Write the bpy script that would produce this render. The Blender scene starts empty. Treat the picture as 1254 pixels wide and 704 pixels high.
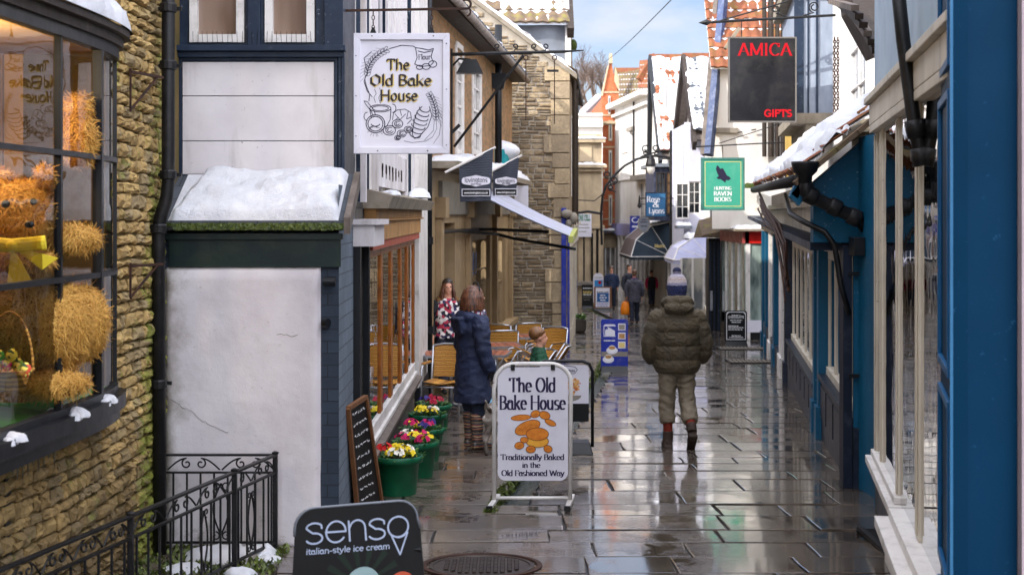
import bpy, math, random
from mathutils import Vector, Matrix, noise
random.seed(7)
V = Vector; PI = math.pi
col = bpy.context.scene.collection
FX, CX, HY, CZ, SL = 1800.0, 627.0, 262.0, 1.86, 0.035   # lens in photo pixels, eye height, fall of the street

def P(px, py, Y): return V(((px-CX)*Y/FX, Y, CZ+(HY-py)*Y/FX))
def XX(px, Y): return (px-CX)*Y/FX
def ZZ(py, Y): return CZ+(HY-py)*Y/FX
def gz(y): return -SL*y
def GP(px, py):
    Y = CZ*FX/(py-HY-SL*FX); return V((XX(px, Y), Y, gz(Y)))
U = random.uniform

# ------------------------------------------------------------------ mesh building
class MB:
    def __init__(s): s.v = []; s.f = []; s.t = []; s.cur = 0.5
    def face(s, pts):
        n = len(s.v); s.v += [V(p) for p in pts]; s.f.append(tuple(range(n, n+len(pts)))); s.t.append(s.cur)
    def add(s, verts, faces):
        n = len(s.v); s.v += [V(p) for p in verts]
        for f in faces: s.f.append(tuple(n+i for i in f)); s.t.append(s.cur)
        return n
    def hexa(s, p):       # 8 corners: bottom 4 (ccw), top 4
        s.add(p, [(3,2,1,0),(4,5,6,7),(0,1,5,4),(1,2,6,5),(2,3,7,6),(3,0,4,7)])
    def box(s, x0, x1, y0, y1, z0, z1):
        s.hexa([(x0,y0,z0),(x1,y0,z0),(x1,y1,z0),(x0,y1,z0),(x0,y0,z1),(x1,y0,z1),(x1,y1,z1),(x0,y1,z1)])
    def obox(s, c, a, b, d):   # centre and three half axes
        c, a, b, d = V(c), V(a), V(b), V(d)
        s.hexa([c-a-b-d, c+a-b-d, c+a+b-d, c-a+b-d, c-a-b+d, c+a-b+d, c+a+b+d, c-a+b+d])
    def bar(s, p, q, w, h=None, up=(0,0,1)):
        p, q = V(p), V(q); h = h or w; d = q-p; L = d.length
        if L < 1e-6: return
        d /= L; up = V(up)
        a = d.cross(up)
        if a.length < 1e-3: a = d.cross(V((1,0,0)))
        a.normalize(); b = a.cross(d).normalized()
        s.obox((p+q)/2, a*w/2, b*h/2, d*L/2)
    def tube(s, path, r, seg=8, cap=True, flat=1.0, up=None):
        path = [V(p) for p in path]; n = len(path)
        rs = r if isinstance(r, (list, tuple)) else [r]*n
        base = len(s.v); prev = None
        for i, p in enumerate(path):
            d = (path[min(i+1, n-1)]-path[max(i-1, 0)])
            if d.length < 1e-9: d = V((0,0,1))
            d.normalize()
            if prev is None:
                u = V(up) if up else (V((0,0,1)) if abs(d.z) < .9 else V((1,0,0)))
                a = (u - d*u.dot(d)).normalized()
            else: a = (prev - d*prev.dot(d)).normalized()
            prev = a; b = d.cross(a)
            ri = rs[i]; ra, rb = ri if isinstance(ri, (list, tuple)) else (ri, ri*flat)
            for k in range(seg):
                t = 2*PI*k/seg; s.v.append(p + a*math.cos(t)*ra + b*math.sin(t)*rb)
        for i in range(n-1):
            for k in range(seg):
                k2 = (k+1) % seg
                s.f.append((base+i*seg+k, base+i*seg+k2, base+(i+1)*seg+k2, base+(i+1)*seg+k)); s.t.append(s.cur)
        if cap:
            s.f.append(tuple(base+k for k in reversed(range(seg)))); s.t.append(s.cur)
            s.f.append(tuple(base+(n-1)*seg+k for k in range(seg))); s.t.append(s.cur)
    def lathe(s, c, prof, seg=20, axis=(0,0,1), cap=True):
        ax = V(axis).normalized(); c = V(c)
        a = ax.cross(V((0,1,0))) if abs(ax.y) < .9 else ax.cross(V((1,0,0)))
        a.normalize(); b = ax.cross(a); base = len(s.v)
        for r, h in prof:
            for k in range(seg):
                t = 2*PI*k/seg; s.v.append(c+ax*h+(a*math.cos(t)+b*math.sin(t))*r)
        for i in range(len(prof)-1):
            for k in range(seg):
                k2 = (k+1) % seg
                s.f.append((base+i*seg+k, base+i*seg+k2, base+(i+1)*seg+k2, base+(i+1)*seg+k)); s.t.append(s.cur)
        if cap:
            s.f.append(tuple(base+k for k in reversed(range(seg)))); s.t.append(s.cur)
            s.f.append(tuple(base+(len(prof)-1)*seg+k for k in range(seg))); s.t.append(s.cur)
    def ball(s, c, r, seg=10, rings=7, rot=None):
        c = V(c); rx, ry, rz = (r, r, r) if not isinstance(r, (tuple, list)) else r
        vs = []; fs = []
        for i in range(rings+1):
            ph = PI*i/rings
            for k in range(seg):
                t = 2*PI*k/seg
                q = V((rx*math.sin(ph)*math.cos(t), ry*math.sin(ph)*math.sin(t), rz*math.cos(ph)))
                if rot: q = rot @ q
                vs.append(c+q)
        for i in range(rings):
            for k in range(seg):
                k2 = (k+1) % seg
                a, b, d, e = i*seg+k, (i+1)*seg+k, (i+1)*seg+k2, i*seg+k2
                if i == 0: fs.append((a, b, d))
                elif i == rings-1: fs.append((a, b, e))
                else: fs.append((a, b, d, e))
        s.add(vs, fs)
    def prism(s, poly, d):     # polygon extruded by vector d
        poly = [V(p) for p in poly]; d = V(d); n = len(poly)
        s.add(poly+[p+d for p in poly], [tuple(reversed(range(n))), tuple(range(n, 2*n))] +
              [(i, (i+1) % n, n+(i+1) % n, n+i) for i in range(n)])
    def grid(s, fn, nu, nv):
        vs = [fn(i/nu, j/nv) for j in range(nv+1) for i in range(nu+1)]
        s.add(vs, [(j*(nu+1)+i, j*(nu+1)+i+1, (j+1)*(nu+1)+i+1, (j+1)*(nu+1)+i) for j in range(nv) for i in range(nu)])
    def split(s, name, mat, parent, **k):
        """every loose piece becomes an object of its own"""
        r = list(range(len(s.v)))
        def fd(i):
            while r[i] != i: r[i] = r[r[i]]; i = r[i]
            return i
        for f in s.f:
            for a in f[1:]: r[fd(a)] = fd(f[0])
        g = {}
        for f in s.f: g.setdefault(fd(f[0]), []).append(f)
        for fs in g.values():
            m = MB(); ids = sorted({i for f in fs for i in f}); mp = {i: n for n, i in enumerate(ids)}
            m.v = [s.v[i] for i in ids]; m.f = [tuple(mp[i] for i in f) for f in fs]; m.t = [.5]*len(fs); o = m.build(name, mat, parent, **k)
        return o
    def build(s, name, mat, parent=None, loc=None, smooth=False, bevel=0, rot=None):
        """links the mesh; vertices are given in the space the parent was built in"""
        off = ORG.get(parent.name, V((0,0,0))) if parent else (V(loc) if loc else V((0,0,0)))
        me = bpy.data.meshes.new(name)
        me.from_pydata([v-off for v in s.v], [], s.f)
        finish(me, s.t, mat, smooth)
        o = bpy.data.objects.new(name, me); col.objects.link(o)
        if parent: o.parent = parent
        elif loc: o.location = V(loc)
        ORG[o.name] = off
        if bevel:
            b = o.modifiers.new('bevel', 'BEVEL'); b.width = bevel; b.segments = 2; b.limit_method = 'ANGLE'; b.angle_limit = math.radians(40)
        return o
ORG = {}
def finish(me, tints, mat, smooth):
    me.validate(); me.update()
    uv = me.uv_layers.new(name='UVMap')
    vs = me.vertices; lo = me.loops
    tl = me.attributes.new('tint', 'FLOAT', 'FACE')
    for i, p in enumerate(me.polygons):
        n = p.normal
        if abs(n.z) > .985: t, b = V((1,0,0)), V((0,1,0))
        else:
            t = V((-n.y, n.x, 0)).normalized(); b = n.cross(t)
        for li in p.loop_indices:
            q = vs[lo[li].vertex_index].co; uv.data[li].uv = (q.dot(t), q.dot(b))
        p.use_smooth = smooth
        if tints and i < len(tints): tl.data[i].value = tints[i]
    for m in (mat if isinstance(mat, (list, tuple)) else [mat]): me.materials.append(m)

def meta(o, label, cat, group=None, kind=None):
    if label: o['label'] = label
    if cat: o['category'] = cat
    if group: o['group'] = group
    if kind: o['kind'] = kind
    return o
def thing(name, label, cat, loc, group=None):
    o = bpy.data.objects.new(name, None); o.empty_display_size = .2; col.objects.link(o)
    o.location = V(loc); ORG[o.name] = V(loc)
    return meta(o, label, cat, group)
def copy_tree(o, parent=None):
    c = o.copy(); col.objects.link(c)
    if parent: c.parent = parent
    for ch in [x for x in bpy.data.objects if x.parent == o]: copy_tree(ch, c)
    return c
def remesh(mb, voxel, smooth=4):
    me = bpy.data.meshes.new('tmp'); me.from_pydata(mb.v, [], mb.f); me.update()
    o = bpy.data.objects.new('tmp', me); col.objects.link(o)
    m = o.modifiers.new('r', 'REMESH'); m.mode = 'VOXEL'; m.voxel_size = voxel
    if smooth:
        k = o.modifiers.new('s', 'SMOOTH'); k.factor = .5; k.iterations = smooth
    dg = bpy.context.evaluated_depsgraph_get(); dg.update()
    out = bpy.data.meshes.new_from_object(o.evaluated_get(dg))
    bpy.data.objects.remove(o); bpy.data.meshes.remove(me)
    return out
def mesh_obj(name, me, mat, parent=None):
    finish(me, None, mat, True)
    for p in me.polygons: p.use_smooth = True
    me.name = name
    o = bpy.data.objects.new(name, me); col.objects.link(o)
    if parent: o.parent = parent
    ORG[o.name] = V((0,0,0))
    return o

# ------------------------------------------------------------------ facades: a vertical plane between two ground points
class Fac:
    def __init__(s, A, B, side=1):
        s.A = V((A[0], A[1])); s.B = V((B[0], B[1])); s.d = (s.B-s.A); s.L = s.d.length; s.d.normalize()
        s.n = V((s.d.y, -s.d.x))*side       # outward
    def pt(s, u, z, w=0): q = s.A+s.d*u+s.n*w; return V((q.x, q.y, z))
    def u(s, px):            # where a ray through this photo column meets the wall
        k = (px-CX)/FX; return (k*s.A.y-s.A.x)/(s.d.x-k*s.d.y)
    def z(s, px, py): Y = s.A.y+s.d.y*s.u(px); return ZZ(py, Y)
    def Y(s, px): return s.A.y+s.d.y*s.u(px)
    def box(s, mb, u0, u1, z0, z1, w0, w1):
        mb.hexa([s.pt(u0,z0,w0), s.pt(u1,z0,w0), s.pt(u1,z0,w1), s.pt(u0,z0,w1), s.pt(u0,z1,w0), s.pt(u1,z1,w0), s.pt(u1,z1,w1), s.pt(u0,z1,w1)])
    def wall(s, mb, u0, u1, z0, z1, holes=(), depth=.14, w=0):
        us = sorted({u0, u1, *[min(max(h[k], u0), u1) for h in holes for k in (0, 1)]})
        zs = sorted({z0, z1, *[min(max(h[k], z0), z1) for h in holes for k in (2, 3)]})
        for i in range(len(us)-1):
            for j in range(len(zs)-1):
                cu, cz = (us[i]+us[i+1])/2, (zs[j]+zs[j+1])/2
                if any(h[0] < cu < h[1] and h[2] < cz < h[3] for h in holes): continue
                mb.face([s.pt(us[i],zs[j],w), s.pt(us[i+1],zs[j],w), s.pt(us[i+1],zs[j+1],w), s.pt(us[i],zs[j+1],w)])
        for a, b, c, d in holes:
            q = w-depth
            mb.face([s.pt(a,c,w), s.pt(a,d,w), s.pt(a,d,q), s.pt(a,c,q)]); mb.face([s.pt(b,c,w), s.pt(b,c,q), s.pt(b,d,q), s.pt(b,d,w)])
            mb.face([s.pt(a,d,w), s.pt(b,d,w), s.pt(b,d,q), s.pt(a,d,q)]); mb.face([s.pt(a,c,w), s.pt(a,c,q), s.pt(b,c,q), s.pt(b,c,w)])
    def window(s, parent, u0, u1, z0, z1, fm, gm, nx=2, nz=2, w=-.06, fw=.05, bw=.025, sash=False, name='window'):
        mb = MB(); d = .05
        s.box(mb,u0,u0+fw,z0,z1,w-.02,w+d); s.box(mb,u1-fw,u1,z0,z1,w-.02,w+d)
        s.box(mb,u0+fw,u1-fw,z0,z0+fw,w-.02,w+d+.004); s.box(mb,u0+fw,u1-fw,z1-fw,z1,w-.02,w+d+.004)
        for i in range(1, nx):
            c = u0+(u1-u0)*i/nx; s.box(mb,c-bw/2,c+bw/2,z0+fw,z1-fw,w+.003,w+d-.012)
        for j in range(1, nz):
            c = z0+(z1-z0)*j/nz; h = bw*(1.7 if sash and j*2 == nz else 1)
            s.box(mb,u0+fw,u1-fw,c-h/2,c+h/2,w+.004,w+d-.008)
        o = mb.build(name, fm, parent)
        g = MB(); g.face([s.pt(u0+.01,z0+.01,w), s.pt(u1-.01,z0+.01,w), s.pt(u1-.01,z1-.01,w), s.pt(u0+.01,z1-.01,w)])
        g.build('pane', gm, o)
        return o

def stones(mb, F, u0, u1, z0, z1, inside=None, h=(.07,.13), l=(.12,.34), gap=.012, depth=.03, w=0, rough=.5):
    """rubble coursed stones as real blocks on a facade"""
    z = z0
    while z < z1:
        hh = U(*h); u = u0-U(0, .2)
        while u < u1:
            ll = U(*l)
            a, b = max(u, u0), min(u+ll, u1)
            if b-a > .05:
                sub = [(z, z+hh)]
                if hh > .1 and random.random() < .3: m = z+hh*U(.4,.6); sub = [(z, m), (m, z+hh)]
                for c, d in sub:
                    d2 = min(d, z1)
                    if d2-c < .02: continue
                    if inside and not inside(a, b, c, d2): continue
                    g = gap/2; dp = depth*U(.5, 1.2); j = lambda k=.012: U(-k, k)*rough*2
                    ins = min(.02, (d2-c)*.22)
                    wv = .03*math.sin(a*2.1+c)*rough
                    o = [(a+g+j(.006),c+g+j(.006)), ((a+b)/2,c+g+j(.007)), (b-g+j(.006),c+g+j(.006)), (b-g+j(.006),(c+d2)/2),
                         (b-g+j(.006),d2-g+j(.006)), ((a+b)/2,d2-g+j(.007)), (a+g+j(.006),d2-g+j(.006)), (a+g+j(.006),(c+d2)/2)]
                    cu, cz = (a+b)/2, (c+d2)/2
                    k1 = 1-ins*2/(b-a); k2 = 1-ins*2/(d2-c)
                    vs = [F.pt(p, q+wv, w-.01) for p, q in o] + [F.pt(p, q+wv, w+dp*.55+j(.004)) for p, q in o] + \
                         [F.pt(cu+(p-cu)*k1+j(.006), cz+(q-cz)*k2+wv+j(.004), w+dp+j(.006)) for p, q in o] + [F.pt(cu+j(), cz+wv+j(.006), w+dp*1.12+j(.008))]
                    fs = []
                    for r in (0, 8):
                        for i in range(8): fs.append((r+i, r+(i+1) % 8, r+8+(i+1) % 8, r+8+i))
                    for i in range(8): fs.append((16+i, 16+(i+1) % 8, 24))
                    mb.cur = random.random(); mb.add(vs, fs)
            u += ll
        z += hh
    mb.cur = .5

def fbm(p, sc=1.0, o=4): return noise.fractal(V(p)*sc, 1.0, 2.0, o)

def snow_slab(fn, nu, nv, th, mb=None, seed=0, sc=6, keep=None, amp=.5):
    """snow lying on a surface fn(u,v)->(point, normal); thickness fades at the rim"""
    mb = mb or MB(); top = []; n = (nu+1)*(nv+1); vs = []; bs = []
    for j in range(nv+1):
        for i in range(nu+1):
            u, v = i/nu, j/nv; p, nn = fn(u, v)
            e = min(u, 1-u, v, 1-v); r = math.sqrt(max(0, 1-(1-min(1, e*nu/3.0 if nu < nv*3 else e*nv/2.5))**2))
            t = th*r*(1-amp*.5+amp*fbm(p+V((seed,0,0)), sc))
            if keep: t *= keep(u, v, p)
            vs.append(p+nn*t); bs.append(p-nn*.01)
    fs = [(j*(nu+1)+i, j*(nu+1)+i+1, (j+1)*(nu+1)+i+1, (j+1)*(nu+1)+i) for j in range(nv) for i in range(nu)]
    mb.add(vs, fs)
    return mb
def heap(mb, c, rx, ry, h, seed=0, nu=16, lump=.5):
    """irregular heap of snow on a flat place"""
    c = V(c)
    vs = [c+V((0,0,h))]; 
    R = 7
    for r in range(1, R+1):
        for k in range(nu):
            t = 2*PI*k/nu; f = r/R
            rr = f*(1+.5*noise.noise(V((math.cos(t)*1.5+seed, math.sin(t)*1.5, seed))))
            q = V((rx*rr*math.cos(t), ry*rr*math.sin(t), 0))
            z = h*max(0, 1-f**2)**.6*(1+lump*.45*noise.noise((c+q)*14+V((seed,0,0)))+lump*.12*noise.noise((c+q)*38))-.01*(r == R)
            vs.append(c+q+V((0,0,z)))
    fs = [(0, 1+k, 1+(k+1) % nu) for k in range(nu)]
    for r in range(R-1):
        for k in range(nu):
            a = 1+r*nu+k; b = 1+r*nu+(k+1) % nu; fs.append((a, a+nu, b+nu, b))
    mb.add(vs, fs)

# ------------------------------------------------------------------ lettering, drawn as pen strokes
def arc(cx, cy, rx, ry, a0, a1, n=12):
    return [(cx+rx*math.cos(math.radians(a0+(a1-a0)*i/n)), cy+ry*math.sin(math.radians(a0+(a1-a0)*i/n))) for i in range(n+1)]
x_ = .48
GL = {
 'a': (.46, [arc(.2,.2,.17,.2,60,300), [(.36,.4),(.36,.06),(.44,0)], [(.06,.42)]+arc(.22,.36,.14,.12,120,0)]),
 'b': (.5, [[(.1,.74),(.1,0)], arc(.25,.23,.18,.25,150,-150)]),
 'c': (.42, [arc(.24,.24,.18,.24,50,310)]),
 'd': (.5, [[(.4,.74),(.4,0)], arc(.24,.23,.18,.25,30,330)]),
 'e': (.44, [[(.07,.26),(.38,.26)]+arc(.23,.24,.17,.24,8,310)]),
 'f': (.3, [[(.13,0),(.13,.58)]+arc(.25,.6,.12,.14,180,60), [(.02,.46),(.27,.46)]]),
 'g': (.46, [arc(.22,.28,.16,.2,0,360), [(.38,.46),(.38,-.08)]+arc(.22,-.08,.16,.14,0,-150)]),
 'h': (.52, [[(.1,.74),(.1,0)], arc(.26,.28,.15,.2,160,0)+[(.41,0)]]),
 'i': (.2, [[(.1,.48),(.1,0)], [(.09,.66),(.11,.68)]]),
 'k': (.48, [[(.1,.74),(.1,0)], [(.4,.46),(.12,.2)], [(.2,.28),(.42,0)]]),
 'l': (.2, [[(.1,.74),(.1,0)]]),
 'm': (.78, [[(.1,.48),(.1,0)], arc(.24,.3,.14,.18,160,0,8)+[(.38,0)], arc(.52,.3,.14,.18,160,0,8)+[(.66,0)]]),
 'n': (.52, [[(.1,.48),(.1,0)], arc(.26,.28,.15,.2,160,0)+[(.41,0)]]),
 'o': (.48, [arc(.24,.24,.18,.24,90,450,20)]),
 'p': (.5, [[(.1,.48),(.1,-.24)], arc(.25,.24,.18,.25,150,-150)]),
 'r': (.36, [[(.1,.48),(.1,0)], arc(.24,.32,.13,.16,160,40,6)]),
 's': (.38, [arc(.2,.355,.13,.125,50,270,10)+arc(.2,.115,.14,.12,90,-130,10)[1:]]),
 't': (.3, [[(.13,.62),(.13,.1)]+arc(.23,.1,.1,.1,180,300,6), [(.02,.46),(.26,.46)]]),
 'u': (.52, [[(.1,.48),(.1,.18)]+arc(.25,.18,.15,.18,180,340), [(.41,.48),(.41,0)]]),
 'v': (.46, [[(.04,.48),(.23,0)], [(.23,0),(.42,.48)]]),
 'w': (.68, [[(.04,.48),(.19,0)], [(.19,0),(.34,.44)], [(.34,.44),(.49,0)], [(.49,0),(.64,.48)]]),
 'x': (.46, [[(.05,.48),(.4,0)], [(.4,.48),(.05,0)]]),
 'y': (.46, [[(.04,.48),(.23,0)], [(.42,.48),(.2,-.08),(.1,-.2),(.02,-.2)]]),
 'z': (.42, [[(.05,.46),(.37,.46),(.05,.02),(.38,.02)]]),
 'A': (.66, [[(.05,0),(.33,.72)], [(.33,.72),(.61,0)], [(.15,.25),(.5,.25)]]),
 'B': (.56, [[(.1,.72),(.1,0)], [(.1,.7),(.28,.7)]+arc(.28,.54,.16,.16,90,-90,8)+[(.1,.38)], [(.28,.38)]+arc(.3,.2,.19,.18,90,-90,8)+[(.1,.02)]]),
 'C': (.66, [arc(.36,.36,.28,.36,45,315,18), [(.57,.7),(.57,.52)]]),
 'D': (.66, [[(.1,.72),(.1,0)], [(.1,.7),(.26,.7)]+arc(.28,.36,.3,.34,90,-90,14)+[(.1,.02)]]),
 'E': (.54, [[(.1,.72),(.1,0)], [(.1,.7),(.47,.7),(.47,.6)], [(.1,.37),(.4,.37)], [(.1,.02),(.49,.02),(.49,.14)]]),
 'F': (.5, [[(.1,.72),(.1,0)], [(.1,.7),(.45,.7),(.45,.58)], [(.1,.37),(.38,.37)]]),
 'G': (.68, [arc(.36,.36,.28,.36,45,315,18), [(.58,.32),(.58,.06)], [(.42,.32),(.62,.32)]]),
 'H': (.68, [[(.1,.72),(.1,0)], [(.58,.72),(.58,0)], [(.1,.37),(.58,.37)]]),
 'I': (.3, [[(.15,.72),(.15,0)]]),
 'K': (.6, [[(.1,.72),(.1,0)], [(.52,.7),(.12,.3)], [(.24,.42),(.56,0)]]),
 'L': (.52, [[(.1,.72),(.1,0)], [(.1,.02),(.48,.02),(.48,.15)]]),
 'M': (.8, [[(.1,.72),(.1,0)], [(.1,.72),(.4,.05)], [(.4,.05),(.7,.72)], [(.7,.72),(.7,0)]]),
 'N': (.7, [[(.1,.72),(.1,0)], [(.1,.72),(.6,0)], [(.6,.72),(.6,0)]]),
 'O': (.7, [arc(.35,.36,.28,.36,90,450,24)]),
 'P': (.54, [[(.1,.72),(.1,0)], [(.1,.7),(.28,.7)]+arc(.28,.53,.18,.17,90,-90,8)+[(.1,.36)]]),
 'R': (.6, [[(.1,.72),(.1,0)], [(.1,.7),(.28,.7)]+arc(.28,.53,.18,.17,90,-90,8)+[(.1,.36)], [(.28,.36),(.54,0)]]),
 'S': (.5, [arc(.26,.53,.17,.18,45,270,10)+arc(.26,.18,.18,.18,90,-135,10)[1:]]),
 'T': (.6, [[(.3,.72),(.3,0)], [(.04,.58),(.05,.7),(.55,.7),(.56,.58)]]),
 'U': (.66, [[(.1,.72),(.1,.24)]+arc(.33,.24,.23,.24,180,360)+[(.56,.72)]]),
 'V': (.64, [[(.04,.72),(.32,0)], [(.32,0),(.6,.72)]]),
 'W': (.9, [[(.04,.72),(.24,0)], [(.24,0),(.45,.66)], [(.45,.66),(.65,0)], [(.65,0),(.86,.72)]]),
 '&': (.7, [[(.62,.36),(.4,.04)]+arc(.28,.18,.2,.18,-60,-270,10)+[(.4,.5)]+arc(.33,.58,.12,.14,-30,200,10)+[(.64,0)]]),
 '-': (.3, [[(.04,.24),(.26,.24)]]), '.': (.18, [[(.08,.02),(.1,.02)]]), '/': (.4, [[(.05,0),(.35,.72)]]),
 ' ': (.26, []),
 '1': (.4, [[(.1,.6),(.22,.72),(.22,0)]]), '2': (.46, [arc(.23,.54,.17,.18,150,-30,8)+[(.06,.02),(.42,.02)]]), '3': (.46, [arc(.22,.54,.16,.17,130,-80,8)+arc(.22,.2,.19,.19,80,-130,8)]),
 '5': (.46, [[(.4,.7),(.12,.7),(.1,.4)]+arc(.22,.22,.2,.22,110,-130,10)]), '9': (.46, [arc(.23,.5,.17,.2,0,360), [(.4,.5),(.3,0)]]), '0': (.46, [arc(.23,.36,.17,.35,90,450,16)]),
}
def hull(pts):
    pts = sorted(set((round(x, 6), round(y, 6)) for x, y in pts))
    if len(pts) < 3: return pts
    def half(pp):
        h = []
        for p in pp:
            while len(h) > 1 and (h[-1][0]-h[-2][0])*(p[1]-h[-2][1])-(h[-1][1]-h[-2][1])*(p[0]-h[-2][0]) <= 0: h.pop()
            h.append(p)
        return h
    a, b = half(pts), half(pts[::-1]); return a[:-1]+b[:-1]
def nib(style, w):
    if style == 'serif': a, t, ang = w, w*.26, 0
    elif style == 'black': a, t, ang = w*1.25, w*.22, math.radians(38)
    else: return [(w/2*math.cos(k*PI/4+.39), w/2*math.sin(k*PI/4+.39)) for k in range(8)]
    c, s = math.cos(ang), math.sin(ang)
    return [(x*c-y*s, x*s+y*c) for x, y in ((-a/2,-t/2),(a/2,-t/2),(a/2,t/2),(-a/2,t/2))]
def pen(mb, lines, o, ud, vd, nd, np, lift=.0003, i0=0):
    o, ud, vd, nd = V(o), V(ud), V(vd), V(nd); k = i0
    for ln in lines:
        for a, b in zip(ln, ln[1:]):
            h = hull([(a[0]+x, a[1]+y) for x, y in np]+[(b[0]+x, b[1]+y) for x, y in np])
            if len(h) < 3: continue
            off = nd*(lift*(1+k % 9)); k += 1
            mb.face([o+ud*x+vd*y+off for x, y in h])
def twidth(s, sp=.0): return sum(GL[c][0]+sp for c in s)
def text(mb, s, o, ud, vd, nd, size, style='serif', w=.1, align='c', width=None, sp=0.0, lift=.0003):
    """s written with cap height .72*size; o is the baseline centre (or left end)"""
    tw = twidth(s, sp); sx = size
    if width: sx = width/tw
    x0 = -tw/2 if align == 'c' else (0 if align == 'l' else -tw)
    ud, vd = V(ud)*sx, V(vd)*size; np = nib(style, w)
    for i, c in enumerate(s):
        g = GL[c]; lines = [list(l) for l in g[1]]
        if style == 'black': lines = [l if len(l) < 7 else l[::max(2, len(l)//6)]+[l[-1]] for l in lines]
        if style == 'serif':
            ser = []
            for l in lines:
                for a, b in ((l[0], l[1] if len(l) > 1 else l[0]), (l[-1], l[-2] if len(l) > 1 else l[-1])):
                    if len(l) > 1 and abs(a[1]-b[1]) > abs(a[0]-b[0])*1.2 and abs(a[1]-b[1]) > .15 and min(abs(a[1]-q) for q in (0,.48,.72,.74,-.24)) < .005 and l[0] != l[-1]:
                        left = a[1] in (.48, .74) and c.islower() and c not in 'vwy'
                        ser.append([(a[0]-.1, a[1]+(-.03 if left else 0)), (a[0]+(.0 if left else .1), a[1])])
            pen(mb, [[(x+x0, y) for x, y in l] for l in ser], o, ud, vd, nd, nib('serif', .03), lift, i*3)
        pen(mb, [[(x+x0, y) for x, y in l] for l in lines], o, ud, vd, nd, np, lift, i*3)
        x0 += g[0]+sp
EXPO = 1.22
# ------------------------------------------------------------------ materials
def lin(c):
    if isinstance(c, str):
        c = tuple(int(c[i:i+2], 16)/255 for i in (0, 2, 4))
        c = tuple(x/12.92 if x <= .04045 else ((x+.055)/1.055)**2.4 for x in c)
    return (*c[:3], 1)
class NT:
    def __init__(s, name):
        s.m = bpy.data.materials.new(name); s.m.use_nodes = True; s.t = s.m.node_tree; s.n = s.t.nodes
        s.b = s.n['Principled BSDF']; s.out = s.n['Material Output']
    def new(s, ty, **k):
        n = s.n.new(ty)
        for a, v in k.items():
            if hasattr(n, a) and not a.startswith('i_'): setattr(n, a, v)
        return n
    def ln(s, a, b): s.t.links.new(a, b)
    def noise(s, vec, scale, detail=5, rough=.6, dist=0):
        n = s.new('ShaderNodeTexNoise'); n.inputs['Scale'].default_value = scale; n.inputs['Detail'].default_value = detail
        n.inputs['Roughness'].default_value = rough; n.inputs['Distortion'].default_value = dist
        if vec is not None: s.ln(vec, n.inputs['Vector'])
        return n.outputs['Fac']
    def ramp(s, f, a, b, ca=(0,0,0,1), cb=(1,1,1,1)):
        r = s.new('ShaderNodeValToRGB'); e = r.color_ramp.elements; e[0].position = a; e[1].position = b; e[0].color = ca; e[1].color = cb
        s.ln(f, r.inputs[0]); return r.outputs[0]
    def mix(s, f, a, b, mode='MIX'):
        n = s.new('ShaderNodeMix'); n.data_type = 'RGBA'; n.blend_type = mode
        for sock, v in ((0, f), (6, a), (7, b)):
            if isinstance(v, bpy.types.NodeSocket): s.ln(v, n.inputs[sock])
            elif sock == 0: n.inputs[0].default_value = v
            else: n.inputs[sock].default_value = lin(v)
        return n.outputs[2]
    def math(s, op, a, b=0.0):
        n = s.new('ShaderNodeMath'); n.operation = op
        for i, v in enumerate((a, b)):
            if isinstance(v, bpy.types.NodeSocket): s.ln(v, n.inputs[i])
            else: n.inputs[i].default_value = v
        return n.outputs[0]
    def bump(s, h, st=.3, dist=.01, prev=None):
        n = s.new('ShaderNodeBump'); n.inputs['Strength'].default_value = st if not isinstance(st, bpy.types.NodeSocket) else 1
        if isinstance(st, bpy.types.NodeSocket): s.ln(st, n.inputs['Strength'])
        n.inputs['Distance'].default_value = dist; s.ln(h, n.inputs['Height'])
        if prev is not None: s.ln(prev, n.inputs['Normal'])
        return n.outputs[0]
    def obj(s): return s.new('ShaderNodeTexCoord').outputs['Object']
    def uv(s): return s.new('ShaderNodeTexCoord').outputs['UV']
    def geo(s): return s.new('ShaderNodeNewGeometry').outputs['Position']
    def tint(s):
        n = s.new('ShaderNodeAttribute'); n.attribute_name = 'tint'; return n.outputs['Fac']
    def scale(s, vec, k):
        n = s.new('ShaderNodeVectorMath'); n.operation = 'MULTIPLY'; s.ln(vec, n.inputs[0]); n.inputs[1].default_value = k; return n.outputs[0]

def M(name, c, rough=.6, c2=None, ns=3, amt=.7, bs=60, bst=.15, metal=0, spec=.28, coat=0, dirt=None, ds=5, damt=.5, streak=False, chips=None):
    """painted / weathered surface: two tones in slow noise, dirt patches with their own shape, fine bump"""
    t = NT(name); o = t.obj(); c = lin(c)
    c2 = lin(c2) if c2 else tuple(x*.72 for x in c[:3])+(1,)
    f = t.ramp(t.noise(o, ns, 6), .35, .65)
    cc = t.mix(t.math('MULTIPLY', f, amt), c, c2)
    if dirt:
        v = t.scale(t.geo(), (1,1,.18)) if streak else o
        d = t.ramp(t.noise(v, ds, 7, .65), .5, .72)
        cc = t.mix(t.math('MULTIPLY', d, damt), cc, dirt)
    if chips: cc = t.mix(t.math('MULTIPLY', t.math('MULTIPLY', t.ramp(t.noise(o, 26, 6, .7), .62, .65), t.ramp(t.noise(o, 2.2, 4), .48, .6)), .8), cc, chips)
    t.ln(cc, t.b.inputs['Base Color'])
    r = t.noise(o, ns*3, 4); t.ln(t.math('ADD', t.math('MULTIPLY', r, .25), rough-.12), t.b.inputs['Roughness'])
    if bst: t.ln(t.bump(t.noise(o, bs, 5), bst, .006), t.b.inputs['Normal'])
    t.b.inputs['Metallic'].default_value = metal; t.b.inputs['Specular IOR Level'].default_value = spec; t.b.inputs['Coat Weight'].default_value = coat
    return t.m
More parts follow.
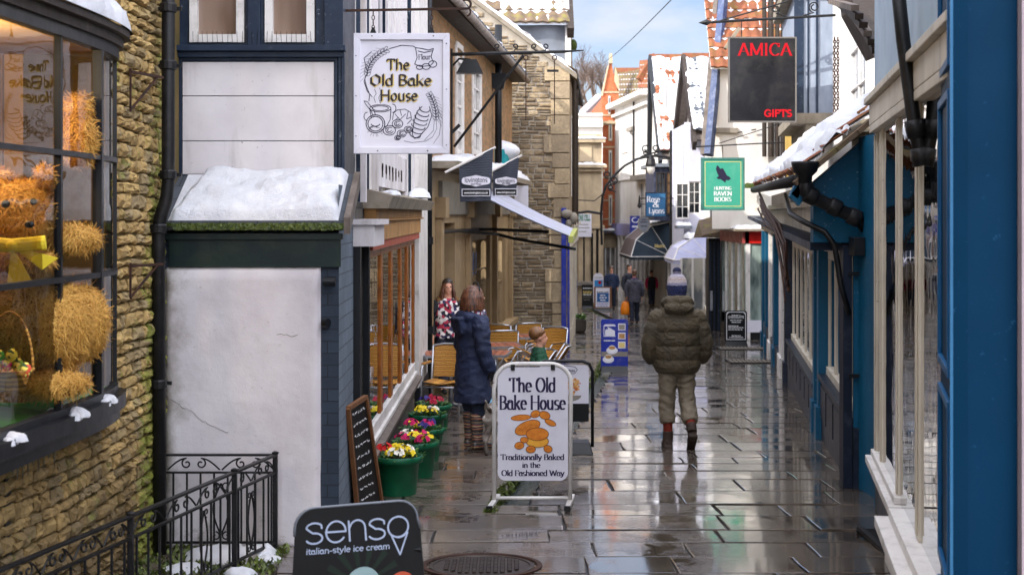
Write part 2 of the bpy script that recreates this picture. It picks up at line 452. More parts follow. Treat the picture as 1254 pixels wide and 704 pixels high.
def stone_mat(name, c1, c2, c3, moss=None, mlow=.5, wet=False, damp=False):
    t = NT(name); o = t.obj(); ti = t.tint()
    a = t.mix(t.ramp(ti, .2, .7), c1, c2); a = t.mix(t.math('MULTIPLY', t.ramp(ti, .72, .8), .8), a, c3)
    n = t.noise(o, 14, 8, .7); a = t.mix(t.math('MULTIPLY', t.ramp(n, .42, .68), .65), a, tuple(x*.38 for x in lin(c1)[:3]))
    n2 = t.noise(o, 2.3, 5, .6); a = t.mix(t.math('MULTIPLY', t.ramp(n2, .45, .6), .45), a, tuple(x*.45 for x in lin(c2)[:3]))
    if moss:
        m = t.ramp(t.noise(o, 3.1, 7, .75), mlow, mlow+.08); a = t.mix(t.math('MULTIPLY', m, .85), a, moss)
        m = t.ramp(t.noise(t.scale(o, (1,1,1)), 9, 7, .75), .6, .66); a = t.mix(t.math('MULTIPLY', m, .6), a, moss)
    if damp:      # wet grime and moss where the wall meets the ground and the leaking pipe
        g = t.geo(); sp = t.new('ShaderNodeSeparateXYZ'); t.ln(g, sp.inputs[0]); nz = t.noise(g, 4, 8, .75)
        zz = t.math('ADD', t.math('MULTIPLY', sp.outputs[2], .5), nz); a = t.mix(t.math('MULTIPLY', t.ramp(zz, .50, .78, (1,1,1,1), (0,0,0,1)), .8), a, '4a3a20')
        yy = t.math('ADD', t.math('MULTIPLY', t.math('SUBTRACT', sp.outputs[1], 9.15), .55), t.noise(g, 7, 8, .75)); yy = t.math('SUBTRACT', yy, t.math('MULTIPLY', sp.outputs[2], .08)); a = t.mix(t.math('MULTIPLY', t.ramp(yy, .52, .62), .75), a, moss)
    t.ln(a, t.b.inputs['Base Color']); t.b.inputs['Roughness'].default_value = .6 if wet else .85
    b = t.bump(t.noise(o, 45, 8, .7), .7, .012); t.ln(t.bump(t.noise(o, 11, 4), .5, .03, b), t.b.inputs['Normal'])
    return t.m
def brick_mat(name, c1, c2, mortar, w=.22, h=.075, mm=.012, stain=None, off=.5, bst=.6):
    t = NT(name); uv = t.uv(); o = t.obj()
    n = t.new('ShaderNodeTexBrick'); n.offset = off
    nn = t.new('ShaderNodeTexNoise'); nn.inputs['Scale'].default_value = 6; t.ln(uv, nn.inputs['Vector'])
    mv = t.new('ShaderNodeVectorMath'); mv.operation = 'MULTIPLY_ADD'; t.ln(nn.outputs['Color'], mv.inputs[0]); mv.inputs[1].default_value = (.012,.012,0); t.ln(uv, mv.inputs[2])
    t.ln(mv.outputs[0], n.inputs['Vector'])
    n.inputs['Color1'].default_value = lin(c1); n.inputs['Color2'].default_value = lin(c2); n.inputs['Mortar'].default_value = lin(mortar)
    n.inputs['Scale'].default_value = 1; n.inputs['Brick Width'].default_value = w; n.inputs['Row Height'].default_value = h
    n.inputs['Mortar Size'].default_value = mm/2; n.inputs['Mortar Smooth'].default_value = .3; n.inputs['Bias'].default_value = 0
    a = t.mix(t.math('MULTIPLY', t.ramp(t.noise(o, 1.7, 6), .4, .7), .5), n.outputs['Color'], stain or tuple(x*.5 for x in lin(c1)[:3]))
    a = t.mix(t.math('MULTIPLY', t.ramp(t.noise(o, 25, 5), .5, .8), .4), a, tuple(x*.4 for x in lin(c2)[:3]))
    t.ln(a, t.b.inputs['Base Color']); t.b.inputs['Roughness'].default_value = .85
    b = t.bump(t.math('SUBTRACT', 1.0, n.outputs['Fac']), bst, .008); t.ln(t.bump(t.noise(o, 60, 4), .3, .005, b), t.b.inputs['Normal'])
    return t.m
def slab_mat():
    """wet flagstones: per-slab tone, silt, standing water where the noise is low"""
    t = NT('wet_flagstone'); g = t.geo(); ti = t.tint()
    a = t.mix(ti, '4a4139', '72675b')
    a = t.mix(t.math('MULTIPLY', t.ramp(t.noise(g, 2.2, 8, .7), .4, .65), .6), a, '332c27')
    a = t.mix(t.math('MULTIPLY', t.ramp(t.noise(g, 9, 8, .7), .5, .7), .45), a, '77695a')
    w = t.noise(g, .9, 5, .65, .4)
    sx = t.new('ShaderNodeSeparateXYZ'); t.ln(g, sx.inputs[0]); side = t.math('MULTIPLY', t.math('SUBTRACT', sx.outputs[0], t.math('MULTIPLY', sx.outputs[1], .06)), -.10)
    wet = t.ramp(t.math('ADD', w, side), .44, .56)           # 1 = only damp, drier towards the left-hand shops
    pud = t.ramp(t.noise(g, 1.6, 5, .6, .3), .43, .50)    # 0 = standing water
    a = t.mix(t.math('MULTIPLY', t.math('SUBTRACT', 1.0, pud), .45), a, '1c1815')
    t.ln(a, t.b.inputs['Base Color'])
    fine = t.noise(g, 38, 6, .7)
    r = t.math('ADD', t.math('MULTIPLY', wet, .26), .05)
    r = t.math('ADD', r, t.math('MULTIPLY', fine, .16)); r = t.math('MULTIPLY', r, t.math('ADD', t.math('MULTIPLY', pud, .85), .15))
    t.ln(r, t.b.inputs['Roughness']); t.b.inputs['Specular IOR Level'].default_value = .6
    h = t.math('ADD', t.math('MULTIPLY', fine, .55), t.math('MULTIPLY', t.noise(g, 5, 8, .7), .6))
    h = t.math('ADD', h, t.math('MULTIPLY', t.noise(g, 110, 3), .35))
    t.ln(t.bump(h, t.math('ADD', t.math('MULTIPLY', pud, .34), .04), .0062), t.b.inputs['Normal'])
    t.b.inputs['Coat Weight'].default_value = .5; t.b.inputs['Coat Roughness'].default_value = .06
    return t.m
def glass_mat(name, tint=(.9,.93,.95), refl=1.0):
    t = NT(name); tr = t.new('ShaderNodeBsdfTransparent'); tr.inputs[0].default_value = (*tint, 1)
    gl = t.new('ShaderNodeBsdfGlossy'); gl.inputs['Roughness'].default_value = .015
    fr = t.new('ShaderNodeFresnel'); fr.inputs[0].default_value = 1.6
    g = t.obj(); b = t.bump(t.noise(g, 2.2, 2), .12, .02); t.ln(b, gl.inputs['Normal'])
    mx = t.new('ShaderNodeMixShader'); f = t.math('MULTIPLY', fr.outputs[0], 2.0*refl); f = t.math('MINIMUM', f, 1.0)
    t.ln(f, mx.inputs[0]); t.ln(tr.outputs[0], mx.inputs[1]); t.ln(gl.outputs[0], mx.inputs[2]); t.ln(mx.outputs[0], t.out.inputs['Surface'])
    return t.m
def dark_pane(name, c='14181c', rough=.06, c2=None):
    t = NT(name); o = t.obj(); v = t.scale(t.geo(), (1,1,.3))
    a = t.mix(t.ramp(t.noise(v, 2.5, 3), .4, .6), c, c2 or '353a3d'); t.ln(a, t.b.inputs['Base Color'])
    t.b.inputs['Roughness'].default_value = rough; t.b.inputs['Specular IOR Level'].default_value = .8
    t.ln(t.bump(t.noise(o, 3, 2), .15, .02), t.b.inputs['Normal']); return t.m
def snow_mat():
    t = NT('snow'); o = t.geo()
    a = t.mix(t.ramp(t.noise(o, 9, 8, .7), .3, .7), (.56,.57,.61), (.70,.70,.72)); t.ln(a, t.b.inputs['Base Color'])
    t.b.inputs['Roughness'].default_value = .5; t.b.inputs['Subsurface Weight'].default_value = .15; t.b.inputs['Subsurface Radius'].default_value = (.02,.03,.04)
    b = t.bump(t.noise(o, 120, 3), .4, .004); t.ln(t.bump(t.noise(o, 26, 8, .75), .8, .02, b), t.b.inputs['Normal']); return t.m
def stripes_mat(name, cols, axis, freq, rough=.6, fuzz=.0):
    t = NT(name); o = t.obj(); sp = t.new('ShaderNodeSeparateXYZ'); t.ln(o, sp.inputs[0])
    x = t.math('MULTIPLY', sp.outputs[axis], freq)
    if fuzz: x = t.math('ADD', x, t.math('MULTIPLY', t.noise(o, 20, 3), fuzz))
    x = t.math('FRACT', x); r = t.new('ShaderNodeValToRGB'); r.color_ramp.interpolation = 'CONSTANT'; e = r.color_ramp.elements
    while len(e) < len(cols): e.new(.5)
    for i, c in enumerate(cols): e[i].position = i/len(cols); e[i].color = lin(c)
    t.ln(x, r.inputs[0]); t.ln(r.outputs[0], t.b.inputs['Base Color']); t.b.inputs['Roughness'].default_value = rough; return t.m
def cells_mat(name, cols, scale, rough=.8):
    t = NT(name); o = t.obj(); v = t.new('ShaderNodeTexVoronoi'); v.inputs['Scale'].default_value = scale; t.ln(o, v.inputs['Vector'])
    sp = t.new('ShaderNodeSeparateColor'); t.ln(v.outputs['Color'], sp.inputs[0])
    r = t.new('ShaderNodeValToRGB'); r.color_ramp.interpolation = 'CONSTANT'; e = r.color_ramp.elements
    while len(e) < len(cols): e.new(.5)
    for i, c in enumerate(cols): e[i].position = i/len(cols); e[i].color = lin(c)
    t.ln(sp.outputs[0], r.inputs[0]); t.ln(r.outputs[0], t.b.inputs['Base Color']); t.b.inputs['Roughness'].default_value = rough; return t.m
def leaf_mat(name, c1, c2):
    t = NT(name); a = t.mix(t.tint(), c1, c2); t.ln(a, t.b.inputs['Base Color']); t.b.inputs['Roughness'].default_value = .6; return t.m
def straw_mat(name, c1, c2, c3):
    t = NT(name); o = t.obj(); a = t.mix(t.tint(), c1, c2); a = t.mix(t.math('MULTIPLY', t.ramp(t.noise(o, 8, 5), .5, .7), .5), a, c3)
    t.ln(a, t.b.inputs['Base Color']); t.b.inputs['Roughness'].default_value = .7; return t.m

m_slab = slab_mat(); m_snow = snow_mat()
m_joint = M('wet_joint_grit', '1c1917', .35, '2b2620', ns=6, bs=40, bst=.5)
m_ground = M('rough_ground', '4a463c', .8, '2f3322', ns=.4)
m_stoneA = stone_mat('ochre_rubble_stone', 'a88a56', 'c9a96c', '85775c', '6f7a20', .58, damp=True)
m_mortarA = M('ochre_mortar', '6a5732', .9, '463f22', ns=4, bs=50, bst=.5, dirt='4c4f22', ds=2.5)
m_stoneD = stone_mat('grey_brown_rubble', '6e5d47', '9a8566', 'a8977c', '4d4a35', .62)
m_mortarD = M('lime_mortar', 'a9a093', .9, '857a68', ns=3, bs=50, bst=.4)
m_ashlar = M('tan_ashlar', 'bba88a', .85, '8f7f68', ns=1.2, bs=30, bst=.3, dirt='54493a', ds=1.5, damt=.6, streak=True)
def render_mat():
    t = NT('white_lime_render'); o = t.obj(); g = t.geo(); sp = t.new('ShaderNodeSeparateXYZ'); t.ln(g, sp.inputs[0])
    a = t.mix(t.ramp(t.noise(o, 1.4, 6), .35, .65), 'd4d0d2', 'bfb9bd')
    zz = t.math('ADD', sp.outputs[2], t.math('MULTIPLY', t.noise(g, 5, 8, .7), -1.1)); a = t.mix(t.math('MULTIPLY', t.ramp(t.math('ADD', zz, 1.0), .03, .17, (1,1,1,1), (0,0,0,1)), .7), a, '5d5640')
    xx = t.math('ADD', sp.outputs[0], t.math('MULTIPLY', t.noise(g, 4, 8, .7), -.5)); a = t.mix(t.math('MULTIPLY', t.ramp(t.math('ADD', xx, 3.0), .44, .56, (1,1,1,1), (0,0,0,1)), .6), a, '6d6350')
    a = t.mix(t.math('MULTIPLY', t.ramp(t.noise(g, 22, 6, .75), .62, .7), .5), a, '8b8378')
    t.ln(a, t.b.inputs['Base Color']); t.b.inputs['Roughness'].default_value = .75; t.b.inputs['Specular IOR Level'].default_value = .3
    b = t.bump(t.noise(o, 60, 6, .7), .35, .004); t.ln(t.bump(t.noise(o, 9, 7, .7), .3, .012, b), t.b.inputs['Normal']); return t.m
m_render = render_mat()
m_board = M('painted_white_board', 'd8d3d4', .6, 'c4bdbf', ns=2, bs=30, bst=.12, dirt='857a6e', ds=2.6, damt=.7, streak=True, chips='6d655c')
m_white = M('white_gloss_paint', 'dedad6', .4, 'c8c3be', ns=3, bs=40, bst=.08, dirt='7f766c', ds=5, damt=.55, chips='5f574e')
m_whitewall = M('bright_limewash', 'd9d6d2', .8, 'c9c5bf', ns=.8, bs=20, bst=.25, dirt='9b9186', ds=1.2, damt=.35, streak=True)
m_navy = M('navy_paint', '152234', .42, '1e2f44', ns=2, bs=40, bst=.15, dirt='46505a', ds=7, damt=.3, chips='8a8f96')
m_dkgreen = M('blackish_green_paint', '0a1a1c', .45, '122826', ns=2, bs=30, bst=.2, dirt='2f3a28', ds=4)
m_bluebrick = brick_mat('navy_painted_brick', '212c3a', '2b3848', '18202a', .23, .08, .01, bst=.5)
m_greybrick = brick_mat('slate_painted_brick', '66727f', '5b6774', '3f4750', .23, .1, .01, bst=.5)
m_moss = M('moss', '3d4a1c', .95, '222a10', ns=30, bs=90, bst=1.0)
m_iron = M('black_iron', '0c0c0e', .45, '1a1a1c', ns=8, bs=60, bst=.25, dirt='3a3430', ds=9, damt=.4)
m_rust = M('rusty_iron', '2a1d18', .7, '4a2c1c', ns=12, bs=60, bst=.4)
m_lead = M('lead_sheet', '7d828a', .5, '5b6068', ns=1.5, bs=8, bst=.4, metal=.3)
m_blackwood = M('black_paint', '101216', .4, '1b1e22', ns=3, bs=40, bst=.2)
m_oak = M('varnished_wood', '9c5a1c', .34, '6e3a10', ns=4, bs=30, bst=.2, dirt='4f2a10', ds=8)
m_oakpale = M('weathered_oak_board', 'b98c55', .6, '946a3b', ns=2.5, bs=24, bst=.3, dirt='6b5138', ds=4, streak=False)
m_greywood = M('weathered_grey_wood', '6b6058', .6, '473f39', ns=5, bs=30, bst=.4, dirt='8a8078', ds=6)
m_darkwood = M('dark_timber', '30261f', .6, '1f1813', ns=5, bs=30, bst=.4, dirt='5a5046', ds=5)
m_plinthstone = brick_mat('dark_wet_stone', '3c3832', '4a443b', '24211d', .4, .2, .015)
m_beige = M('beige_shop_paint', '9d8665', .5, '8a7456', ns=2, bs=40, bst=.1, dirt='5f513f', ds=3, damt=.35)
m_cream = M('cream_paint', 'd2c9b8', .45, 'bdb3a2', ns=2, bs=40, bst=.1, dirt='6e6557', ds=3, damt=.5, streak=True, chips='6a6156')
m_brick = brick_mat('old_orange_brick', 'a87a50', '80603f', '8b7a5f', .225, .075, .014, stain='4f4a2e')
m_orange = brick_mat('orange_brick', 'b85c30', 'a04e28', 'a98a6a', .225, .075, .01)
m_teal = M('teal_paint', '128a92', .45, '0e7078', ns=2)
m_blue = M('teal_blue_paint', '0a5677', .45, '084763', ns=1.5, bs=30, bst=.12, dirt='0a3a52', ds=3, damt=.6, streak=True, chips='7d98a6')
m_bluedoor = M('deep_blue_door_paint', '06334f', .5, '052b45', ns=1.5, bs=30, bst=.08, spec=.06, dirt='0c2f4a', ds=3, damt=.6, streak=True, chips='28587a')
m_royal = M('royal_blue_paint', '1d2f96', .5, '182778', ns=3, dirt='9a94a0', ds=6, damt=.3)
m_plinth = M('dark_navy_plinth', '161d2b', .38, '202a3c', ns=3, bs=30, bst=.2, dirt='5d646e', ds=9, damt=.25)
m_tile = M('clay_pantile', '8a5238', .85, '5e3c2c', ns=5, bs=40, bst=.4, dirt='6b6628', ds=3, damt=.6)
m_tiledk = M('lichened_pantile', '6e5b48', .85, '4a4038', ns=5, bs=40, bst=.4, dirt='7d7c22', ds=4, damt=.7)
m_slate = brick_mat('slate_roof', '4b5058', '3c4148', '23262a', .25, .2, .01)
m_brownroof = brick_mat('brown_tile_roof', '6a5550', '574540', '3d302c', .18, .12, .01)
m_concrete = M('old_cement', '8d867c', .85, '6c665d', ns=2, bs=30, bst=.4)
m_red = M('red_fascia', 'd02018', .4, 'b81a14', ns=2, bs=0, bst=0)
m_yellow = M('ochre_wall', 'c2a25a', .8, 'a68a4b', ns=1.2, dirt='6d6338', ds=2)
m_glass = glass_mat('clear_shop_glass')
m_glass2 = glass_mat('reflective_shop_glass', refl=1.0)
m_glass3 = glass_mat('bay_glass', refl=.5)
m_pane = dark_pane('window_glass')
m_panew = dark_pane('window_glass_curtained', '5f5a55', .08, '8d8882')
m_pblack = M('black_plastic', '0d0e10', .4, '14161a', bst=0)
m_ink = M('dark_ink', '23203a', .6, '1d1a30', bst=0)
m_black = M('sign_black', '0b0c0e', .5, '0f1012', bst=0)
m_signwhite = M('sign_white', 'd8d6df', .42, 'cbc9d4', ns=3, bst=0, dirt='a09aa0', ds=4, damt=.25)
m_gold = M('gold_shadow_paint', 'd9c27a', .5, 'c9b068', bst=0)
m_txtwhite = M('lettering_white', 'e6e6e6', .5, 'd6d6d8', bst=0)
m_green = M('shop_sign_green', '3d9a80', .5, '2f8870', ns=3, bst=.05, dirt='6ab096', ds=3, damt=.5)
m_letterred = M('lettering_red', 'b0121e', .5, '960e18', bst=0, spec=.1)
m_pot = M('green_plastic_pot', '0f5c3c', .42, '0b4a30', ns=4, bst=.05, dirt='28382a', ds=6, damt=.3)
m_soil = M('potting_soil', '2a1f17', .95, '15100c', ns=20, bs=60, bst=1)
m_leaf = leaf_mat('leaf', '2f5a1c', '587c2a')
m_alu = M('brushed_aluminium', 'b8bac0', .3, '9c9ea6', metal=.85, bst=.05)
m_wicker = stripes_mat('wicker', ['b5802e', '8f5f1e', 'c2903c', '7a4f18'], 2, 22, .6, .6)
m_tabletop = stripes_mat('slatted_table_top', ['8f4f33', 'a2603f', '7f4329', '9a583a'], 0, 4, .4, .0)
m_skin = M('skin', 'd6a188', .5, 'c88f76', ns=8, bst=.05)
m_twig = M('bare_branch', '6c5b50', .9, '54463e', bst=0)
m_copper = M('copper_green_shade', '4a7a70', .5, '2e5a52')
m_weather = M('weathered_stone_coping', '8f8577', .9, '6a6154', ns=4, bs=30, bst=.5, dirt='4c4f22', ds=5)
# ------------------------------------------------------------------ world, sun, camera
SUN = V((-1, -.7, .75)).normalized()
def world():
    w = bpy.data.worlds.new('World'); bpy.context.scene.world = w; w.use_nodes = True
    nt = w.node_tree; n = nt.nodes; bg = n['Background']
    sky = n.new('ShaderNodeTexSky'); sky.sky_type = 'NISHITA'; sky.sun_disc = False
    sky.sun_elevation = math.asin(SUN.z); sky.sun_rotation = math.atan2(SUN.x, SUN.y)
    sky.air_density = 1.0; sky.dust_density = .6; sky.ozone_density = 2.0
    tc = n.new('ShaderNodeTexCoord'); mp = n.new('ShaderNodeMapping'); mp.inputs['Scale'].default_value = (1, 1, 2.6); nt.links.new(tc.outputs['Generated'], mp.inputs[0])
    no = n.new('ShaderNodeTexNoise'); no.inputs['Scale'].default_value = 4.2; no.inputs['Detail'].default_value = 9; no.inputs['Roughness'].default_value = .55
    nt.links.new(mp.outputs[0], no.inputs['Vector'])
    r = n.new('ShaderNodeValToRGB'); r.color_ramp.elements[0].position = .50; r.color_ramp.elements[1].position = .68; nt.links.new(no.outputs[0], r.inputs[0])
    # bright cloud added overhead and behind camera to fill street shade, thin cloud ahead
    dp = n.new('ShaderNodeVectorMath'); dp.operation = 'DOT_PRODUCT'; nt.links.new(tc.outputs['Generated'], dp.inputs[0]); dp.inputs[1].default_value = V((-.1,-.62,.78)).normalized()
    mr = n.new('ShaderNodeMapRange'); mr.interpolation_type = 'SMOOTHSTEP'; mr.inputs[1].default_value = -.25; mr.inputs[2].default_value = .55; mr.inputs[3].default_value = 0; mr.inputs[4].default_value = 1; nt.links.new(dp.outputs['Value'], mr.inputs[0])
    cc = n.new('ShaderNodeMix'); cc.data_type = 'RGBA'; nt.links.new(mr.outputs[0], cc.inputs[0]); cc.inputs[6].default_value = CLOUD; cc.inputs[7].default_value = CLOUD_FILL
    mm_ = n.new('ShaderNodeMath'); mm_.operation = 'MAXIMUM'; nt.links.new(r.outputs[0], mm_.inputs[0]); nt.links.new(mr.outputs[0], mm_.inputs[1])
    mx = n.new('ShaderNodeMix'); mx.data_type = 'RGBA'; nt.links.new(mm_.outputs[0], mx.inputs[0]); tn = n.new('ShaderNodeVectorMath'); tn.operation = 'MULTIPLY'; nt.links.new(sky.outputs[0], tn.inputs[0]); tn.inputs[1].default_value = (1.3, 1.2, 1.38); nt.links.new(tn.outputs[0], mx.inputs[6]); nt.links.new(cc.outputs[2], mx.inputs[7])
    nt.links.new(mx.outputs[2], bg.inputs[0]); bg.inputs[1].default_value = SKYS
CLOUD = (7.6, 7.8, 8.2, 1); CLOUD_FILL = (31, 31.8, 35.5, 1); SKYS = .052
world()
sl = bpy.data.lights.new('sun', 'SUN'); sl.energy = 2.7; sl.angle = math.radians(.53); sl.color = (1, .95, .88)
so = bpy.data.objects.new('sun', sl); col.objects.link(so); so.rotation_euler = SUN.to_track_quat('Z', 'Y').to_euler()
cam = bpy.data.cameras.new('camera'); co = bpy.data.objects.new('camera', cam); col.objects.link(co); bpy.context.scene.camera = co
co.location = (0, 0, CZ); co.rotation_euler = (PI/2, 0, 0); cam.sensor_width = 36; cam.lens = 36*FX/1254; cam.shift_y = -(352-HY)/1254
cam.clip_start = .1; cam.clip_end = 3000; cam.dof.use_dof = True; cam.dof.focus_distance = 13.2; cam.dof.aperture_fstop = 4.2
vs_ = bpy.context.scene.view_settings; vs_.view_transform = 'Standard'; vs_.look = 'None'; vs_.exposure = EXPO; vs_.gamma = 1.0

# ------------------------------------------------------------------ plan of the street (ground points)
AX = lambda y: -2.33-.0556*(9.8-y)                 # left stone shop
LEFT = [(-10, AX(-10)), (9.8, -2.33), (9.82, -1.17), (20.4, -1.17), (21.5, -1.2), (34, .12), (34.02, 1.32), (46, 2.36), (66, 2.5), (66.02, 4.03), (78, 4.03), (100, 3.0)]
RIGHT = [(-10, -.78), (11.35, 2.8), (12.35, 2.85), (37, 6.2), (37.02, 5.86), (41, 5.87), (52, 7.0), (66, 6.9), (80, 5.6), (100, 5.6)]
def lerp(t, y):
    for (a, p), (b, q) in zip(t, t[1:]):
        if a <= y <= b: return p+(q-p)*(y-a)/(b-a)
    return t[-1][1] if y > t[-1][0] else t[0][1]
LEAT = [(11.0, -.03), (11.9, .03), (18, .75), (25.7, 1.62), (36, 2.6), (50, 3.45), (62, 3.35), (78, 3.9)]
LW = .13

m = MB()
m.grid(lambda u, v: V((-400+800*u, -60+1200*v, gz(min(-60+1200*v, 160))-.16)), 8, 24)
meta(m.build('ground', m_ground), None, None, kind='structure')

m = MB()      # wooded hill beyond the roofs
m.grid(lambda u, v: V((-220+440*u, 200+200*v, -7+27*math.sin(PI*v)**.8*(math.exp(-((-220+440*u-18)/70)**2)+.15)+1.2*fbm((u*9, v*5, 0)))), 40, 16)
meta(m.build('hill', m_ground, smooth=True), None, None, kind='structure')
def paving():
    m = MB(); y = -6.0
    while y < 96:
        h = U(.42, .8)
        xl, xr = lerp(LEFT, y+h/2)-.5, lerp(RIGHT, y+h/2)+.6
        lx = lerp(LEAT, y+h/2) if 11.0 < y else None
        spans = [(xl, lx-LW), (lx+LW, xr)] if lx is not None else [(xl, xr)]
        for si, (a, b) in enumerate(spans):
            x = a; skew = U(-.03, .03)
            while x < b-.01:
                l = U(.5, 1.35); x2 = min(x+l, b)
                if b-x2 < .25: x2 = b
                g = .006+U(0, .007)
                ta, tb, dz = U(-.006, .006), U(-.007, .007), U(-.004, .004); cx, cy = (x+x2)/2, y+h/2
                hh = h-(.0 if random.random() > .1 else .03)
                rim = [(x+g, y+g), (cx, y+g), (x2-g, y+g), (x2-g, cy), (x2-g, y+hh-g), (cx, y+hh-g), (x+g, y+hh-g), (x+g, cy)]
                rim = [(p+U(-.008, .008), q+U(-.008, .008)+skew*(p-cx)*.3) for p, q in rim]
                zf = lambda p, q: gz(q)+dz+ta*(p-cx)+tb*(q-cy)
                vs = [V((p, q, zf(p, q)-.035)) for p, q in rim] + [V((p, q, zf(p, q)-.0022)) for p, q in rim] + \
                     [V((cx+(p-cx)*(1-.016/(x2-x)), cy+(q-cy)*(1-.016/h), zf(cx+(p-cx)*(1-.016/(x2-x)), cy+(q-cy)*(1-.016/h)))) for p, q in rim] + \
                     [V((cx+(p-cx)*.5, cy+(q-cy)*.5, zf(cx+(p-cx)*.5, cy+(q-cy)*.5))) for p, q in rim] + [V((cx, cy, zf(cx, cy)))]
                fs = [(r+i, r+(i+1) % 8, r+8+(i+1) % 8, r+8+i) for r in (0, 8, 16) for i in range(8)] + [(24+i, 24+(i+1) % 8, 32) for i in range(8)]
                m.cur = random.random(); m.add(vs, fs); x = x2
        y += h
    meta(m.build('paving', m_slab, smooth=False), None, None, kind='structure')
    m = MB()      # gritty bed seen in the joints
    ys = [-6+i*1.0 for i in range(104)]
    for a, b in zip(ys, ys[1:]):
        for side in (0, 1):
            def X(y): 
                lx = lerp(LEAT, y) if y >= 11 else .0
                return (lerp(LEFT, y)-.5, lx-LW+.01) if side == 0 else (lx+LW-.01 if y >= 11 else .0, lerp(RIGHT, y)+.6)
            p, q = X(a), X(b)
            m.face([(p[0], a, gz(a)-.019), (p[1], a, gz(a)-.019), (q[1], b, gz(b)-.019), (q[0], b, gz(b)-.019)])
    meta(m.build('paving_bed', m_joint), None, None, kind='structure')
paving()
# the leat: stone channel with running water, mossy on its left edge
m = MB(); w = MB(); mo = MB()
ys = [11.02+i*.5 for i in range(134)]
for a, b in zip(ys, ys[1:]):
    p, q = lerp(LEAT, a), lerp(LEAT, b)
    def R(o0, z0, o1, z1, mb): mb.face([(p+o0, a, gz(a)+z0), (p+o1, a, gz(a)+z1), (q+o1, b, gz(b)+z1), (q+o0, b, gz(b)+z0)])
    R(-LW, -.005, -LW+.005, -.13, m); R(-LW+.005, -.13, LW-.005, -.13, m); R(LW-.005, -.13, LW, -.005, m)
    R(-LW+.006, -.085, LW-.006, -.085, w)
m.face([(lerp(LEAT, 11.02)-LW, 11.03, gz(11)-.13), (lerp(LEAT, 11.02)+LW, 11.03, gz(11)-.13), (lerp(LEAT, 11.02)+LW, 11.03, gz(11)), (lerp(LEAT, 11.02)-LW, 11.03, gz(11))])
meta(m.build('leat_channel', m_joint), None, None, kind='structure')
def water_mat():
    t = NT('running_water'); g = t.geo(); t.b.inputs['Base Color'].default_value = (.05,.06,.06,1); t.b.inputs['Roughness'].default_value = .05
    t.ln(t.bump(t.noise(t.scale(g, (1,.45,1)), 22, 4), .9, .02), t.b.inputs['Normal']); return t.m
m_water = water_mat()
meta(w.build('leat_water', m_water), None, None, kind='structure')
for i in range(5200):
    y = 11.1+64*random.random()**1.8; x = lerp(LEAT, y)-LW+U(-.05, .035)+(.0); z = gz(y)-.01-.07*random.random()*(x > lerp(LEAT, y)-LW); s = U(.012, .03)
    t = U(0, 6.28); mo.cur = random.random()
    a = V((math.cos(t), math.sin(t), U(-.3, .6)))*s; b = V((-math.sin(t), math.cos(t), U(0, .8)))*s
    c = V((x, y, z)); mo.face([c-a, c+b*.6+V((0,0,s)), c+a, c-b*.6])
m_mossleaf = leaf_mat('moss_tuft', '2c3a12', '5d6a22')
meta(mo.build('moss', m_mossleaf), 'green moss tufts along the left edge of the water channel', 'moss', kind='stuff')

# manhole cover at the near end of the pavement
c = GP(590, 693); t = thing('manhole_cover', 'round iron manhole cover set in the wet paving behind the ice cream board', 'manhole cover', c)
m = MB(); m.lathe(c+V((0,0,.006)), [(.375,-.02),(.375,.006),(.345,.008),(.34,.0)], 48, cap=False, axis=(0,.035,1)); m.build('frame', m_rust, t)
m = MB(); m.lathe(c, [(.325,-.02),(.325,.008),(.30,.010),(.295,.004),(0.001,.005)], 48, cap=False, axis=(0,.035,1))
for i in range(-6, 7):
    for j in range(-6, 7):
        if math.hypot(i, j) < 6: m.obox(c+V((i*.043, j*.043, .012-.035*j*.043)), (.012,.003,0), (-.003,.012,0), (0,0,.004))
m.build('lid', M('worn_iron_lid', '4a403a', .4, '2d2826', ns=6, bs=40, bst=.4, metal=.5), t)
# drain grates on the right
def grate(px, py, sx, sy, nb, label, tilt=0):
    c = GP(px, py); t = thing('drain_grate', label, 'drain grate', c, None)
    f = MB(); 
    z = lambda y: gz(y)+.012
    for (x0, x1, y0, y1) in ((-sx,sx,-sy,-sy+.03),(-sx,sx,sy-.03,sy),(-sx,-sx+.03,-sy+.03,sy-.03),(sx-.03,sx,-sy+.03,sy-.03)):
        f.box(c.x+x0, c.x+x1, c.y+y0, c.y+y1, z(c.y+y0)-.02, z(c.y+y0)+.006)
    f.build('frame', m_iron, t)
    for i in range(nb):
        x = c.x-sx+.05+(2*sx-.1)*(i+.5)/nb; b = MB(); b.box(x-.012, x+.012, c.y-sy+.035, c.y+sy-.035, z(c.y)-.02, z(c.y)+.004); b.build('bar', m_iron, t)
    return t
grate(1085, 668, .085, .5, 4, 'long black iron drain grate in the paving beside the near right shop')
for px, py, lb in ((913, 427, 'far one of two pale ribbed drain grates in front of the chalkboard'), (930, 443, 'near one of two pale ribbed drain grates in front of the red shop')):
    t = grate(px, py, .62, .4, 14, lb)
    for ch in t.children: ch.data.materials.clear(); ch.data.materials.append(m_concrete if ch.name.startswith('bar') else m_iron)
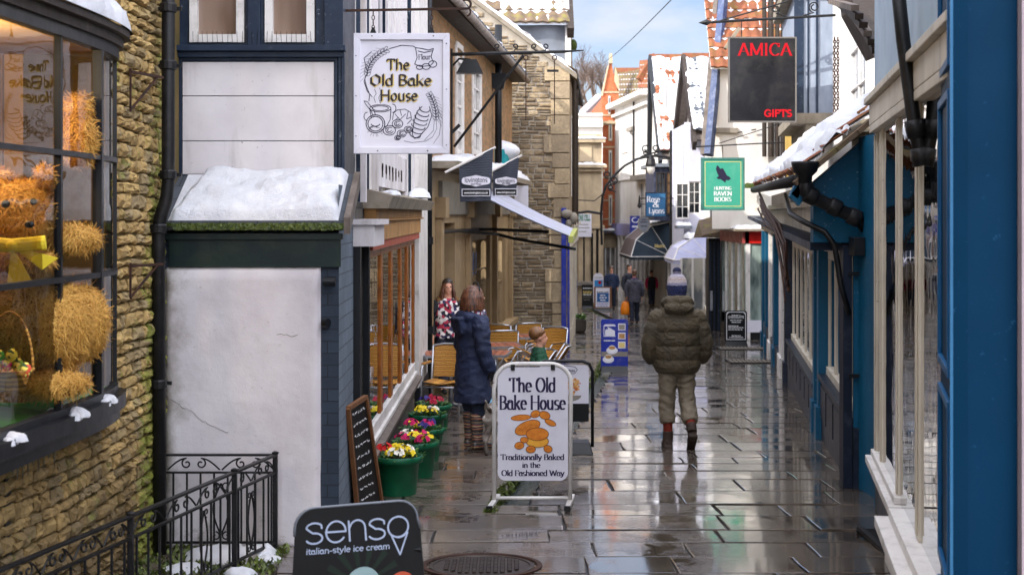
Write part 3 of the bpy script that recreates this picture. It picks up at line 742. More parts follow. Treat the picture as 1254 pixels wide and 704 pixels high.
# ------------------------------------------------------------------ LEFT: ochre stone shop with its bow window
FA = Fac((AX(-6), -6), (-2.33, 9.8))
uA = lambda y: (y+6)/ (FA.d.y)
gA = gz(9)-.3
A = thing('stone_shop', 'ochre rubble stone shop with a curved black bay window full of straw animals', 'building', (-2.6, 8, -.3))
bayU0, bayU1 = uA(5.2), FA.u(128)        # bay along the wall
bz0, bz1 = FA.z(118, 490), FA.z(120, 62)
m = MB()
hole = (bayU0-.02, bayU1+.03, bz0-.02, bz1)
FA.wall(m, 0, FA.L, gA, 7.2, [hole, (uA(-2), uA(1), -.1, 1.9)], .5)
m.box(-9, -2.34, 9.82, 22, -2, 6.2)
A_ = m.build('wall', m_mortarA, A)
m = MB()
def insA(a, b, c, d): return not (b > hole[0] and a < hole[1] and d > hole[2] and c < hole[3])
stones(m, FA, uA(5.0), FA.L-.02, gA, 3.6, insA, h=(.05,.095), l=(.08,.2), depth=.036, gap=.016, rough=.75)
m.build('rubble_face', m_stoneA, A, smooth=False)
m = MB(); m.box(-9.5, -2.1, -6, 9.9, 7.2, 7.4); m.prism([(-2.0,-6,7.4),(-5.6,-6,9.6),(-9.5,-6,7.4)], (0,15.9,0)); m.build('roof', m_tiledk, A)
# bay: plan follows a shallow arc
bl = bayU1-bayU0
def bayp(t, z, w=0):       # t 0..1 along the arc
    s = .17*(1-abs(2*t-1)**4)**.6 if 0 < t < 1 else 0
    # near its far end the bow turns back to the wall
    return FA.pt(bayU0+bl*t, z, .02+s+w)
bay = MB()
ts = [i/40 for i in range(41)]
def ring(mb, z0, z1, w0, w1, tt=ts):
    for a, b in zip(tt, tt[1:]):
        mb.hexa([bayp(a,z0,w0), bayp(b,z0,w0), bayp(b,z0,w1), bayp(a,z0,w1), bayp(a,z1,w0), bayp(b,z1,w0), bayp(b,z1,w1), bayp(a,z1,w1)])
B = MB(); ring(B, bz0-.02, bz0+.06, -.10, .075); ring(B, bz0-.09, bz0-.022, -.10, .04); 
B.build('bay_sill', m_blackwood, A)
B = MB(); ring(B, bz0+.06, bz0+.10, -.02, .03); ring(B, bz1-.06, bz1, -.02, .035)
zr = [bz0+.06+(bz1-bz0-.12)*k for k in (.36, .695)]
for z in zr: ring(B, z-.014, z+.014, -.015, .026)
def tpx(px):               # arc parameter under a photo column
    lo, hi = .3, .999
    best = min((abs(CX+FX*(bayp(t,0).x)/bayp(t,0).y-px), t) for t in [.3+.7*i/600 for i in range(601)])
    return best[1]
mull = [tpx(71), tpx(119)]
mull = [mull[0]-(mull[1]-mull[0])*1.25*k for k in (2.4, 1.2)] + mull
def post(mb, t, hw, w0=-.02, w1=.035, z0=None, z1=None):
    a, b = bayp(max(t-.004, 0), 0), bayp(min(t+.004, 1), 0); d = (b-a).normalized(); n = V((d.y, -d.x, 0)); c = bayp(t, 0)
    z0 = bz0+.06 if z0 is None else z0; z1 = bz1 if z1 is None else z1
    q = lambda s, w, z: V((c.x, c.y, z))+d*s+n*w
    mb.hexa([q(-hw,w0,z0), q(hw,w0,z0), q(hw,w1,z0), q(-hw,w1,z0), q(-hw,w0,z1), q(hw,w0,z1), q(hw,w1,z1), q(-hw,w1,z1)])
for t in mull[:-1]: post(B, t, .013, -.015, .02)
post(B, mull[-1], .02, -.02, .03); post(B, .985, .025, -.04, .02)
win = B.build('bay_window', m_blackwood, A)
g = MB(); tt = [i/60 for i in range(61)]
for a, b in zip(tt, tt[1:]): g.face([bayp(a, bz0+.06), bayp(b, bz0+.06), bayp(b, bz1-.03), bayp(a, bz1-.03)])
g.build('pane', m_glass3, win, smooth=True)
# bay hood with snow
B = MB(); ring(B, bz1, bz1+.05, -.05, .06); ring(B, bz1+.052, bz1+.09, -.05, .10)
for a, b in zip(ts, ts[1:]):
    B.face([bayp(a,bz1+.09,.115), bayp(b,bz1+.09,.115), FA.pt(bayU0+bl*b, bz1+.30, .03), FA.pt(bayU0+bl*a, bz1+.30, .03)])
B.build('bay_hood', m_darkwood, A)
def hoodfn(u, v):
    t = .05+.9*u; p = bayp(t, bz1+.095, .11); q = FA.pt(bayU0+bl*t, bz1+.30, .04); return p.lerp(q, v), V((.4,0,1)).normalized()
meta(snow_slab(hoodfn, 60, 10, .10, seed=3, sc=9).build('snow', m_snow, loc=FA.pt(bayU1-1, bz1+.1), smooth=True), 'rim of melting snow on the hood over the curved bay window', 'snow', kind='stuff')
for i, (t, w, r) in enumerate(((tpx(82), .09, .055), (tpx(122), .08, .05), (tpx(4), .08, .05))):
    c = bayp(t, bz0+.055, w-.03); h = MB(); heap(h, c, r*1.1, r*1.0, r*.7, seed=i, lump=.9, nu=24); [heap(h, c+(FA.pt(1,0)-FA.pt(0,0))*dx*r+V((0,0,-.01)), r*s, r*s, r*s*.9, seed=i*3+dx, lump=1.2, nu=18) for dx, s in ((-1.3,.6),(.9,.75),(1.9,.4),(-.6,.5))]
    meta(h.build('snow', m_snow, loc=c, smooth=True), ['lump of snow midway along the black sill of the bay window', 'lump of snow on the far corner of the black bay window sill', 'lump of snow at the left edge of the photo on the bay window sill'][i], 'snow', kind='stuff')
# icicles under the sill
ic = MB()
for i in range(9):
    t = tpx(6+i*6.5); c = bayp(t, bz0-.09, .035); L = U(.02, .085); ic.tube([c, c-V((0,0,L*.6)), c-V((0,0,L))], [.006,.004,.001], 6)
meta(ic.build('icicles', glass_mat('ice', (.8,.88,.95)), loc=bayp(.9, bz0)), 'row of small icicles hanging under the bay window sill', 'icicles', kind='stuff')
# wall under the bay: dark recess and corner post
m = MB(); p = P(3, 500, 7.2); m.box(p.x-.04, p.x+.03, 7.16, 7.24, gA, bz0-.09); m.build('bay_post', m_blackwood, A)
# back of display: shelf, warm inner wall, curtain
sh = MB()
for a, b in zip(ts[2:-2], ts[3:-1]): sh.hexa([bayp(a,bz0+.0,-.75), bayp(b,bz0+.0,-.75), bayp(b,bz0+.0,-.02), bayp(a,bz0+.0,-.02), bayp(a,bz0+.075,-.75), bayp(b,bz0+.075,-.75), bayp(b,bz0+.075,-.02), bayp(a,bz0+.075,-.02)])
sh.build('display_shelf', M('green_baize', '3c9a34', .9, '2a7526', ns=12, bs=90, bst=.8), A)
m = MB(); 
for i in range(60):
    a, b = i/60, (i+1)/60
    f = lambda t: FA.pt(bayU0-.1+(bl+.2)*t, 0, -.62+.03*math.sin(t*150))
    p, q = f(a), f(b); m.face([(p.x,p.y,bz0), (q.x,q.y,bz0), (q.x,q.y,bz1), (p.x,p.y,bz1)])
m.build('curtain', M('cream_curtain', 'a98e7a', .9, '8b6f5c', ns=3), A)
m = MB(); FA.box(m, bayU0-.1, bayU1+.1, bz1-.004, bz1+.03, -.9, .0); FA.box(m, bayU0-.1, bayU1+.1, bz0-.3, bz0-.01, -.9, -.05); FA.box(m, bayU1+.03, bayU1+.06, bz0, bz1, -.9, -.02)
m.build('display_lining', M('ochre_lining', 'a8803a', .9, '8a672e'), A)
dl = thing('display_fill_lamp', 'warm spotlight over the straw display inside the bay window', 'lamp', P(60, 70, 7.7))  # fixture and point light added to brighten the dark straw display
m = MB(); q = V((-2.95, 7.3, bz1-.09)); m.lathe(q, [(.03,.08),(.05,.02),(.06,0)], 14, cap=False); m.build('shade', m_blackwood, dl)
m = MB(); m.ball(q+V((0,0,.02)), .03); bm_ = NT('added_warm_bulb'); bm_.b.inputs['Emission Color'].default_value = (1,.7,.38,1); bm_.b.inputs['Emission Strength'].default_value = 12; m.build('bulb', bm_.m, dl)
ld = bpy.data.lights.new('display_fill_light', 'POINT'); ld.energy = 26; ld.color = (1,.76,.45); ld.shadow_soft_size = .06; lo_ = bpy.data.objects.new('display_fill_light', ld); col.objects.link(lo_); lo_.location = q+V((.12,-.15,-.06))
# straw rabbit: continuous body, tufted with straw
def straw(mb, c, r, n, L=.05, down=-.3):
    c = V(c); rx, ry, rz = r
    for _ in range(n):
        d = V((random.gauss(0,1), random.gauss(0,1), random.gauss(0,1))).normalized()
        p = c+V((d.x*rx, d.y*ry, d.z*rz)); t = V((U(-1,1), U(-1,1), U(-1,1)+down)); t = (t-d*t.dot(d)*.75).normalized(); s = t.cross(d).normalized()*U(.0012,.0022)
        mb.cur = random.random(); q = p+t*L*U(.5,1.2)+d*.008; mb.face([p-s, p+s, q+s*.5, q-s*.5])
m_straw = straw_mat('straw', 'c08a34', 'd9ac56', '8a5a1e'); m_strawbody = M('straw_body', '9a6a26', .9, '6e4716', ns=20, bs=80, bst=1)
def bpx(px, py, Y): return P(px, py, Y)
rb = MB(); hc = bpx(28, 262, 7.35); 
parts = [(hc, (.155,.17,.165)), (hc+V((.06,-.10,-.045)), (.085,.08,.07)), (bpx(2, 222, 7.35), (.045,.05,.06)), (bpx(56, 218, 7.35), (.045,.05,.06)), (hc+V((-.09,.03,-.42)), (.25,.22,.27)),
         (bpx(48, 400, 7.5), (.27,.22,.26)), (bpx(86, 292, 7.5), (.16,.09,.07)), (bpx(25, 318, 7.25), (.16,.10,.075)), (bpx(95, 395, 7.75), (.16,.14,.2)), (bpx(60, 470, 7.4), (.2,.14,.07))]
for c, r in parts: rb.ball(c, r, 18, 12)
tb = thing('straw_bear', 'large straw bear with a black nose and yellow bow seated behind the bay window', 'straw figure', bpx(48, 450, 7.5))
me = remesh(rb, .02, 4); me.transform(Matrix.Translation(-bpx(48, 450, 7.5))); mesh_obj('body', me, m_strawbody, tb)
st = MB()
for c, r in parts: straw(st, c, r, int(9000*(r[0]*r[2])/.05)+200)
st.build('straw', m_straw, tb)
for e, (px, py, r) in enumerate(((7, 250, .014), (41, 247, .012))):
    m = MB(); q = bpx(px, py, 7.12); m.ball(q, r*1.5, 10, 8); m.build('eye', m_pblack, tb)
m = MB(); m.ball(bpx(36, 275, 7.02), (.024,.016,.018)); m.build('nose', m_pblack, tb)
m = MB(); q = bpx(14, 301, 7.14)
m.tube([q+V((-.22,0,.02)), q, q+V((.16,.02,.015))], .035, 10, flat=.5); m.ball(q, (.04,.025,.03)); m.prism([q, q+V((-.02,-.01,-.2)), q+V((.1,-.01,-.17))], (0,.01,0)); m.prism([q, q+V((.14,.02,-.12)), q+V((.22,.02,-.06))], (0,.01,0))
m.build('ribbon_bow', M('yellow_gauze', 'd8c234', .7, 'b8a020'), tb)
for px, py, Y, r, lb in ((96, 170, 7.85, .1, 'smaller straw animal figure at the back of the bay window'), (25, 470, 7.9, .12, 'straw bundle standing low behind the basket')):
    t = thing('straw_figure', lb, 'straw figure', bpx(px, py, Y)); m = MB(); m.ball(bpx(px, py, Y), (r,r,r*1.5)); m.ball(bpx(px, py-r*1.7*225, Y), r*.75); m.build('body', m_strawbody, t, smooth=True)
    s = MB(); straw(s, bpx(px, py, Y), (r,r,r*1.5), 1400); straw(s, bpx(px, py-r*1.7*225, Y), (r*.75,)*3, 800); s.build('straw', m_straw, t)
# basket of painted eggs
bc = bpx(12, 452, 6.95); bk = thing('egg_basket', 'wicker basket with a tall handle holding painted eggs in the bay window', 'basket', bc-V((0,0,.1)))
m = MB(); m.lathe(bc-V((0,0,.1)), [(.07,0),(.085,.06),(.11,.1),(.115,.1),(.1,.08)], 24, cap=False); m.build('bowl', m_wicker, bk, smooth=True)
m = MB(); m.tube([bc+V((.11*math.cos(a), 0, .27*math.sin(a))) for a in [PI*i/16 for i in range(17)]], .006, 6); m.build('handle', m_wicker, bk)
for i, (dx, dz, c) in enumerate(((-.05,.02,'e0c030'),(.0,.03,'d83a80'),(.05,.02,'8ab83a'),(.02,.065,'e8d040'),(-.04,.06,'4aa040'),(.085,.0,'d05030'))):
    m = MB(); m.ball(bc+V((dx,-.03,dz)), (.028,.028,.036)); o = meta(m.build('painted_egg', cells_mat('egg_paint_%d' % i, [c, 'e8d860', '2a4a2a', c], 60), loc=bc+V((dx,-.03,dz)), smooth=True), ['yellow painted egg at the left of the basket','pink painted egg in the middle of the basket','green painted egg at the right of the basket','big yellow painted egg on top of the basket','dark green painted egg behind the others in the basket','red painted egg at the rim of the basket'][i], 'egg', 'painted eggs in the basket')

# iron brackets on the stone wall
for k, (py0, py1) in enumerate(((88, 137), (326, 366))):
    a = FA.u(150); z1 = FA.z(150, py0); z0 = FA.z(150, py1); bx = V((XX(199, 9.35), 9.35, z1))
    m = MB(); p = FA.pt(a, z1, .05); q = FA.pt(a, z0, .05); m.bar(p+V((0,0,.02)), q, .012); m.bar(p, bx, .016); m.bar(q+V((0,0,.01)), p.lerp(bx, .85), .012)
    meta(m.build('wall_bracket', m_rust, loc=p), ['rusty iron bracket high on the stone wall beside the bay window', 'rusty iron bracket low on the stone wall beside the bay window'][k], 'bracket', 'iron brackets on the stone wall')

# downpipe at the corner
yP = 9.5
m = MB(); X1, X0 = XX(206, yP), XX(194, yP)
dp = thing('downpipe', 'tall black cast iron downpipe in the corner between stone wall and white wall', 'downpipe', (X0, yP, gz(yP)))
m.tube([(X1, yP, 6.5), (X1, yP, ZZ(225, yP)), (XX(204,yP), yP, ZZ(243, yP)), (XX(196,yP), yP, ZZ(268, yP)), (X0, yP, ZZ(290, yP)), (X0+.01, yP, gz(yP)-.3)], .043, 14); m.build('pipe', m_iron, dp, smooth=True)
for py in (10, 80, 214, 280, 470):
    m = MB(); x = X1 if py < 230 else X0; m.lathe((x, yP, ZZ(py, yP)), [(.05,-.03),(.056,-.025),(.056,.02),(.05,.03)], 14); m.obox((x, yP+.05, ZZ(py,yP)), (.075,0,0), (0,.01,0), (0,0,.012)); m.build('collar', m_iron, dp)

# ------------------------------------------------------------------ LEFT: white and navy house facing us
YB, YU = 9.8, 10.35
FB = Fac((-2.45, YB), (XX(415, YB), YB)); FBU = Fac((-2.6, YU), (XX(421, YU), YU))
H = thing('white_house', 'narrow house end with white render, navy frame and white boarded panel above a snowy lean-to', 'building', (-1.8, YB, gz(YB)))
g = gz(YB)-.2
m = MB(); FB.wall(m, 0, FB.L, g, ZZ(285, YB)); m.build('wall', m_bluebrick, H)
m = MB()   # side towards the street
FS = Fac((XX(415, YB)-.002, YB), (-1.172, 10.95)); FS.wall(m, 0, FS.L, g, ZZ(272, YB)+.25); m.box(-3, -1.2, 10.4, 10.95, g, 1.8); m.build('side_wall', m_greybrick, H)
m = MB(); FB.box(m, FB.u(208), FB.L+.015, ZZ(327, YB)+.002, ZZ(290, YB), .002, .03); FB.box(m, FB.u(205), FB.L+.03, ZZ(293, YB), ZZ(286, YB), .0, .055); m.build('fascia_beam', m_dkgreen, H)
m = MB()
def rend(u, v):
    px = 202+191*u; py = 672-345*v; p = P(px, py, YB); e = min(u, 1-u, v*2, 1-v)
    return V((p.x, YB-.035*min(1, e*25)**.5-.004*fbm(p, 3)-.0012*fbm(p, 14), p.z))
m.grid(rend, 60, 100); rp_ = m.build('render_panel', m_render, H, smooth=True)
r = random.Random(3)
for pts in ([(203,482),(212,489),(224,497),(236,503),(247,512),(258,520),(272,524),(284,530)],[(339,408),(352,410),(371,410)]):
    m = MB(); q = [P(x+r.uniform(-1,1), y+r.uniform(-1.5,1.5), YB)+V((0,-.0375,0)) for a_, b_ in zip(pts, pts[1:]) for x, y in [(a_[0]+(b_[0]-a_[0])*k/4, a_[1]+(b_[1]-a_[1])*k/4) for k in range(4)]]; m.tube(q, .0013, 4); m.build('crack', m_greywood, rp_)
m = MB(); m.tube([(XX(397, YB), YB-.06, ZZ(344, YB)), (XX(412, YB), YB-.06, ZZ(344, YB))], .032, 12); m.tube([(XX(397, YB), YB-.03, ZZ(395, YB)), (XX(403, YB), YB-.05, ZZ(395, YB))], .03, 12); m.split('pipe_stub', m_blackwood, H)
# lean-to roof
zt, zb = ZZ(214, YU), ZZ(270, YB)
m = MB(); rx0, rx1 = -2.4, XX(424, YB-.08)
m.hexa([(rx0, YB-.1, zb-.04), (rx1, YB-.1, zb-.04), (rx1-.02, YU, zt-.04), (rx0, YU, zt-.04), (rx0, YB-.1, zb), (rx1, YB-.1, zb), (rx1-.02, YU, zt), (rx0, YU, zt)])
m.build('lean_to_roof', m_slate, H)
m = MB(); m.prism([(rx1-.012, YB-.12, zb-.09), (rx1+.03, YB-.12, zb-.09), (rx1+.03, YB-.12, zb+.02), (rx1-.012, YB-.12, zb+.02)], (0, YU-YB+.1, zt-zb)); m.build('barge_board', m_greywood, H)
m = MB()
for i in range(2600):
    x = U(-2.28, rx1-.02); s = U(.006, .014); c = V((x, YB-.112+U(-.01,.01), zb-.045+U(-.012,.022))); t = U(0,6.28); a = V((math.cos(t), U(-.6,.2), math.sin(t)))*s; b = V((-math.sin(t), U(-.5,.5), math.cos(t)))*s
    m.cur = random.random()*.7; m.face([c-a, c-b, c+a, c+b])
m.build('mossy_edge', m_mossleaf, H)
def leanfn(u, v):
    return V((-2.27+(rx1-.05+2.27)*(u if v < .5 else u*(1-.0)), YB-.10+(YU-YB+.06)*v, zb+(zt-zb)*v+.0)), V((0,-.2,1)).normalized()
sn = snow_slab(leanfn, 80, 26, .10, seed=5, sc=3.2, amp=.45, keep=lambda u, v, p: 1 if u > .02+.12*v+.03*fbm(p, 5) else .0)
meta(sn.build('snow', m_snow, loc=(-1.8, YB, zb), smooth=True), 'thick smooth snow lying on the lean-to roof over the white wall', 'snow', kind='stuff')
# upper wall
m = MB(); pn = (FBU.u(224), FBU.u(409), ZZ(214, YU), ZZ(76, YU))
wz0, wz1 = ZZ(52, YU), ZZ(-85, YU)
wins = [(FBU.u(231), FBU.u(301)), (FBU.u(323), FBU.u(387))]
FBU.wall(m, 0, FBU.L, 1.9, 6.6, [(a, b, wz0, wz1) for a, b in wins], .08)
FBS = Fac((FBU.B.x, YU), (-1.17, 10.98)); FBS.wall(m, 0, FBS.L, 1.5, 6.6)
m.build('upper_wall', m_navy, H)
m = MB(); zs = [ZZ(p, YU) for p in (214, 173, 118, 76)]
for a, b in zip(zs, zs[1:]): FBU.box(m, pn[0], pn[1], a+.003, b-.003, .0, .012)
m.build('boarded_panel', m_board, H, bevel=.002)
m = MB()
for k, (e, w) in enumerate(((.0,.022),(.028,.036),(.052,.05))):
    o = .006+e; i = o+.022
    FBU.box(m, pn[0]-i, pn[0]-o, pn[2]-.08, pn[3]+i, 0, w); FBU.box(m, pn[1]+o, pn[1]+i, pn[2]-.08, pn[3]+i, 0, w); FBU.box(m, pn[0]-o, pn[1]+o, pn[3]+o, pn[3]+i, 0, w-.002); FBU.box(m, pn[0]-o, pn[1]+o, pn[2]-i, pn[2]-o, 0, w-.002)
m.build('panel_moulding', m_navy, H, bevel=.003)
m = MB(); FBU.box(m, FBU.u(212), FBU.L+.02, wz0-.07, wz0-.03, 0, .1); FBU.box(m, FBU.u(213), FBU.L+.01, wz0-.11, wz0-.072, 0, .06)
FBU.box(m, wins[0][1]+.02, wins[1][0]-.02, wz0-.03, wz1, 0, .04)
FBU.box(m, FBU.u(398), FBU.L, wz0-.03, wz1, 0, .05); m.build('window_surround', m_navy, H, bevel=.003)
for a, b in wins: FBU.window(H, a+.01, b-.01, wz0-.002, wz1, m_white, dark_pane('net_curtained_glass', '6b5446', .12, '8a7466'), 1, 2, w=-.03, fw=.055)
m = MB(); m.box(-9, -2.4, 9.9, 20, 6.4, 6.6); m.prism([(-1.0,10.2,6.6),(-4.5,10.2,9.4),(-8,10.2,6.6)], (0,10.2,0)); m.box(-8, -1.2, 10.4, 20.3, 6.3, 6.58); m.build('roof', m_tiledk, H)
m = MB()
for i in range(26): x = XX(232+i*6.0, YU); m.tube([(x, YU-.04, wz0-.02), (x+U(-.006,.006), YU-.05, wz0+.07)], .0016, 4)
m.build('bird_spikes', m_iron, H)

# ------------------------------------------------------------------ iron railing round the light well
ra, rb_, rc = V((XX(338, 9.65), 9.62, 0)), V((XX(160, 7.67), 7.67, 0)), V((XX(-90, 6.0), 6.0, 0))
zr0 = .285
R = thing('iron_railing', 'black wrought iron railing with scrolls around the light well', 'railing', (ra.x, ra.y, gz(9.6)))
def spiral(c, r0, turns, ang0, axis_u, n=20, k=.22, sgn=1): return [c+axis_u*(r0*(1-(1-k)*i/n)*math.cos(ang0+sgn*turns*2*PI*i/n))+V((0,0,1))*(r0*(1-(1-k)*i/n)*math.sin(ang0+sgn*turns*2*PI*i/n)) for i in range(n+1)]
def run(a, b, posts, nb, nscroll):
    d = (b-a); L = d.length; d = d/L
    top = zr0; mid = zr0-.115; bot = gz((a.y+b.y)/2)+.02
    m = MB(); m.bar(a+V((0,0,top)), b+V((0,0,top)), .035, .014); m.build('top_rail', m_iron, R, bevel=.002)
    m = MB(); m.bar(a+V((0,0,mid)), b+V((0,0,mid)), .022, .012); m.build('mid_rail', m_iron, R)
    m = MB(); m.bar(a+V((0,0,gz(a.y)+.05)), b+V((0,0,gz(b.y)+.05)), .022, .014); m.build('bottom_rail', m_iron, R)
    for i in range(nb):
        p = a+d*L*(i+.5)/nb; m = MB(); m.bar(p+V((0,0,mid)), p+V((0,0,gz(p.y)+(.05))), .012); m.build('baluster', m_iron, R)
    for i in range(nscroll):
        c = a+d*L*(i+.5)/nscroll; w = L/nscroll; zc = (top+mid)/2
        m = MB()
        for s in (-1, 1):
            e = c+d*s*w*.13+V((0,0,zc+.0)); sp = spiral(e, .036, 1.15, PI/2, d, sgn=-s)
            tail = [c+d*s*w*(.48-.35*k/8)+V((0,0,zc-.04+.075*(math.sin(PI/2*k/8)))) for k in range(8)]
            m.tube(tail+sp, .0055, 6)
        m.build('scroll', m_iron, R)
    for q in posts:
        p = a+d*L*q; m = MB(); m.bar(p+V((0,0,top-.005)), p+V((0,0,gz(p.y)-.1)), .03); m.lathe(p+V((0,0,top+.005)), [(.022,0),(.024,.012),(.008,.02)], 10); m.build('post', m_iron, R)
run(ra, rb_, (0, .33, 1), 15, 5); run(rb_, rc, (1,), 13, 6)
rd = V((XX(204, 9.62), 9.62, 0)); run(rd, ra, (), 8, 2)
for k, (p, q) in enumerate(((ra.lerp(rb_, .2), 0), (ra.lerp(rb_, .55), 0), (rd.lerp(ra, .5), 0))):
    d = (rb_-ra).normalized() if k < 2 else V((1,0,0)); m = MB(); z = gz(p.y)
    for s in (-1, 1):
        m.tube([p+d*s*(.05*math.sin(PI*t/12))+V((0,0,z+.1+.42*t/12*.8)) for t in range(13)], .006, 6); m.tube(spiral(p+d*s*.035+V((0,0,z+.09)), .03, 1, PI/2, d, sgn=s), .005, 6); m.tube(spiral(p+d*s*.035+V((0,0,z+.42)), .03, 1, -PI/2, d, sgn=-s), .005, 6)
    m.build('ornament', m_iron, R)
for i, (px, py, Y, rx, h) in enumerate(((270, 655, 9.35, .26, .1), (318, 652, 9.45, .16, .09), (225, 660, 9.0, .16, .06), (296, 690, 8.8, .1, .07), (330, 648, 9.3, .1, .05))):
    c = V((XX(px, Y), Y, gz(Y)-.02)); m = MB(); heap(m, c, rx, rx*.7, h, seed=i+3, lump=.8); meta(m.build('snow', m_snow, loc=c, smooth=True), ['broad heap of snow inside the iron railing', 'heap of snow in the right corner of the railing', 'thin patch of snow at the foot of the stone wall', 'crumbled snow in front of the iron railing', 'small snow clump by the railing corner post'][i], 'snow', kind='stuff')
m = MB()
for i in range(1500):
    y = U(8.2, 9.75); x = U(AX(y), -1.45); c = V((x, y, gz(y)+.0)); s = U(.008,.02); t = U(0,6.28); m.cur = random.random(); a = V((math.cos(t), math.sin(t), .2))*s; b = V((-math.sin(t), math.cos(t), .5))*s; m.face([c-a, c-b*.5, c+a, c+b+V((0,0,s))])
meta(m.build('moss', m_mossleaf, loc=(-2, 9, -.3)), 'patches of moss on the ground inside the railing', 'moss', kind='stuff')
# ------------------------------------------------------------------ LEFT: the bake house front
XB = -1.17
FK = Fac((XB, 10.951), (XB, 20.4))
gk = gz(20)-.3
K = thing('bakery', 'bakery front with varnished shop window, white boarded upper storey and oak fascia', 'building', (XB, 14, gz(14)))
wa, wb = FK.u(446), FK.u(506); wz0, wz1 = .0, 1.6
da, db = FK.u(434.5), FK.u(444)
pa, pb = FK.u(508), FK.u(517.5)
m = MB(); FK.wall(m, 0, wa, gk, 2.1, [(da, db, gz(11.3)-.1, 1.62)], .1); FK.wall(m, wa, wb+.08, gk, wz0-.13, []); m.build('lower_wall', m_plinthstone, K)
m = MB(); FK.wall(m, wa, FK.L, wz1+.2, 6.3, [(FK.u(462), FK.u(474), 3.3, 4.9), (FK.u(497), FK.u(503), 3.3, 4.9)], .08); FK.wall(m, 0, wa, 2.1, 6.3)
m.box(-9, XB-.5, 20.1, 20.38, -2, 6.2); m.build('upper_wall', m_white, K)
m = MB()
for i in range(15): # vertical cover boards
    u = .15+i*.62; FK.box(m, u, u+.05, 1.95, 6.3, .0, .022)
for k, px in enumerate((440, 455, 491)): FK.box(m, FK.u(px), FK.u(px)+.09, 1.95, 6.3, .0, .05)
m.build('cover_boards', m_board, K)
m = MB(); 
for px in (436, 447, 458.5, 500): FK.box(m, FK.u(px), FK.u(px)+.035, 1.95, 6.3, .0, .03)
m.split('black_strip', m_navy, K)
for a, b in ((462, 474), (497, 503)): FK.window(K, FK.u(a), FK.u(b), 3.3, 4.9, m_navy, m_pane, 1, 2)
m = MB(); FK.box(m, FK.u(457), FK.u(492), ZZ(232, 14), ZZ(188, 14), .0, .05); m.build('sign_board', m_board, K)
m = MB()   # faint remains of old painted letters
for i in range(7):
    u0 = FK.u(460)+i*(FK.u(488)-FK.u(460))/7; 
    for j in range(5): FK.box(m, u0+U(0,.12), u0+U(.13,.2), ZZ(212,14)+U(-.09,.02), ZZ(212,14)+U(.021,.05), .05, .0512)
m.build('worn_marks', m_greywood, K)
# hood over the window
zt = ZZ(243, 13.5)
m = MB(); a, b = wa-.12, wb+.25
m.hexa([FK.pt(a,zt-.1,0), FK.pt(b,zt-.1,0), FK.pt(b,zt-.1,.2), FK.pt(a,zt-.1,.2), FK.pt(a,zt+.06,0), FK.pt(b,zt+.06,0), FK.pt(b,zt-.0,.24), FK.pt(a,zt-.0,.24)])
m.build('window_hood', m_weather, K)
hp = FK.pt(FK.u(502), zt+.05, .11)
m = MB(); heap(m, hp, .13, .8, .1, seed=9); meta(m.build('snow', m_snow, loc=hp, smooth=True), 'snow left on the far end of the ledge above the bakery window', 'snow', kind='stuff')
hp = FK.pt(FK.u(463), zt+.03, .12)
m = MB(); heap(m, hp, .09, .3, .035, seed=19); meta(m.build('snow', m_snow, loc=hp, smooth=True), 'small scrap of snow on the near end of the ledge above the bakery window', 'snow', kind='stuff')
m = MB(); FK.box(m, da-.12, wa-.02, 1.62, 1.78, .0, .16); FK.box(m, da-.15, wa-.04, 1.78, 1.82, .0, .2); m.build('door_canopy', m_board, K)
m = MB(); FK.box(m, wa-.02, wb+.06, wz1+.22, zt-.1, .002, .10); FK.box(m, wa-.02, wb+.06, wz1+.04, wz1+.20, .002, .085); FK.box(m, wa-.02, wb+.06, wz1+.201, wz1+.219, .002, .12); m.build('oak_fascia', m_oakpale, K, bevel=.004)
m = MB(); FK.box(m, wa-.0, wb+.05, wz1-.03, wz1+.038, -.02, .07); m.build('lintel_strip', M('faded_red_wood', 'a5533f', .6, '8b4534'), K)
# sill and ledge
m = MB(); FK.box(m, wa-.02, wb+.05, wz0-.0, wz0+.10, -.05, .02); FK.box(m, wa-.02, wb+.05, wz0-.04, wz0-.002, -.05, .045); m.build('inner_sill', m_white, K, bevel=.004)
m = MB(); m.hexa([FK.pt(wa-.08,wz0-.12,0), FK.pt(wb+.1,wz0-.12,0), FK.pt(wb+.1,wz0-.12,.09), FK.pt(wa-.08,wz0-.12,.09), FK.pt(wa-.08,wz0-.042,0), FK.pt(wb+.1,wz0-.042,0), FK.pt(wb+.1,wz0-.065,.10), FK.pt(wa-.08,wz0-.065,.10)])
m.build('window_ledge', m_greywood, K, bevel=.006)
W = MB()
us = [wa]+[FK.u(p) for p in (466, 478.5, 490, 498)]+[wb]
for i, u in enumerate(us):
    w_ = .11 if 0 < i < len(us)-1 else .06; FK.box(W, u-w_, u+w_, wz0+.10, wz1-.03, -.05, .012)
FK.box(W, wa+.05, wb-.05, wz1-.10, wz1-.031, -.05, .010)
wn = W.build('shop_window', m_oak, K, bevel=.004)
g = MB(); g.face([FK.pt(wa, wz0+.1, -.003), FK.pt(wb, wz0+.1, -.003), FK.pt(wb, wz1, -.003), FK.pt(wa, wz1, -.003)]); g.build('pane', m_glass2, wn)
m = MB()
for i in range(40):
    a, b = i/40, (i+1)/40; q = lambda t: FK.pt(FK.u(478)+(wb-FK.u(478))*t, 0, -.14+.03*math.sin(t*60)); p, r = q(a), q(b); m.face([(p.x,p.y,.1),(r.x,r.y,.1),(r.x,r.y,1.55),(p.x,p.y,1.55)])
m.build('curtain', M('russet_curtain', '8f4f22', .9, '6b3514', ns=5), wn)
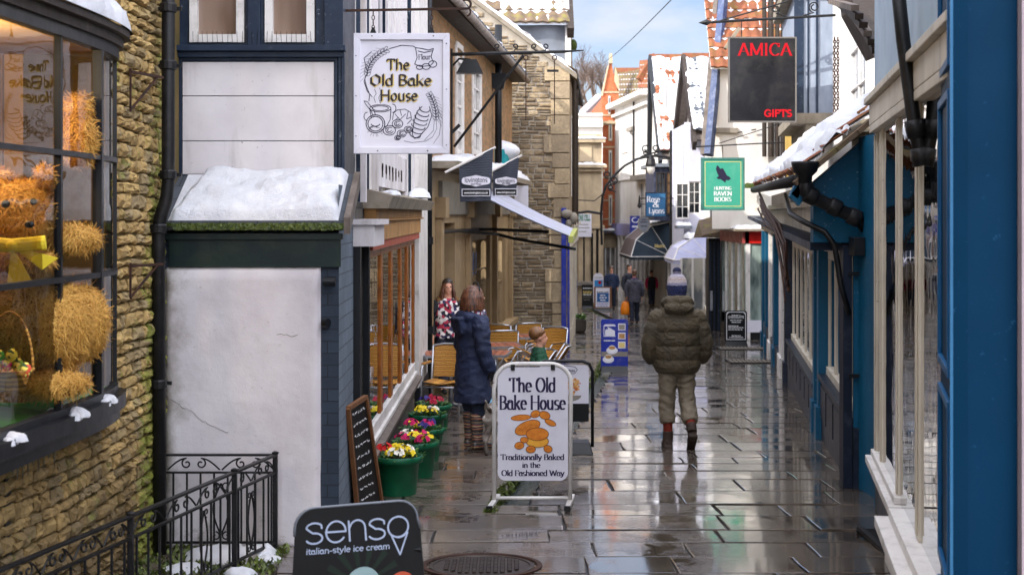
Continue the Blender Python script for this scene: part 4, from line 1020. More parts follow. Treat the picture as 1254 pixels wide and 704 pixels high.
m = MB(); FK.box(m, wa-.1, wb+.1, -.1, 1.8, -2.1, -2.0); FK.box(m, wa-.2, wa-.1, -.6, 1.8, -2.1, -.1); FK.box(m, wb+.1, wb+.2, -.6, 1.8, -2.1, -.1); FK.box(m, wa, wb, -.62, -.6, -2, -.1); FK.box(m, wa, wb, 1.75, 1.8, -2, -.1); m.build('room', M('cafe_interior', '8a7252', .9, '6d5438'), K)
# door
m = MB(); FK.box(m, da, db, gz(11.3)-.02, 1.6, -.08, -.04)
for z in (-.1, .55): FK.box(m, da+.1, db-.1, z, z+.5, -.04, -.03)
dr = m.build('door', m_blackwood, K); 
m = MB(); FK.box(m, da-.1, da, gz(11)-.05, 1.62, .0, .05); FK.box(m, db, db+.09, gz(11)-.1, 1.7, .0, .05); m.build('door_frame', m_blackwood, K)
m = MB(); m.ball(FK.pt(da+.12, .45, -.01), .03); m.build('handle', m_alu, dr)
# white corner post, pipe
m = MB(); FK.box(m, pa-.02, pb+.28, gz(18)+.4, 6.0, .0, .05); m.build('white_pilaster', m_white, K)
m = MB(); FK.box(m, pa-.02, pb+.3, gk, gz(18)+.4, .0, .06); m.build('pilaster_base', m_blackwood, K)
p0 = FK.pt(FK.L-.6, 0, .0)
dp = thing('downpipe', 'black downpipe at the far end of the bakery, green with algae near the top', 'downpipe', (p0.x, p0.y, gz(p0.y)))
m = MB(); m.tube([(p0.x+.05, p0.y, 6), (p0.x+.05, p0.y, gz(p0.y))], .045, 12); m.build('pipe', m_blackwood, dp, smooth=True)
for z in (.3, 1.5, 2.7): m = MB(); m.lathe((p0.x+.05, p0.y, z), [(.06,-.05),(.06,.05)], 12); m.build('collar', m_blackwood, dp)
m = MB()
for i in range(900):
    z = 1.6+2.0*random.random(); c = V((p0.x-.06+U(-.05,.04), p0.y-.12+U(-.1,.1), z)); s = U(.01,.03); t = U(0,6.28); m.cur = random.random(); a = V((math.cos(t), 0, math.sin(t)))*s; b = V((-math.sin(t), -.3, math.cos(t)))*s; m.face([c-a, c-b, c+a, c+b])
meta(m.build('moss', m_mossleaf, loc=p0), 'strip of moss climbing beside the dark downpipe at the end of the bakery', 'moss', kind='stuff')
# roof of the bakery
m = MB(); m.prism([(XB+.25,10.98,6.3),(XB+.25,10.98,6.42),(-4.6,10.98,9.4),(-8,10.98,6.42),(-8,10.98,6.3)], (0,9.4,0)); m.build('roof', m_tiledk, K)

# ------------------------------------------------------------------ hanging sign of the bakery
ys = 10.45
S = thing('hanging_sign', 'white framed hanging sign with gothic lettering and drawings of bread and wheat', 'sign', P(492, 188, ys))
def sp(px, py, dy=0): return P(px, py, ys+dy)
def framebox(mb, x0, y0, x1, y1, t, Y, dy0, dy1):     # mitred frame from pixel corners
    A_, B_, C_, D_ = [P(a, b, Y) for a, b in ((x0,y1),(x1,y1),(x1,y0),(x0,y0))]
    a_, b_, c_, d_ = [P(a, b, Y) for a, b in ((x0+t,y1-t),(x1-t,y1-t),(x1-t,y0+t),(x0+t,y0+t))]
    for p, q, r, s in ((A_,B_,b_,a_),(B_,C_,c_,b_),(C_,D_,d_,c_),(D_,A_,a_,d_)):
        mb.hexa([p+V((0,dy0,0)), q+V((0,dy0,0)), r+V((0,dy0,0)), s+V((0,dy0,0)), p+V((0,dy1,0)), q+V((0,dy1,0)), r+V((0,dy1,0)), s+V((0,dy1,0))])
m = MB(); framebox(m, 433.5, 41.5, 550.5, 188.5, 8, ys, -.03, .03); m.build('frame', m_signwhite, S, bevel=.003)
m = MB(); a, b = P(440, 183, ys), P(544, 48, ys); m.box(a.x, b.x, ys-.012, ys+.012, a.z, b.z); m.build('board', m_signwhite, S)
X_, Z_, N_ = V((1,0,0)), V((0,0,1)), V((0,-1,0)); px_ = ys/FX
yf = ys-.0125
def t_(txt, px, py, cap, wpx, mat, style='black', w=.12, dx=0, name='lettering', lift=.0003, par=None, yy=None, Y=None):
    Yq = Y or ys; k = Yq/FX; m = MB(); o = P(px+dx, py, Yq); o.y = yy if yy is not None else yf
    text(m, txt, o, X_, Z_, N_, cap/.72*k, style, w, 'c', wpx*k, lift=lift); return m
for txt, px, py, cap, wpx in (('The', 487.5, 86, 13, 28), ('Old Bake', 490.5, 105.5, 13.5, 76), ('House', 488.5, 124, 13.5, 46)):
    m = t_(txt, px+1.0, py+1.0, cap, wpx, None, w=.15); m.build('lettering_shadow', m_gold, S)
    m = t_(txt, px, py, cap, wpx, None, w=.115); 
    for i, v in enumerate(m.v): v.y -= .003
    m.build('lettering', M('brown_black_ink', '3a3230', .6, '2e2826', bst=0), S)
D = MB()
def dr_(lines, w=.7, mb=None):      # pen lines in photo pixels on the board
    mb = mb or D
    pen(mb, [[((x-CX)*px_, (HY-y)*px_) for x, y in l] for l in lines], (0, yf-.001, CZ), X_, Z_, N_, [(.5*w*px_*math.cos(a*PI/3), .5*w*px_*math.sin(a*PI/3)) for a in range(6)], .00015)
def el(cx, cy, rx, ry, a0=0, a1=360, n=18, rot=0):
    c, s = math.cos(math.radians(rot)), math.sin(math.radians(rot)); return [(cx+x*c-y*s, cy+x*s+y*c) for x, y in arc(0,0,rx,ry,a0,a1,n)]
dr_([el(460,152,11.5,11,n=24), el(460,152,9.2,9), el(460,150,6,5,30,150), el(458,158,5,3,200,320)], 1.1)           # loaf with a crescent
dr_([[(457,142),(455,137),(448,128),(446,124)],[(460,141),(458,135),(450,125),(446,124)], el(466,133,13,4.5), el(466,133,10,3), [(453,134),(455,145)], [(479,134),(478,147),(472,158)], el(481,133,4,5,-90,90), el(450,143,4,5,90,270)], .9)
dr_([[(460,126),(458,120),(461,115),(459,110)],[(466,127),(464,120),(467,114),(465,108)]], .6)
for cx, cy, rx in ((477,160,7.5),(487,152,6.5),(492,164,5.5),(487,169,3.5),(500,159,5)):
    dr_([el(cx,cy,rx,rx*.8), el(cx+.3,cy,rx*.62,rx*.5,20,300), el(cx,cy,rx*.3,rx*.25,0,250)], .9)
dr_([[(481,147),(482,139),(487,135),(496,134),(503,138),(504,147),(499,152)],[(484,140),(490,147),(497,140)],[(490,135),(492,142)],[(500,137),(498,146),(504,144)],[(484,148),(488,144)]], .8)
for i in range(7):
    cx, cy = 520-i*1.9, 134+i*5.2; r = 5.5+3.2*math.sin(PI*(i+.6)/7.6); dr_([el(cx,cy,r,3.6,-10,190,12,rot=18)], 1.1)
dr_([[(526,131),(529,142),(524,156),(514,167),(508,170),(505,165),(507,150),(511,137),(517,131)]], 1.0)
# flour sack
dr_([[(509,59),(511,71),(508,79),(515,82),(527,81),(531,77),(528,70),(531,60),(525,62),(517,60),(509,59)], [(509,59),(506,57)], [(512,63),(520,65),(529,63)], el(522,82,5,3.5), el(530,79,5,4), el(514,83,4,2.5)], 1.0)
m = MB(); text(m, 'Flour', P(520, 73.5, ys)+V((0,-.0135,0)), (X_+Z_*.03), Z_, N_, 9*px_, 'serif', .12, 'c', 15*px_, lift=.0002); m.build('sack_lettering', m_ink, S)
# wheat ears
def ear(p0, p1, p2, n, size, side=1):
    B_ = lambda t: ((1-t)**2*p0[0]+2*t*(1-t)*p1[0]+t*t*p2[0], (1-t)**2*p0[1]+2*t*(1-t)*p1[1]+t*t*p2[1])
    dr_([[B_(i/14) for i in range(15)]], .6)
    for i in range(n):
        t = i/n; a, b = B_(t), B_(t+.03); ang = math.degrees(math.atan2(b[1]-a[1], b[0]-a[0]))
        for s in (-1, 1):
            q = math.radians(ang+s*90); dr_([el(a[0]+math.cos(q)*size*.5, a[1]+math.sin(q)*size*.5, size*.75, size*.36, 0, 360, 8, rot=ang+s*30)], .55)
        q = math.radians(ang+35*side); dr_([[a, (a[0]-math.cos(q)*size*3.2, a[1]-math.sin(q)*size*3.2)]], .3)
ear((450,91),(452,70),(478,60), 11, 4.2)
dr_([[(447,98),(449,106),(453,116),(452,124)],[(449,92),(446,100),(450,112),(456,119)],[(478,60),(492,56),(505,57)],[(450,88),(446,72),(455,64)]], .9)
ear((534,145),(534,127),(524,113), 9, 4.0, -1)
dr_([[(534,146),(535,158),(530,168),(522,173),(505,175),(495,173)],[(532,146),(531,160),(520,172)],[(536,140),(540,152),(538,166),(531,176)],[(537,135),(541,145)]], .5)
for k in range(16):
    a = U(0, 6.28); dr_([[(460+7*math.cos(a), 160+6*math.sin(a)*.7), (460+10*math.cos(a), 160+8*math.sin(a)*.7+2)]], .35)
D.build('line_drawing', m_ink, S)
for px, py in ((436.5,69),(436.5,118),(436.5,167),(547,54),(547,110),(547,178),(463,185),(456,45),(531,45),(524,185)):
    m = MB(); m.ball(P(px, py, ys)+V((0,-.031,0)), (.005,.003,.005), 8, 5); m.build('screw', m_rust if py in (185, 45) else m_lead, S)
BR = thing('sign_bracket', 'dark iron arm carrying the hanging bakery sign, curled at its tip', 'bracket', P(420, 13, ys))
m = MB(); m.bar(P(415, 13.5, ys), P(568, 11, ys), .022, .016); m.build('arm', m_rust, BR)
m = MB(); c = P(571, 5.5, ys); m.tube([P(566, 11, ys)]+[c+V((.032*math.cos(a),0,.032*math.sin(a))) for a in [-1.3+i*.3 for i in range(13)]], .009, 6); m.tube([c+V((.03*math.cos(a),0,.03*math.sin(a)-.055)) for a in [1.2-i*.3 for i in range(10)]], .007, 6); m.build('curl', m_rust, BR)
m = MB(); m.tube([P(402, -8, ys-.02), P(406, 12, ys-.02), P(408, 40, ys-.02), P(414, 58, ys-.02)], .01, 6); m.build('stay', m_iron, BR)
for px in (457, 528.5):
    m = MB()
    for i in range(4):
        c = P(px, 16+i*6, ys); r = .016; m.tube([c+(V((r*.6*math.cos(a),0,r*math.sin(a))) if i % 2 else V((0,r*.6*math.cos(a),r*math.sin(a)))) for a in [2*PI*k/10 for k in range(11)]], .0035, 5)
    m.build('chain', m_rust, BR)
    m = MB(); m.prism([P(px-4, 41, ys)+V((0,-.008,0)), P(px+4, 41, ys)+V((0,-.008,0)), P(px+1, 34, ys)+V((0,-.008,0)), P(px-1, 34, ys)+V((0,-.008,0))], (0,.016,0)); m.build('lug', m_iron, BR)

# ------------------------------------------------------------------ leaning blackboard
bA, bB = V((XX(413, 11.25), 11.25, 0)), V((XX(437, 11.25), 11.25, 0))
L = thing('leaning_blackboard', 'tall narrow blackboard in a wooden frame leaning by the bakery door', 'blackboard', GP(455, 622))
q = [V((-1.15, 10.3, .50)), V((-1.075, 10.78, .52)), V((-1.0, 11.3, gz(11.3)+.01)), V((-1.12, 10.7, gz(10.7)+.01))]   # tl, tr, br, bl
nq = (q[1]-q[0]).cross(q[3]-q[0]).normalized(); nq = -nq if nq.y > 0 else nq
def bl_(u, v): return q[0].lerp(q[1], u).lerp(q[3].lerp(q[2], u), v)
m = MB(); m.prism([bl_(.03,.02), bl_(.97,.02), bl_(.97,.98), bl_(.03,.98)], -nq*.02); m.build('slate', m_black, L)
m = MB()
for a, b in (((0,0),(1,0)),((1,0),(1,1)),((1,1),(0,1)),((0,1),(0,0))): m.bar(bl_(*a)+nq*.002, bl_(*b)+nq*.002, .03, .03, up=nq)
m.build('frame', M('brown_frame_wood', '7a5234', .55, '5b3a24', ns=6), L)
m = MB(); rnd = random.Random(4)
for r in range(9):
    v = .08+r*.095; u = .18
    while u < .8:
        du = rnd.uniform(.05, .14); pts = [(u+du*i/5, v+rnd.uniform(-.012,.012)) for i in range(6)]
        for a, b in zip(pts, pts[1:]): m.bar(bl_(*a)+nq*.004, bl_(*b)+nq*.004, .006, .0015, up=nq)
        u += du+.05
    if r in (2, 4): continue
m.build('chalk_writing', m_txtwhite, L)

# ------------------------------------------------------------------ pots with primulas
FLW = {k: M('petals_'+k, c, .6, c2, ns=30, bst=0) for k, c, c2 in (('yellow','ecd32c','d9b010'),('white','ebe6da','d8d0b8'),('magenta','c8185e','9e0f48'),('red','c81a1a','9a1010'),('violet','3a2c7a','241a55'),('cherry','b01238','860c28'))}
def flowerpot(px, py, scale, mix, label, seed):
    c = GP(px, py); r = random.Random(seed); k = scale
    t = thing('flower_pot', label, 'flower pot', c, 'green pots of primulas along the bakery wall')
    m = MB(); m.lathe(c, [(.150*k,0),(.155*k,.03),(.175*k,.26*k),(.205*k,.262*k),(.21*k,.31*k),(.195*k,.315*k),(.185*k,.28*k)], 40, cap=False); m.lathe(c, [(.001,.004),(.135*k,.0)], 24, cap=False); m.build('pot', m_pot, t, smooth=False)
    for f in t.children: 
        for p in f.data.polygons: p.use_smooth = abs(p.normal.z) < .7
    m = MB(); m.lathe(c+V((0,0,.275*k)), [(.001,.01),(.186*k,0)], 24, cap=False); m.build('soil', m_soil, t)
    lf = MB(); heads = []
    n = len(mix)
    for i, colr in enumerate(mix):
        a = 2*PI*i/n+r.uniform(-.3,.3); rr = .12*k*(1 if n > 1 else 0)*(1 if i % 4 else .3); heads.append((c+V((rr*math.cos(a), rr*math.sin(a), .34*k+r.uniform(-.01,.03))), colr))
    for h, colr in heads:
        fl = MB()
        for _ in range(15):
            d = V((r.gauss(0,1), r.gauss(0,1), abs(r.gauss(0,.8)))).normalized(); p = h+V((d.x*.06, d.y*.06, d.z*.04))
            nrm = (d+V((r.uniform(-.3,.3), -.3, .3))).normalized(); a = nrm.cross(Z_).normalized(); b = nrm.cross(a); ph = r.uniform(0, 6)
            for j in range(5):
                t0 = ph+j*2*PI/5; e = a*math.cos(t0)+b*math.sin(t0); s = a*-math.sin(t0)+b*math.cos(t0); R_ = r.uniform(.016,.023)
                fl.face([p, p+e*R_*.7+s*R_*.5+nrm*.003, p+e*R_*1.15+nrm*.005, p+e*R_*.7-s*R_*.5+nrm*.003])
            if colr in ('white', 'magenta', 'yellow'): pass
        fl.build('blooms', FLW[colr], t)
    for _ in range(170):
        a = r.uniform(0, 6.28); rr = r.uniform(.02,.2)*k; p = c+V((rr*math.cos(a), rr*math.sin(a), .285*k+r.uniform(0,.04))); o = V((math.cos(a)+r.uniform(-.5,.5), math.sin(a)+r.uniform(-.5,.5), r.uniform(.2,1.1))).normalized(); L_ = r.uniform(.03,.07); s = o.cross(Z_).normalized()*L_*.22
        lf.cur = r.random(); mid = p+o*L_*.55; tip = p+o*L_-Z_*L_*.2; lf.face([p, mid+s, tip, mid-s])
    lf.build('leaves', m_leaf, t)
flowerpot(487, 604, 1.0, ['yellow','white','yellow','red','yellow','white','yellow'], 'nearest green pot, with white, yellow and red primulas', 1)
flowerpot(509, 583, 1.0, ['magenta','yellow','white','magenta','yellow','magenta'], 'second green pot, with magenta, yellow and white primulas', 2)
flowerpot(518, 563, .98, ['magenta','violet','yellow','magenta','violet'], 'middle green pot, with magenta and violet flowers', 3)
flowerpot(524, 542, .98, ['yellow','white','yellow','yellow','violet'], 'fourth green pot, mostly yellow primulas, behind the middle pot', 4)
flowerpot(532, 527, .95, ['cherry','cherry','violet','cherry'], 'farthest green pot, with dark cherry red flowers', 5)

# ------------------------------------------------------------------ A-board of the bakery
YA = 11.45; ka = YA/FX
T = thing('pavement_sign', 'white tube framed swing sign with bread painted in orange on a white panel', 'sign', GP(652, 618))
def pa_(px, py, dy=0): 
    v = P(px, py, YA); v.y += dy; return v
m = MB(); zb = gz(YA)+.03
pts = [V((XX(605, YA), YA, zb)), pa_(605, 475)]
for cx, cy, a0, a1 in ((631, 469, 180, 90), (674, 469, 90, 0)):
    pts += [pa_(cx+25*math.cos(math.radians(a0+(a1-a0)*i/8)), cy-23.5*math.sin(math.radians(a0+(a1-a0)*i/8))) for i in range(9)]
pts += [V((XX(698, YA), YA, zb))]
m.tube(pts, .0175, 12); m.tube([V((XX(605,YA), YA, zb+.02)), V((XX(698,YA), YA, zb+.02))], .014, 8); m.build('tube_frame', m_white, T, smooth=True)
for px in (605, 698):
    m = MB(); x = XX(px, YA); m.bar((x-.03, YA-.3, gz(YA-.3)+.022), (x+.03, YA+.3, gz(YA+.3)+.022), .04, .03); m.build('foot', m_white, T, bevel=.004)
    m = MB(); m.bar((x-.034, YA-.335, gz(YA-.33)+.022), (x-.03, YA-.3, gz(YA-.3)+.022), .045, .036); m.build('foot_cap', m_pblack, T)
def rrect(x0, y0, x1, y1, r, Y, n=7):
    out = []
    for cx, cy, a0 in ((x1-r, y0+r, 90), (x0+r, y0+r, 180), (x0+r, y1-r, 270), (x1-r, y1-r, 360)):
        for i in range(n): a = math.radians(a0-90+90*i/(n-1)) if False else math.radians(a0-(90 if True else 0)+90*i/(n-1)); out.append(P(cx+r*math.cos(a), cy-r*math.sin(a), Y))
    return out
m = MB(); m.prism([v+V((0,-.008,0)) for v in rrect(609.5, 449.5, 695.5, 588, 10, YA)], (0,.016,0)); m.build('panel', m_signwhite, T)
for px in (628, 677): m = MB(); m.box(XX(px-2.5,YA), XX(px+2.5,YA), YA-.02, YA+.02, ZZ(453,YA), ZZ(446,YA)); m.build('clip', m_pblack, T)
yp = YA-.0085
for txt, px, py, cap, wpx, w in (('The Old', 652, 479.5, 17, 57, .155), ('Bake House', 652, 501, 17, 81, .155), ('Traditionally Baked', 652, 562.5, 6.8, 78, .16), ('in the', 650.5, 572, 6.4, 22, .16), ('Old Fashioned Way', 652.5, 582, 6.8, 77, .16)):
    m = MB(); o = P(px, py, YA); o.y = yp; text(m, txt, o, X_, Z_, N_, cap/.72*ka, 'serif', w, 'c', wpx*ka); m.build('lettering', M('purple_ink', '2a2145', .6, '221a3a', bst=0) if txt == 'The Old' else bpy.data.materials['purple_ink'], T)
BD = MB(); BO = MB(); BY = MB(); lv = [0]
def blob(mb, cx, cy, rx, ry, rot=0, dz=0, n=22):
    mb.face([V((XX(x, YA), yp-.0005-dz, ZZ(y, YA))) for x, y in el(cx, cy, rx, ry, 0, 360*(n-1)/n, n-1, rot)][::-1])
bread = [(638,511,12,3.2,-4,0),(667,508,6.5,4.5,20,0),(655.5,506.5,5.5,4,-20,0),(674,517,7,3,25,0),(646,523,16,7.5,-22,0),(658,540,13.5,7,0,1),(658,531,13.5,7.5,0,0),(636,545,5.5,4,-10,0),(642,538,4.5,3.2,0,0),(650,549.5,5.5,4,0,0),(671,549,5,4,20,0)]
for i, (cx, cy, rx, ry, rot, yl) in enumerate(bread):
    blob(BD, cx, cy, rx+.7, ry+.7, rot, dz=.0006*i); blob(BY if yl else BO, cx, cy, rx, ry, rot, dz=.0006*i+.0003)
BD.build('bread_outline', M('brown_ink', '5e2a12', .6, '4a200e', bst=0), T); BO.build('bread_painting', M('orange_bread_paint', 'd8842a', .5, 'b8601a', ns=25, bst=0), T); BY.build('bread_crumb', M('yellow_bread_paint', 'e2a63a', .5, 'cf8a2a', ns=25, bst=0), T)
cu = MB()
for i in range(5): 
    cx, cy = 636+i*5, 526-i*2; a, b = P(cx-2.5, cy+2.5, YA), P(cx+2.5, cy-3, YA); a.y = b.y = yp-.009; cu.bar(a, b, .003, .001)
for cx, cy in ((636,545),(650,549),(671,549),(667,508),(655,507)): a, b = P(cx-2.5, cy+.5, YA), P(cx+2.5, cy-1, YA); a.y = b.y = yp-.009; cu.bar(a, b, .003, .001)
cu.build('bread_cuts', bpy.data.materials['brown_ink'], T)

# ------------------------------------------------------------------ ice cream board in the foreground
YI = 6.6; ki = YI/FX
I = thing('ice_cream_board', 'black rounded board advertising ice cream at the bottom of the photo', 'sign', V((XX(440, YI), YI, gz(YI))))
def si(px, py): # slight tilt back and turn
    v = P(px, py, YI); v.y += (py-617)*-.0006 + (px-440)*.0012; return v
zlow = 790
m = MB(); pts = [(361,zlow)]+[(365+8*0, 650)]+[(388-23*math.cos(math.radians(a)), 641-23*math.sin(math.radians(a))) for a in range(0,91,15)]+[(487+23*math.sin(math.radians(a)), 639-23*math.cos(math.radians(a))) for a in range(0,91,15)]+[(513, 650),(527,zlow)]
m.prism([si(*p) for p in pts][::-1], (0,.03,0)); m.build('panel', m_black, I)
m = MB(); m.tube([si(*p) for p in pts[1:-1]], .006, 8); m.build('edge', m_lead, I, smooth=True)
m = MB()
for s in (-1, 1): x = XX(440+s*70, YI); m.bar((x, YI-.02, gz(YI)+.02), (x, YI+.45, gz(YI)+.02), .04, .04); m.bar((x, YI+.42, gz(YI)+.03), (x, YI+.05, .35), .03, .02)
m.build('stand', m_pblack, I)
up = (si(440,620)-si(440,700)).normalized(); rt = (si(500,650)-si(380,650)).normalized(); nn = rt.cross(up)*1; nn = nn if nn.y < 0 else -nn
m = MB(); cr = M('lettering_pale_blue', 'aeb9cf', .5, '9aa6c0', bst=0)
def pcs(lines, w, lift=.0003):
    pen(m, [[((x-440)*ki, (660-y)*ki) for x, y in l] for l in lines], si(440,660)+nn*.002, rt, up, nn, [(.5*w*ki*math.cos(a*PI/4), .5*w*ki*math.sin(a*PI/4)) for a in range(8)], lift)
L_ = [el(385,641.5,10,5.8,-20,-190,14)+el(385,653.5,10.5,6.2,-90,170,14)[0:]]
s1 = [(394,642)]+[(385+9.5*math.cos(math.radians(a)), 641.3-5.6*math.sin(math.radians(a))) for a in range(25, 205, 15)]+[(385+10*math.cos(math.radians(a)), 653.8-6.2*math.sin(math.radians(a))) for a in range(100, -165, -15)]
pcs([s1], 2.2); s2 = [(x+77.5, y-.3) for x, y in s1]; pcs([s2], 2.2)
pcs([[(399,647.5),(423,647.5)]+[(411.5+12*math.cos(math.radians(a)), 647.5-12.5*math.sin(math.radians(a))) for a in range(0, 325, 12)]], 2.2)
pcs([[(427,636),(429,659.5)],[(427.5,646)]+[(438+9.5*math.cos(math.radians(a)), 645-9.8*math.sin(math.radians(a))) for a in range(170, -5, -12)]+[(449,659.5)]], 2.2)
pcs([[(489+12.8*math.cos(math.radians(a)), 646.5-12.3*math.sin(math.radians(a))) for a in range(0, 361, 12)]], 2.2)
pcs([[(480.5,656),(492,680),(501,654)],[(484,658)]+[(490+12*math.cos(math.radians(a)), 647-12.3*math.sin(math.radians(a))) for a in range(235, 310, 12)]], 2.0)
m.build('logo_lettering', cr, I)
m = MB(); text(m, 'italian-style ice cream', si(428, 672)+nn*.002, rt, up, nn, 9.4*ki, 'mono', .1, 'c', 104*ki); m.build('lettering', cr, I)
m = MB()
rays = MB()
for a in range(-60, 61, 24):
    t0, t1 = math.radians(a-5), math.radians(a+5); f = lambda t, r: si(445+r*math.sin(t), 712-r*math.cos(t))+nn*.0006; rays.face([f(t0,22), f(t1,22), f(t1*1.0,46), f(t0,46)])
rays.build('printed_rays', M('dark_green_print', '14231a', .6, '101c15', bst=0), I)
for cx, cy, r, c in ((446,711,20,'8ea7a8'),(395,716,16,'b48ac8'),(492,716,16,'c2553a')):
    m = MB(); m.face([si(cx+r*math.cos(t), cy+r*math.sin(t))+nn*.001 for t in [2*PI*k/24 for k in range(24)]]); m.build('printed_scoop', M('scoop_'+c, c, .6, bst=0), I)
# black framed cafe board behind the bakery sign
YC = 14.6; Q = thing('cafe_board', 'black framed swing board with a waffle picture half hidden behind the bakery sign', 'sign', GP(700, 526))
m = MB(); x0, x1 = XX(655, YC), XX(725.5, YC); zt_ = ZZ(442, YC); z0 = gz(YC)+.06
m.tube([(x0,YC,z0),(x0,YC,zt_-.1),(x0+.03,YC,zt_-.03),(x0+.1,YC,zt_),(x1-.1,YC,zt_),(x1-.03,YC,zt_-.03),(x1,YC,zt_-.1),(x1,YC,z0)], .016, 8); m.build('tube_frame', m_pblack, Q, smooth=True)
m = MB(); m.hexa([(x0,YC-.2,z0-.05),(x1,YC-.2,z0-.05),(x1,YC+.2,z0-.06),(x0,YC+.2,z0-.06),(x0+.03,YC-.12,z0+.06),(x1-.03,YC-.12,z0+.06),(x1-.03,YC+.12,z0+.06),(x0+.03,YC+.12,z0+.06)]); m.build('base', m_pblack, Q, bevel=.01)
m = MB(); m.prism(rrect(660, 447, 721, 516, 5, YC), (0,.012,0)); m.build('panel', m_signwhite, Q)
f = lambda px, py: P(px, py, YC)+V((0,-.0012,0))
m = MB(); m.face([f(661,494), f(721,494), f(721,516), f(661,516)][::-1]); m.build('dark_band', m_black, Q)
m = MB(); rr = random.Random(2)
for i in range(60):
    a = rr.uniform(0,6.28); r = rr.random()**.5; cx, cy = 699+12*r*math.cos(a), 472+10*r*math.sin(a); s = rr.uniform(1,2.6); m.cur = rr.random(); m.face([f(cx+s*math.cos(t+a), cy+s*math.sin(t+a))+V((0,-.0003*(i % 9),0)) for t in (0,1.2,2.5,4,5.2)])
m.build('waffle_picture', leaf_mat('waffle_print', 'b0521a', 'e8c078'), Q)
m = MB(); m.face([f(699+13*math.cos(t), 484+7*math.sin(t)) for t in [PI*k/8 for k in range(9)]]); m.build('bowl_picture', m_concrete, Q)
m = MB()
def pcq(lines, w): pen(m, [[((x-CX)*YC/FX, (HY-y)*YC/FX) for x, y in l] for l in lines], (0, YC-.002, CZ), X_, Z_, N_, [(.5*w*YC/FX*math.cos(a*PI/3), .5*w*YC/FX*math.sin(a*PI/3)) for a in range(6)])
pcq([[(687,449),(692,447.5),(704,449),(707,452.5),(704,457),(692,458),(687,456),(685,452.5),(687,449)]], .7); text(m, 'lovingtons', P(696, 455, YC)+V((0,-.002,0)), X_, Z_, N_, 4.5*YC/FX, 'mono', .12, 'c', 16*YC/FX); m.build('lettering', m_ink, Q)
# ------------------------------------------------------------------ tiled roof surface: courses of pantiles with snow lying in the channels
def pantile_roof(corner, ud, vd, W, L, parent, mat, snow=.5, tw=.24, tl=.32, seed=0, cover=None, name='roof'):
    """corner = lower left of the slope, ud across, vd up the slope"""
    corner, ud, vd = V(corner), V(ud).normalized(), V(vd).normalized(); n = ud.cross(vd); n = n if n.z > 0 else -n
    nu = max(2, int(W/tw)*6); courses = max(1, int(L/tl)); m = MB()
    def h(u): return .035*(math.sin(2*PI*u/tw)*.5+.5)
    for c in range(courses):
        v0, v1 = L*c/courses, L*(c+1)/courses; vs = []; jit = [U(-.006,.006) for _ in range(int(W/tw)+2)]
        for (v, lift) in ((v0, .0), (v0+.001, .045), (v1, .012)):
            for i in range(nu+1):
                u = W*i/nu; vs.append(corner+ud*u+vd*(v+jit[int(u/tw)]*2)+n*(h(u)+lift))
        m.cur = random.random(); m.add(vs, [(r*(nu+1)+i, r*(nu+1)+i+1, (r+1)*(nu+1)+i+1, (r+1)*(nu+1)+i) for r in (0, 1) for i in range(nu)])
    r = m.build(name, mat, parent)
    if snow > 0:
        s = MB(); sv = courses*5; su = int(nu/1.5); vs = []; cover = cover or (lambda u, v: 1)
        for j in range(sv+1):
            for i in range(su+1):
                u, v = W*i/su, L*j/sv; c = v/L*courses % 1; p = corner+ud*u+vd*v
                z = (.052-.036*c if 0 < j < sv else 0)*1.0 + snow*.045*(.6+1.2*noise.noise(p*2.2+V((seed,0,0))))*cover(u/W, v/L) - .012 + .01*noise.noise(p*9)
                if i in (0, su) or j in (0, sv): z -= .03
                vs.append(p+n*z)
        s.add(vs, [(j*(su+1)+i, j*(su+1)+i+1, (j+1)*(su+1)+i+1, (j+1)*(su+1)+i) for j in range(sv) for i in range(su)])
        s.build('snow', m_snow, r, smooth=True)
    return r

# ------------------------------------------------------------------ LEFT: brick house with the cafe below
C0, C1 = (-1.2, 20.45), (.0, 33.3)
FC = Fac(C0, C1); gc = gz(33)-.3
E = thing('cafe_house', 'old brick house with white sash windows above a beige cafe front', 'building', (-1, 27, gz(27)))
ev = 4.85
w1, w2 = (FC.u(558), FC.u(565.5)), (FC.u(578.5), FC.u(587.5))
m = MB(); FC.wall(m, 0, FC.L, 2.55, ev, [(w1[0], w1[1], FC.z(562, 190), FC.z(562, 70)), (w2[0], w2[1], FC.z(583, 190), FC.z(583, 82))], .1)
m.box(-5, -.45, 33.0, 33.28, -2, ev); m.build('brick_wall', m_brick, E)
for (a, b), pa0, pb0 in ((w1, 190, 70), (w2, 190, 82)):
    FC.window(E, a, b, FC.z(562 if a == w1[0] else 583, pa0), FC.z(562 if a == w1[0] else 583, pb0), m_white, m_panew, 2, 4, w=-.04, fw=.09, sash=True)
    m = MB(); FC.box(m, a-.1, a, FC.z(570, pa0)-.05, FC.z(570, pb0)+.05, 0, .03); FC.box(m, b, b+.1, FC.z(570, pa0)-.05, FC.z(570, pb0)+.05, 0, .03); FC.box(m, a, b, FC.z(570, pb0)+.03, FC.z(570, pb0)+.12, 0, .03); m.split('window_surround', m_white, E)
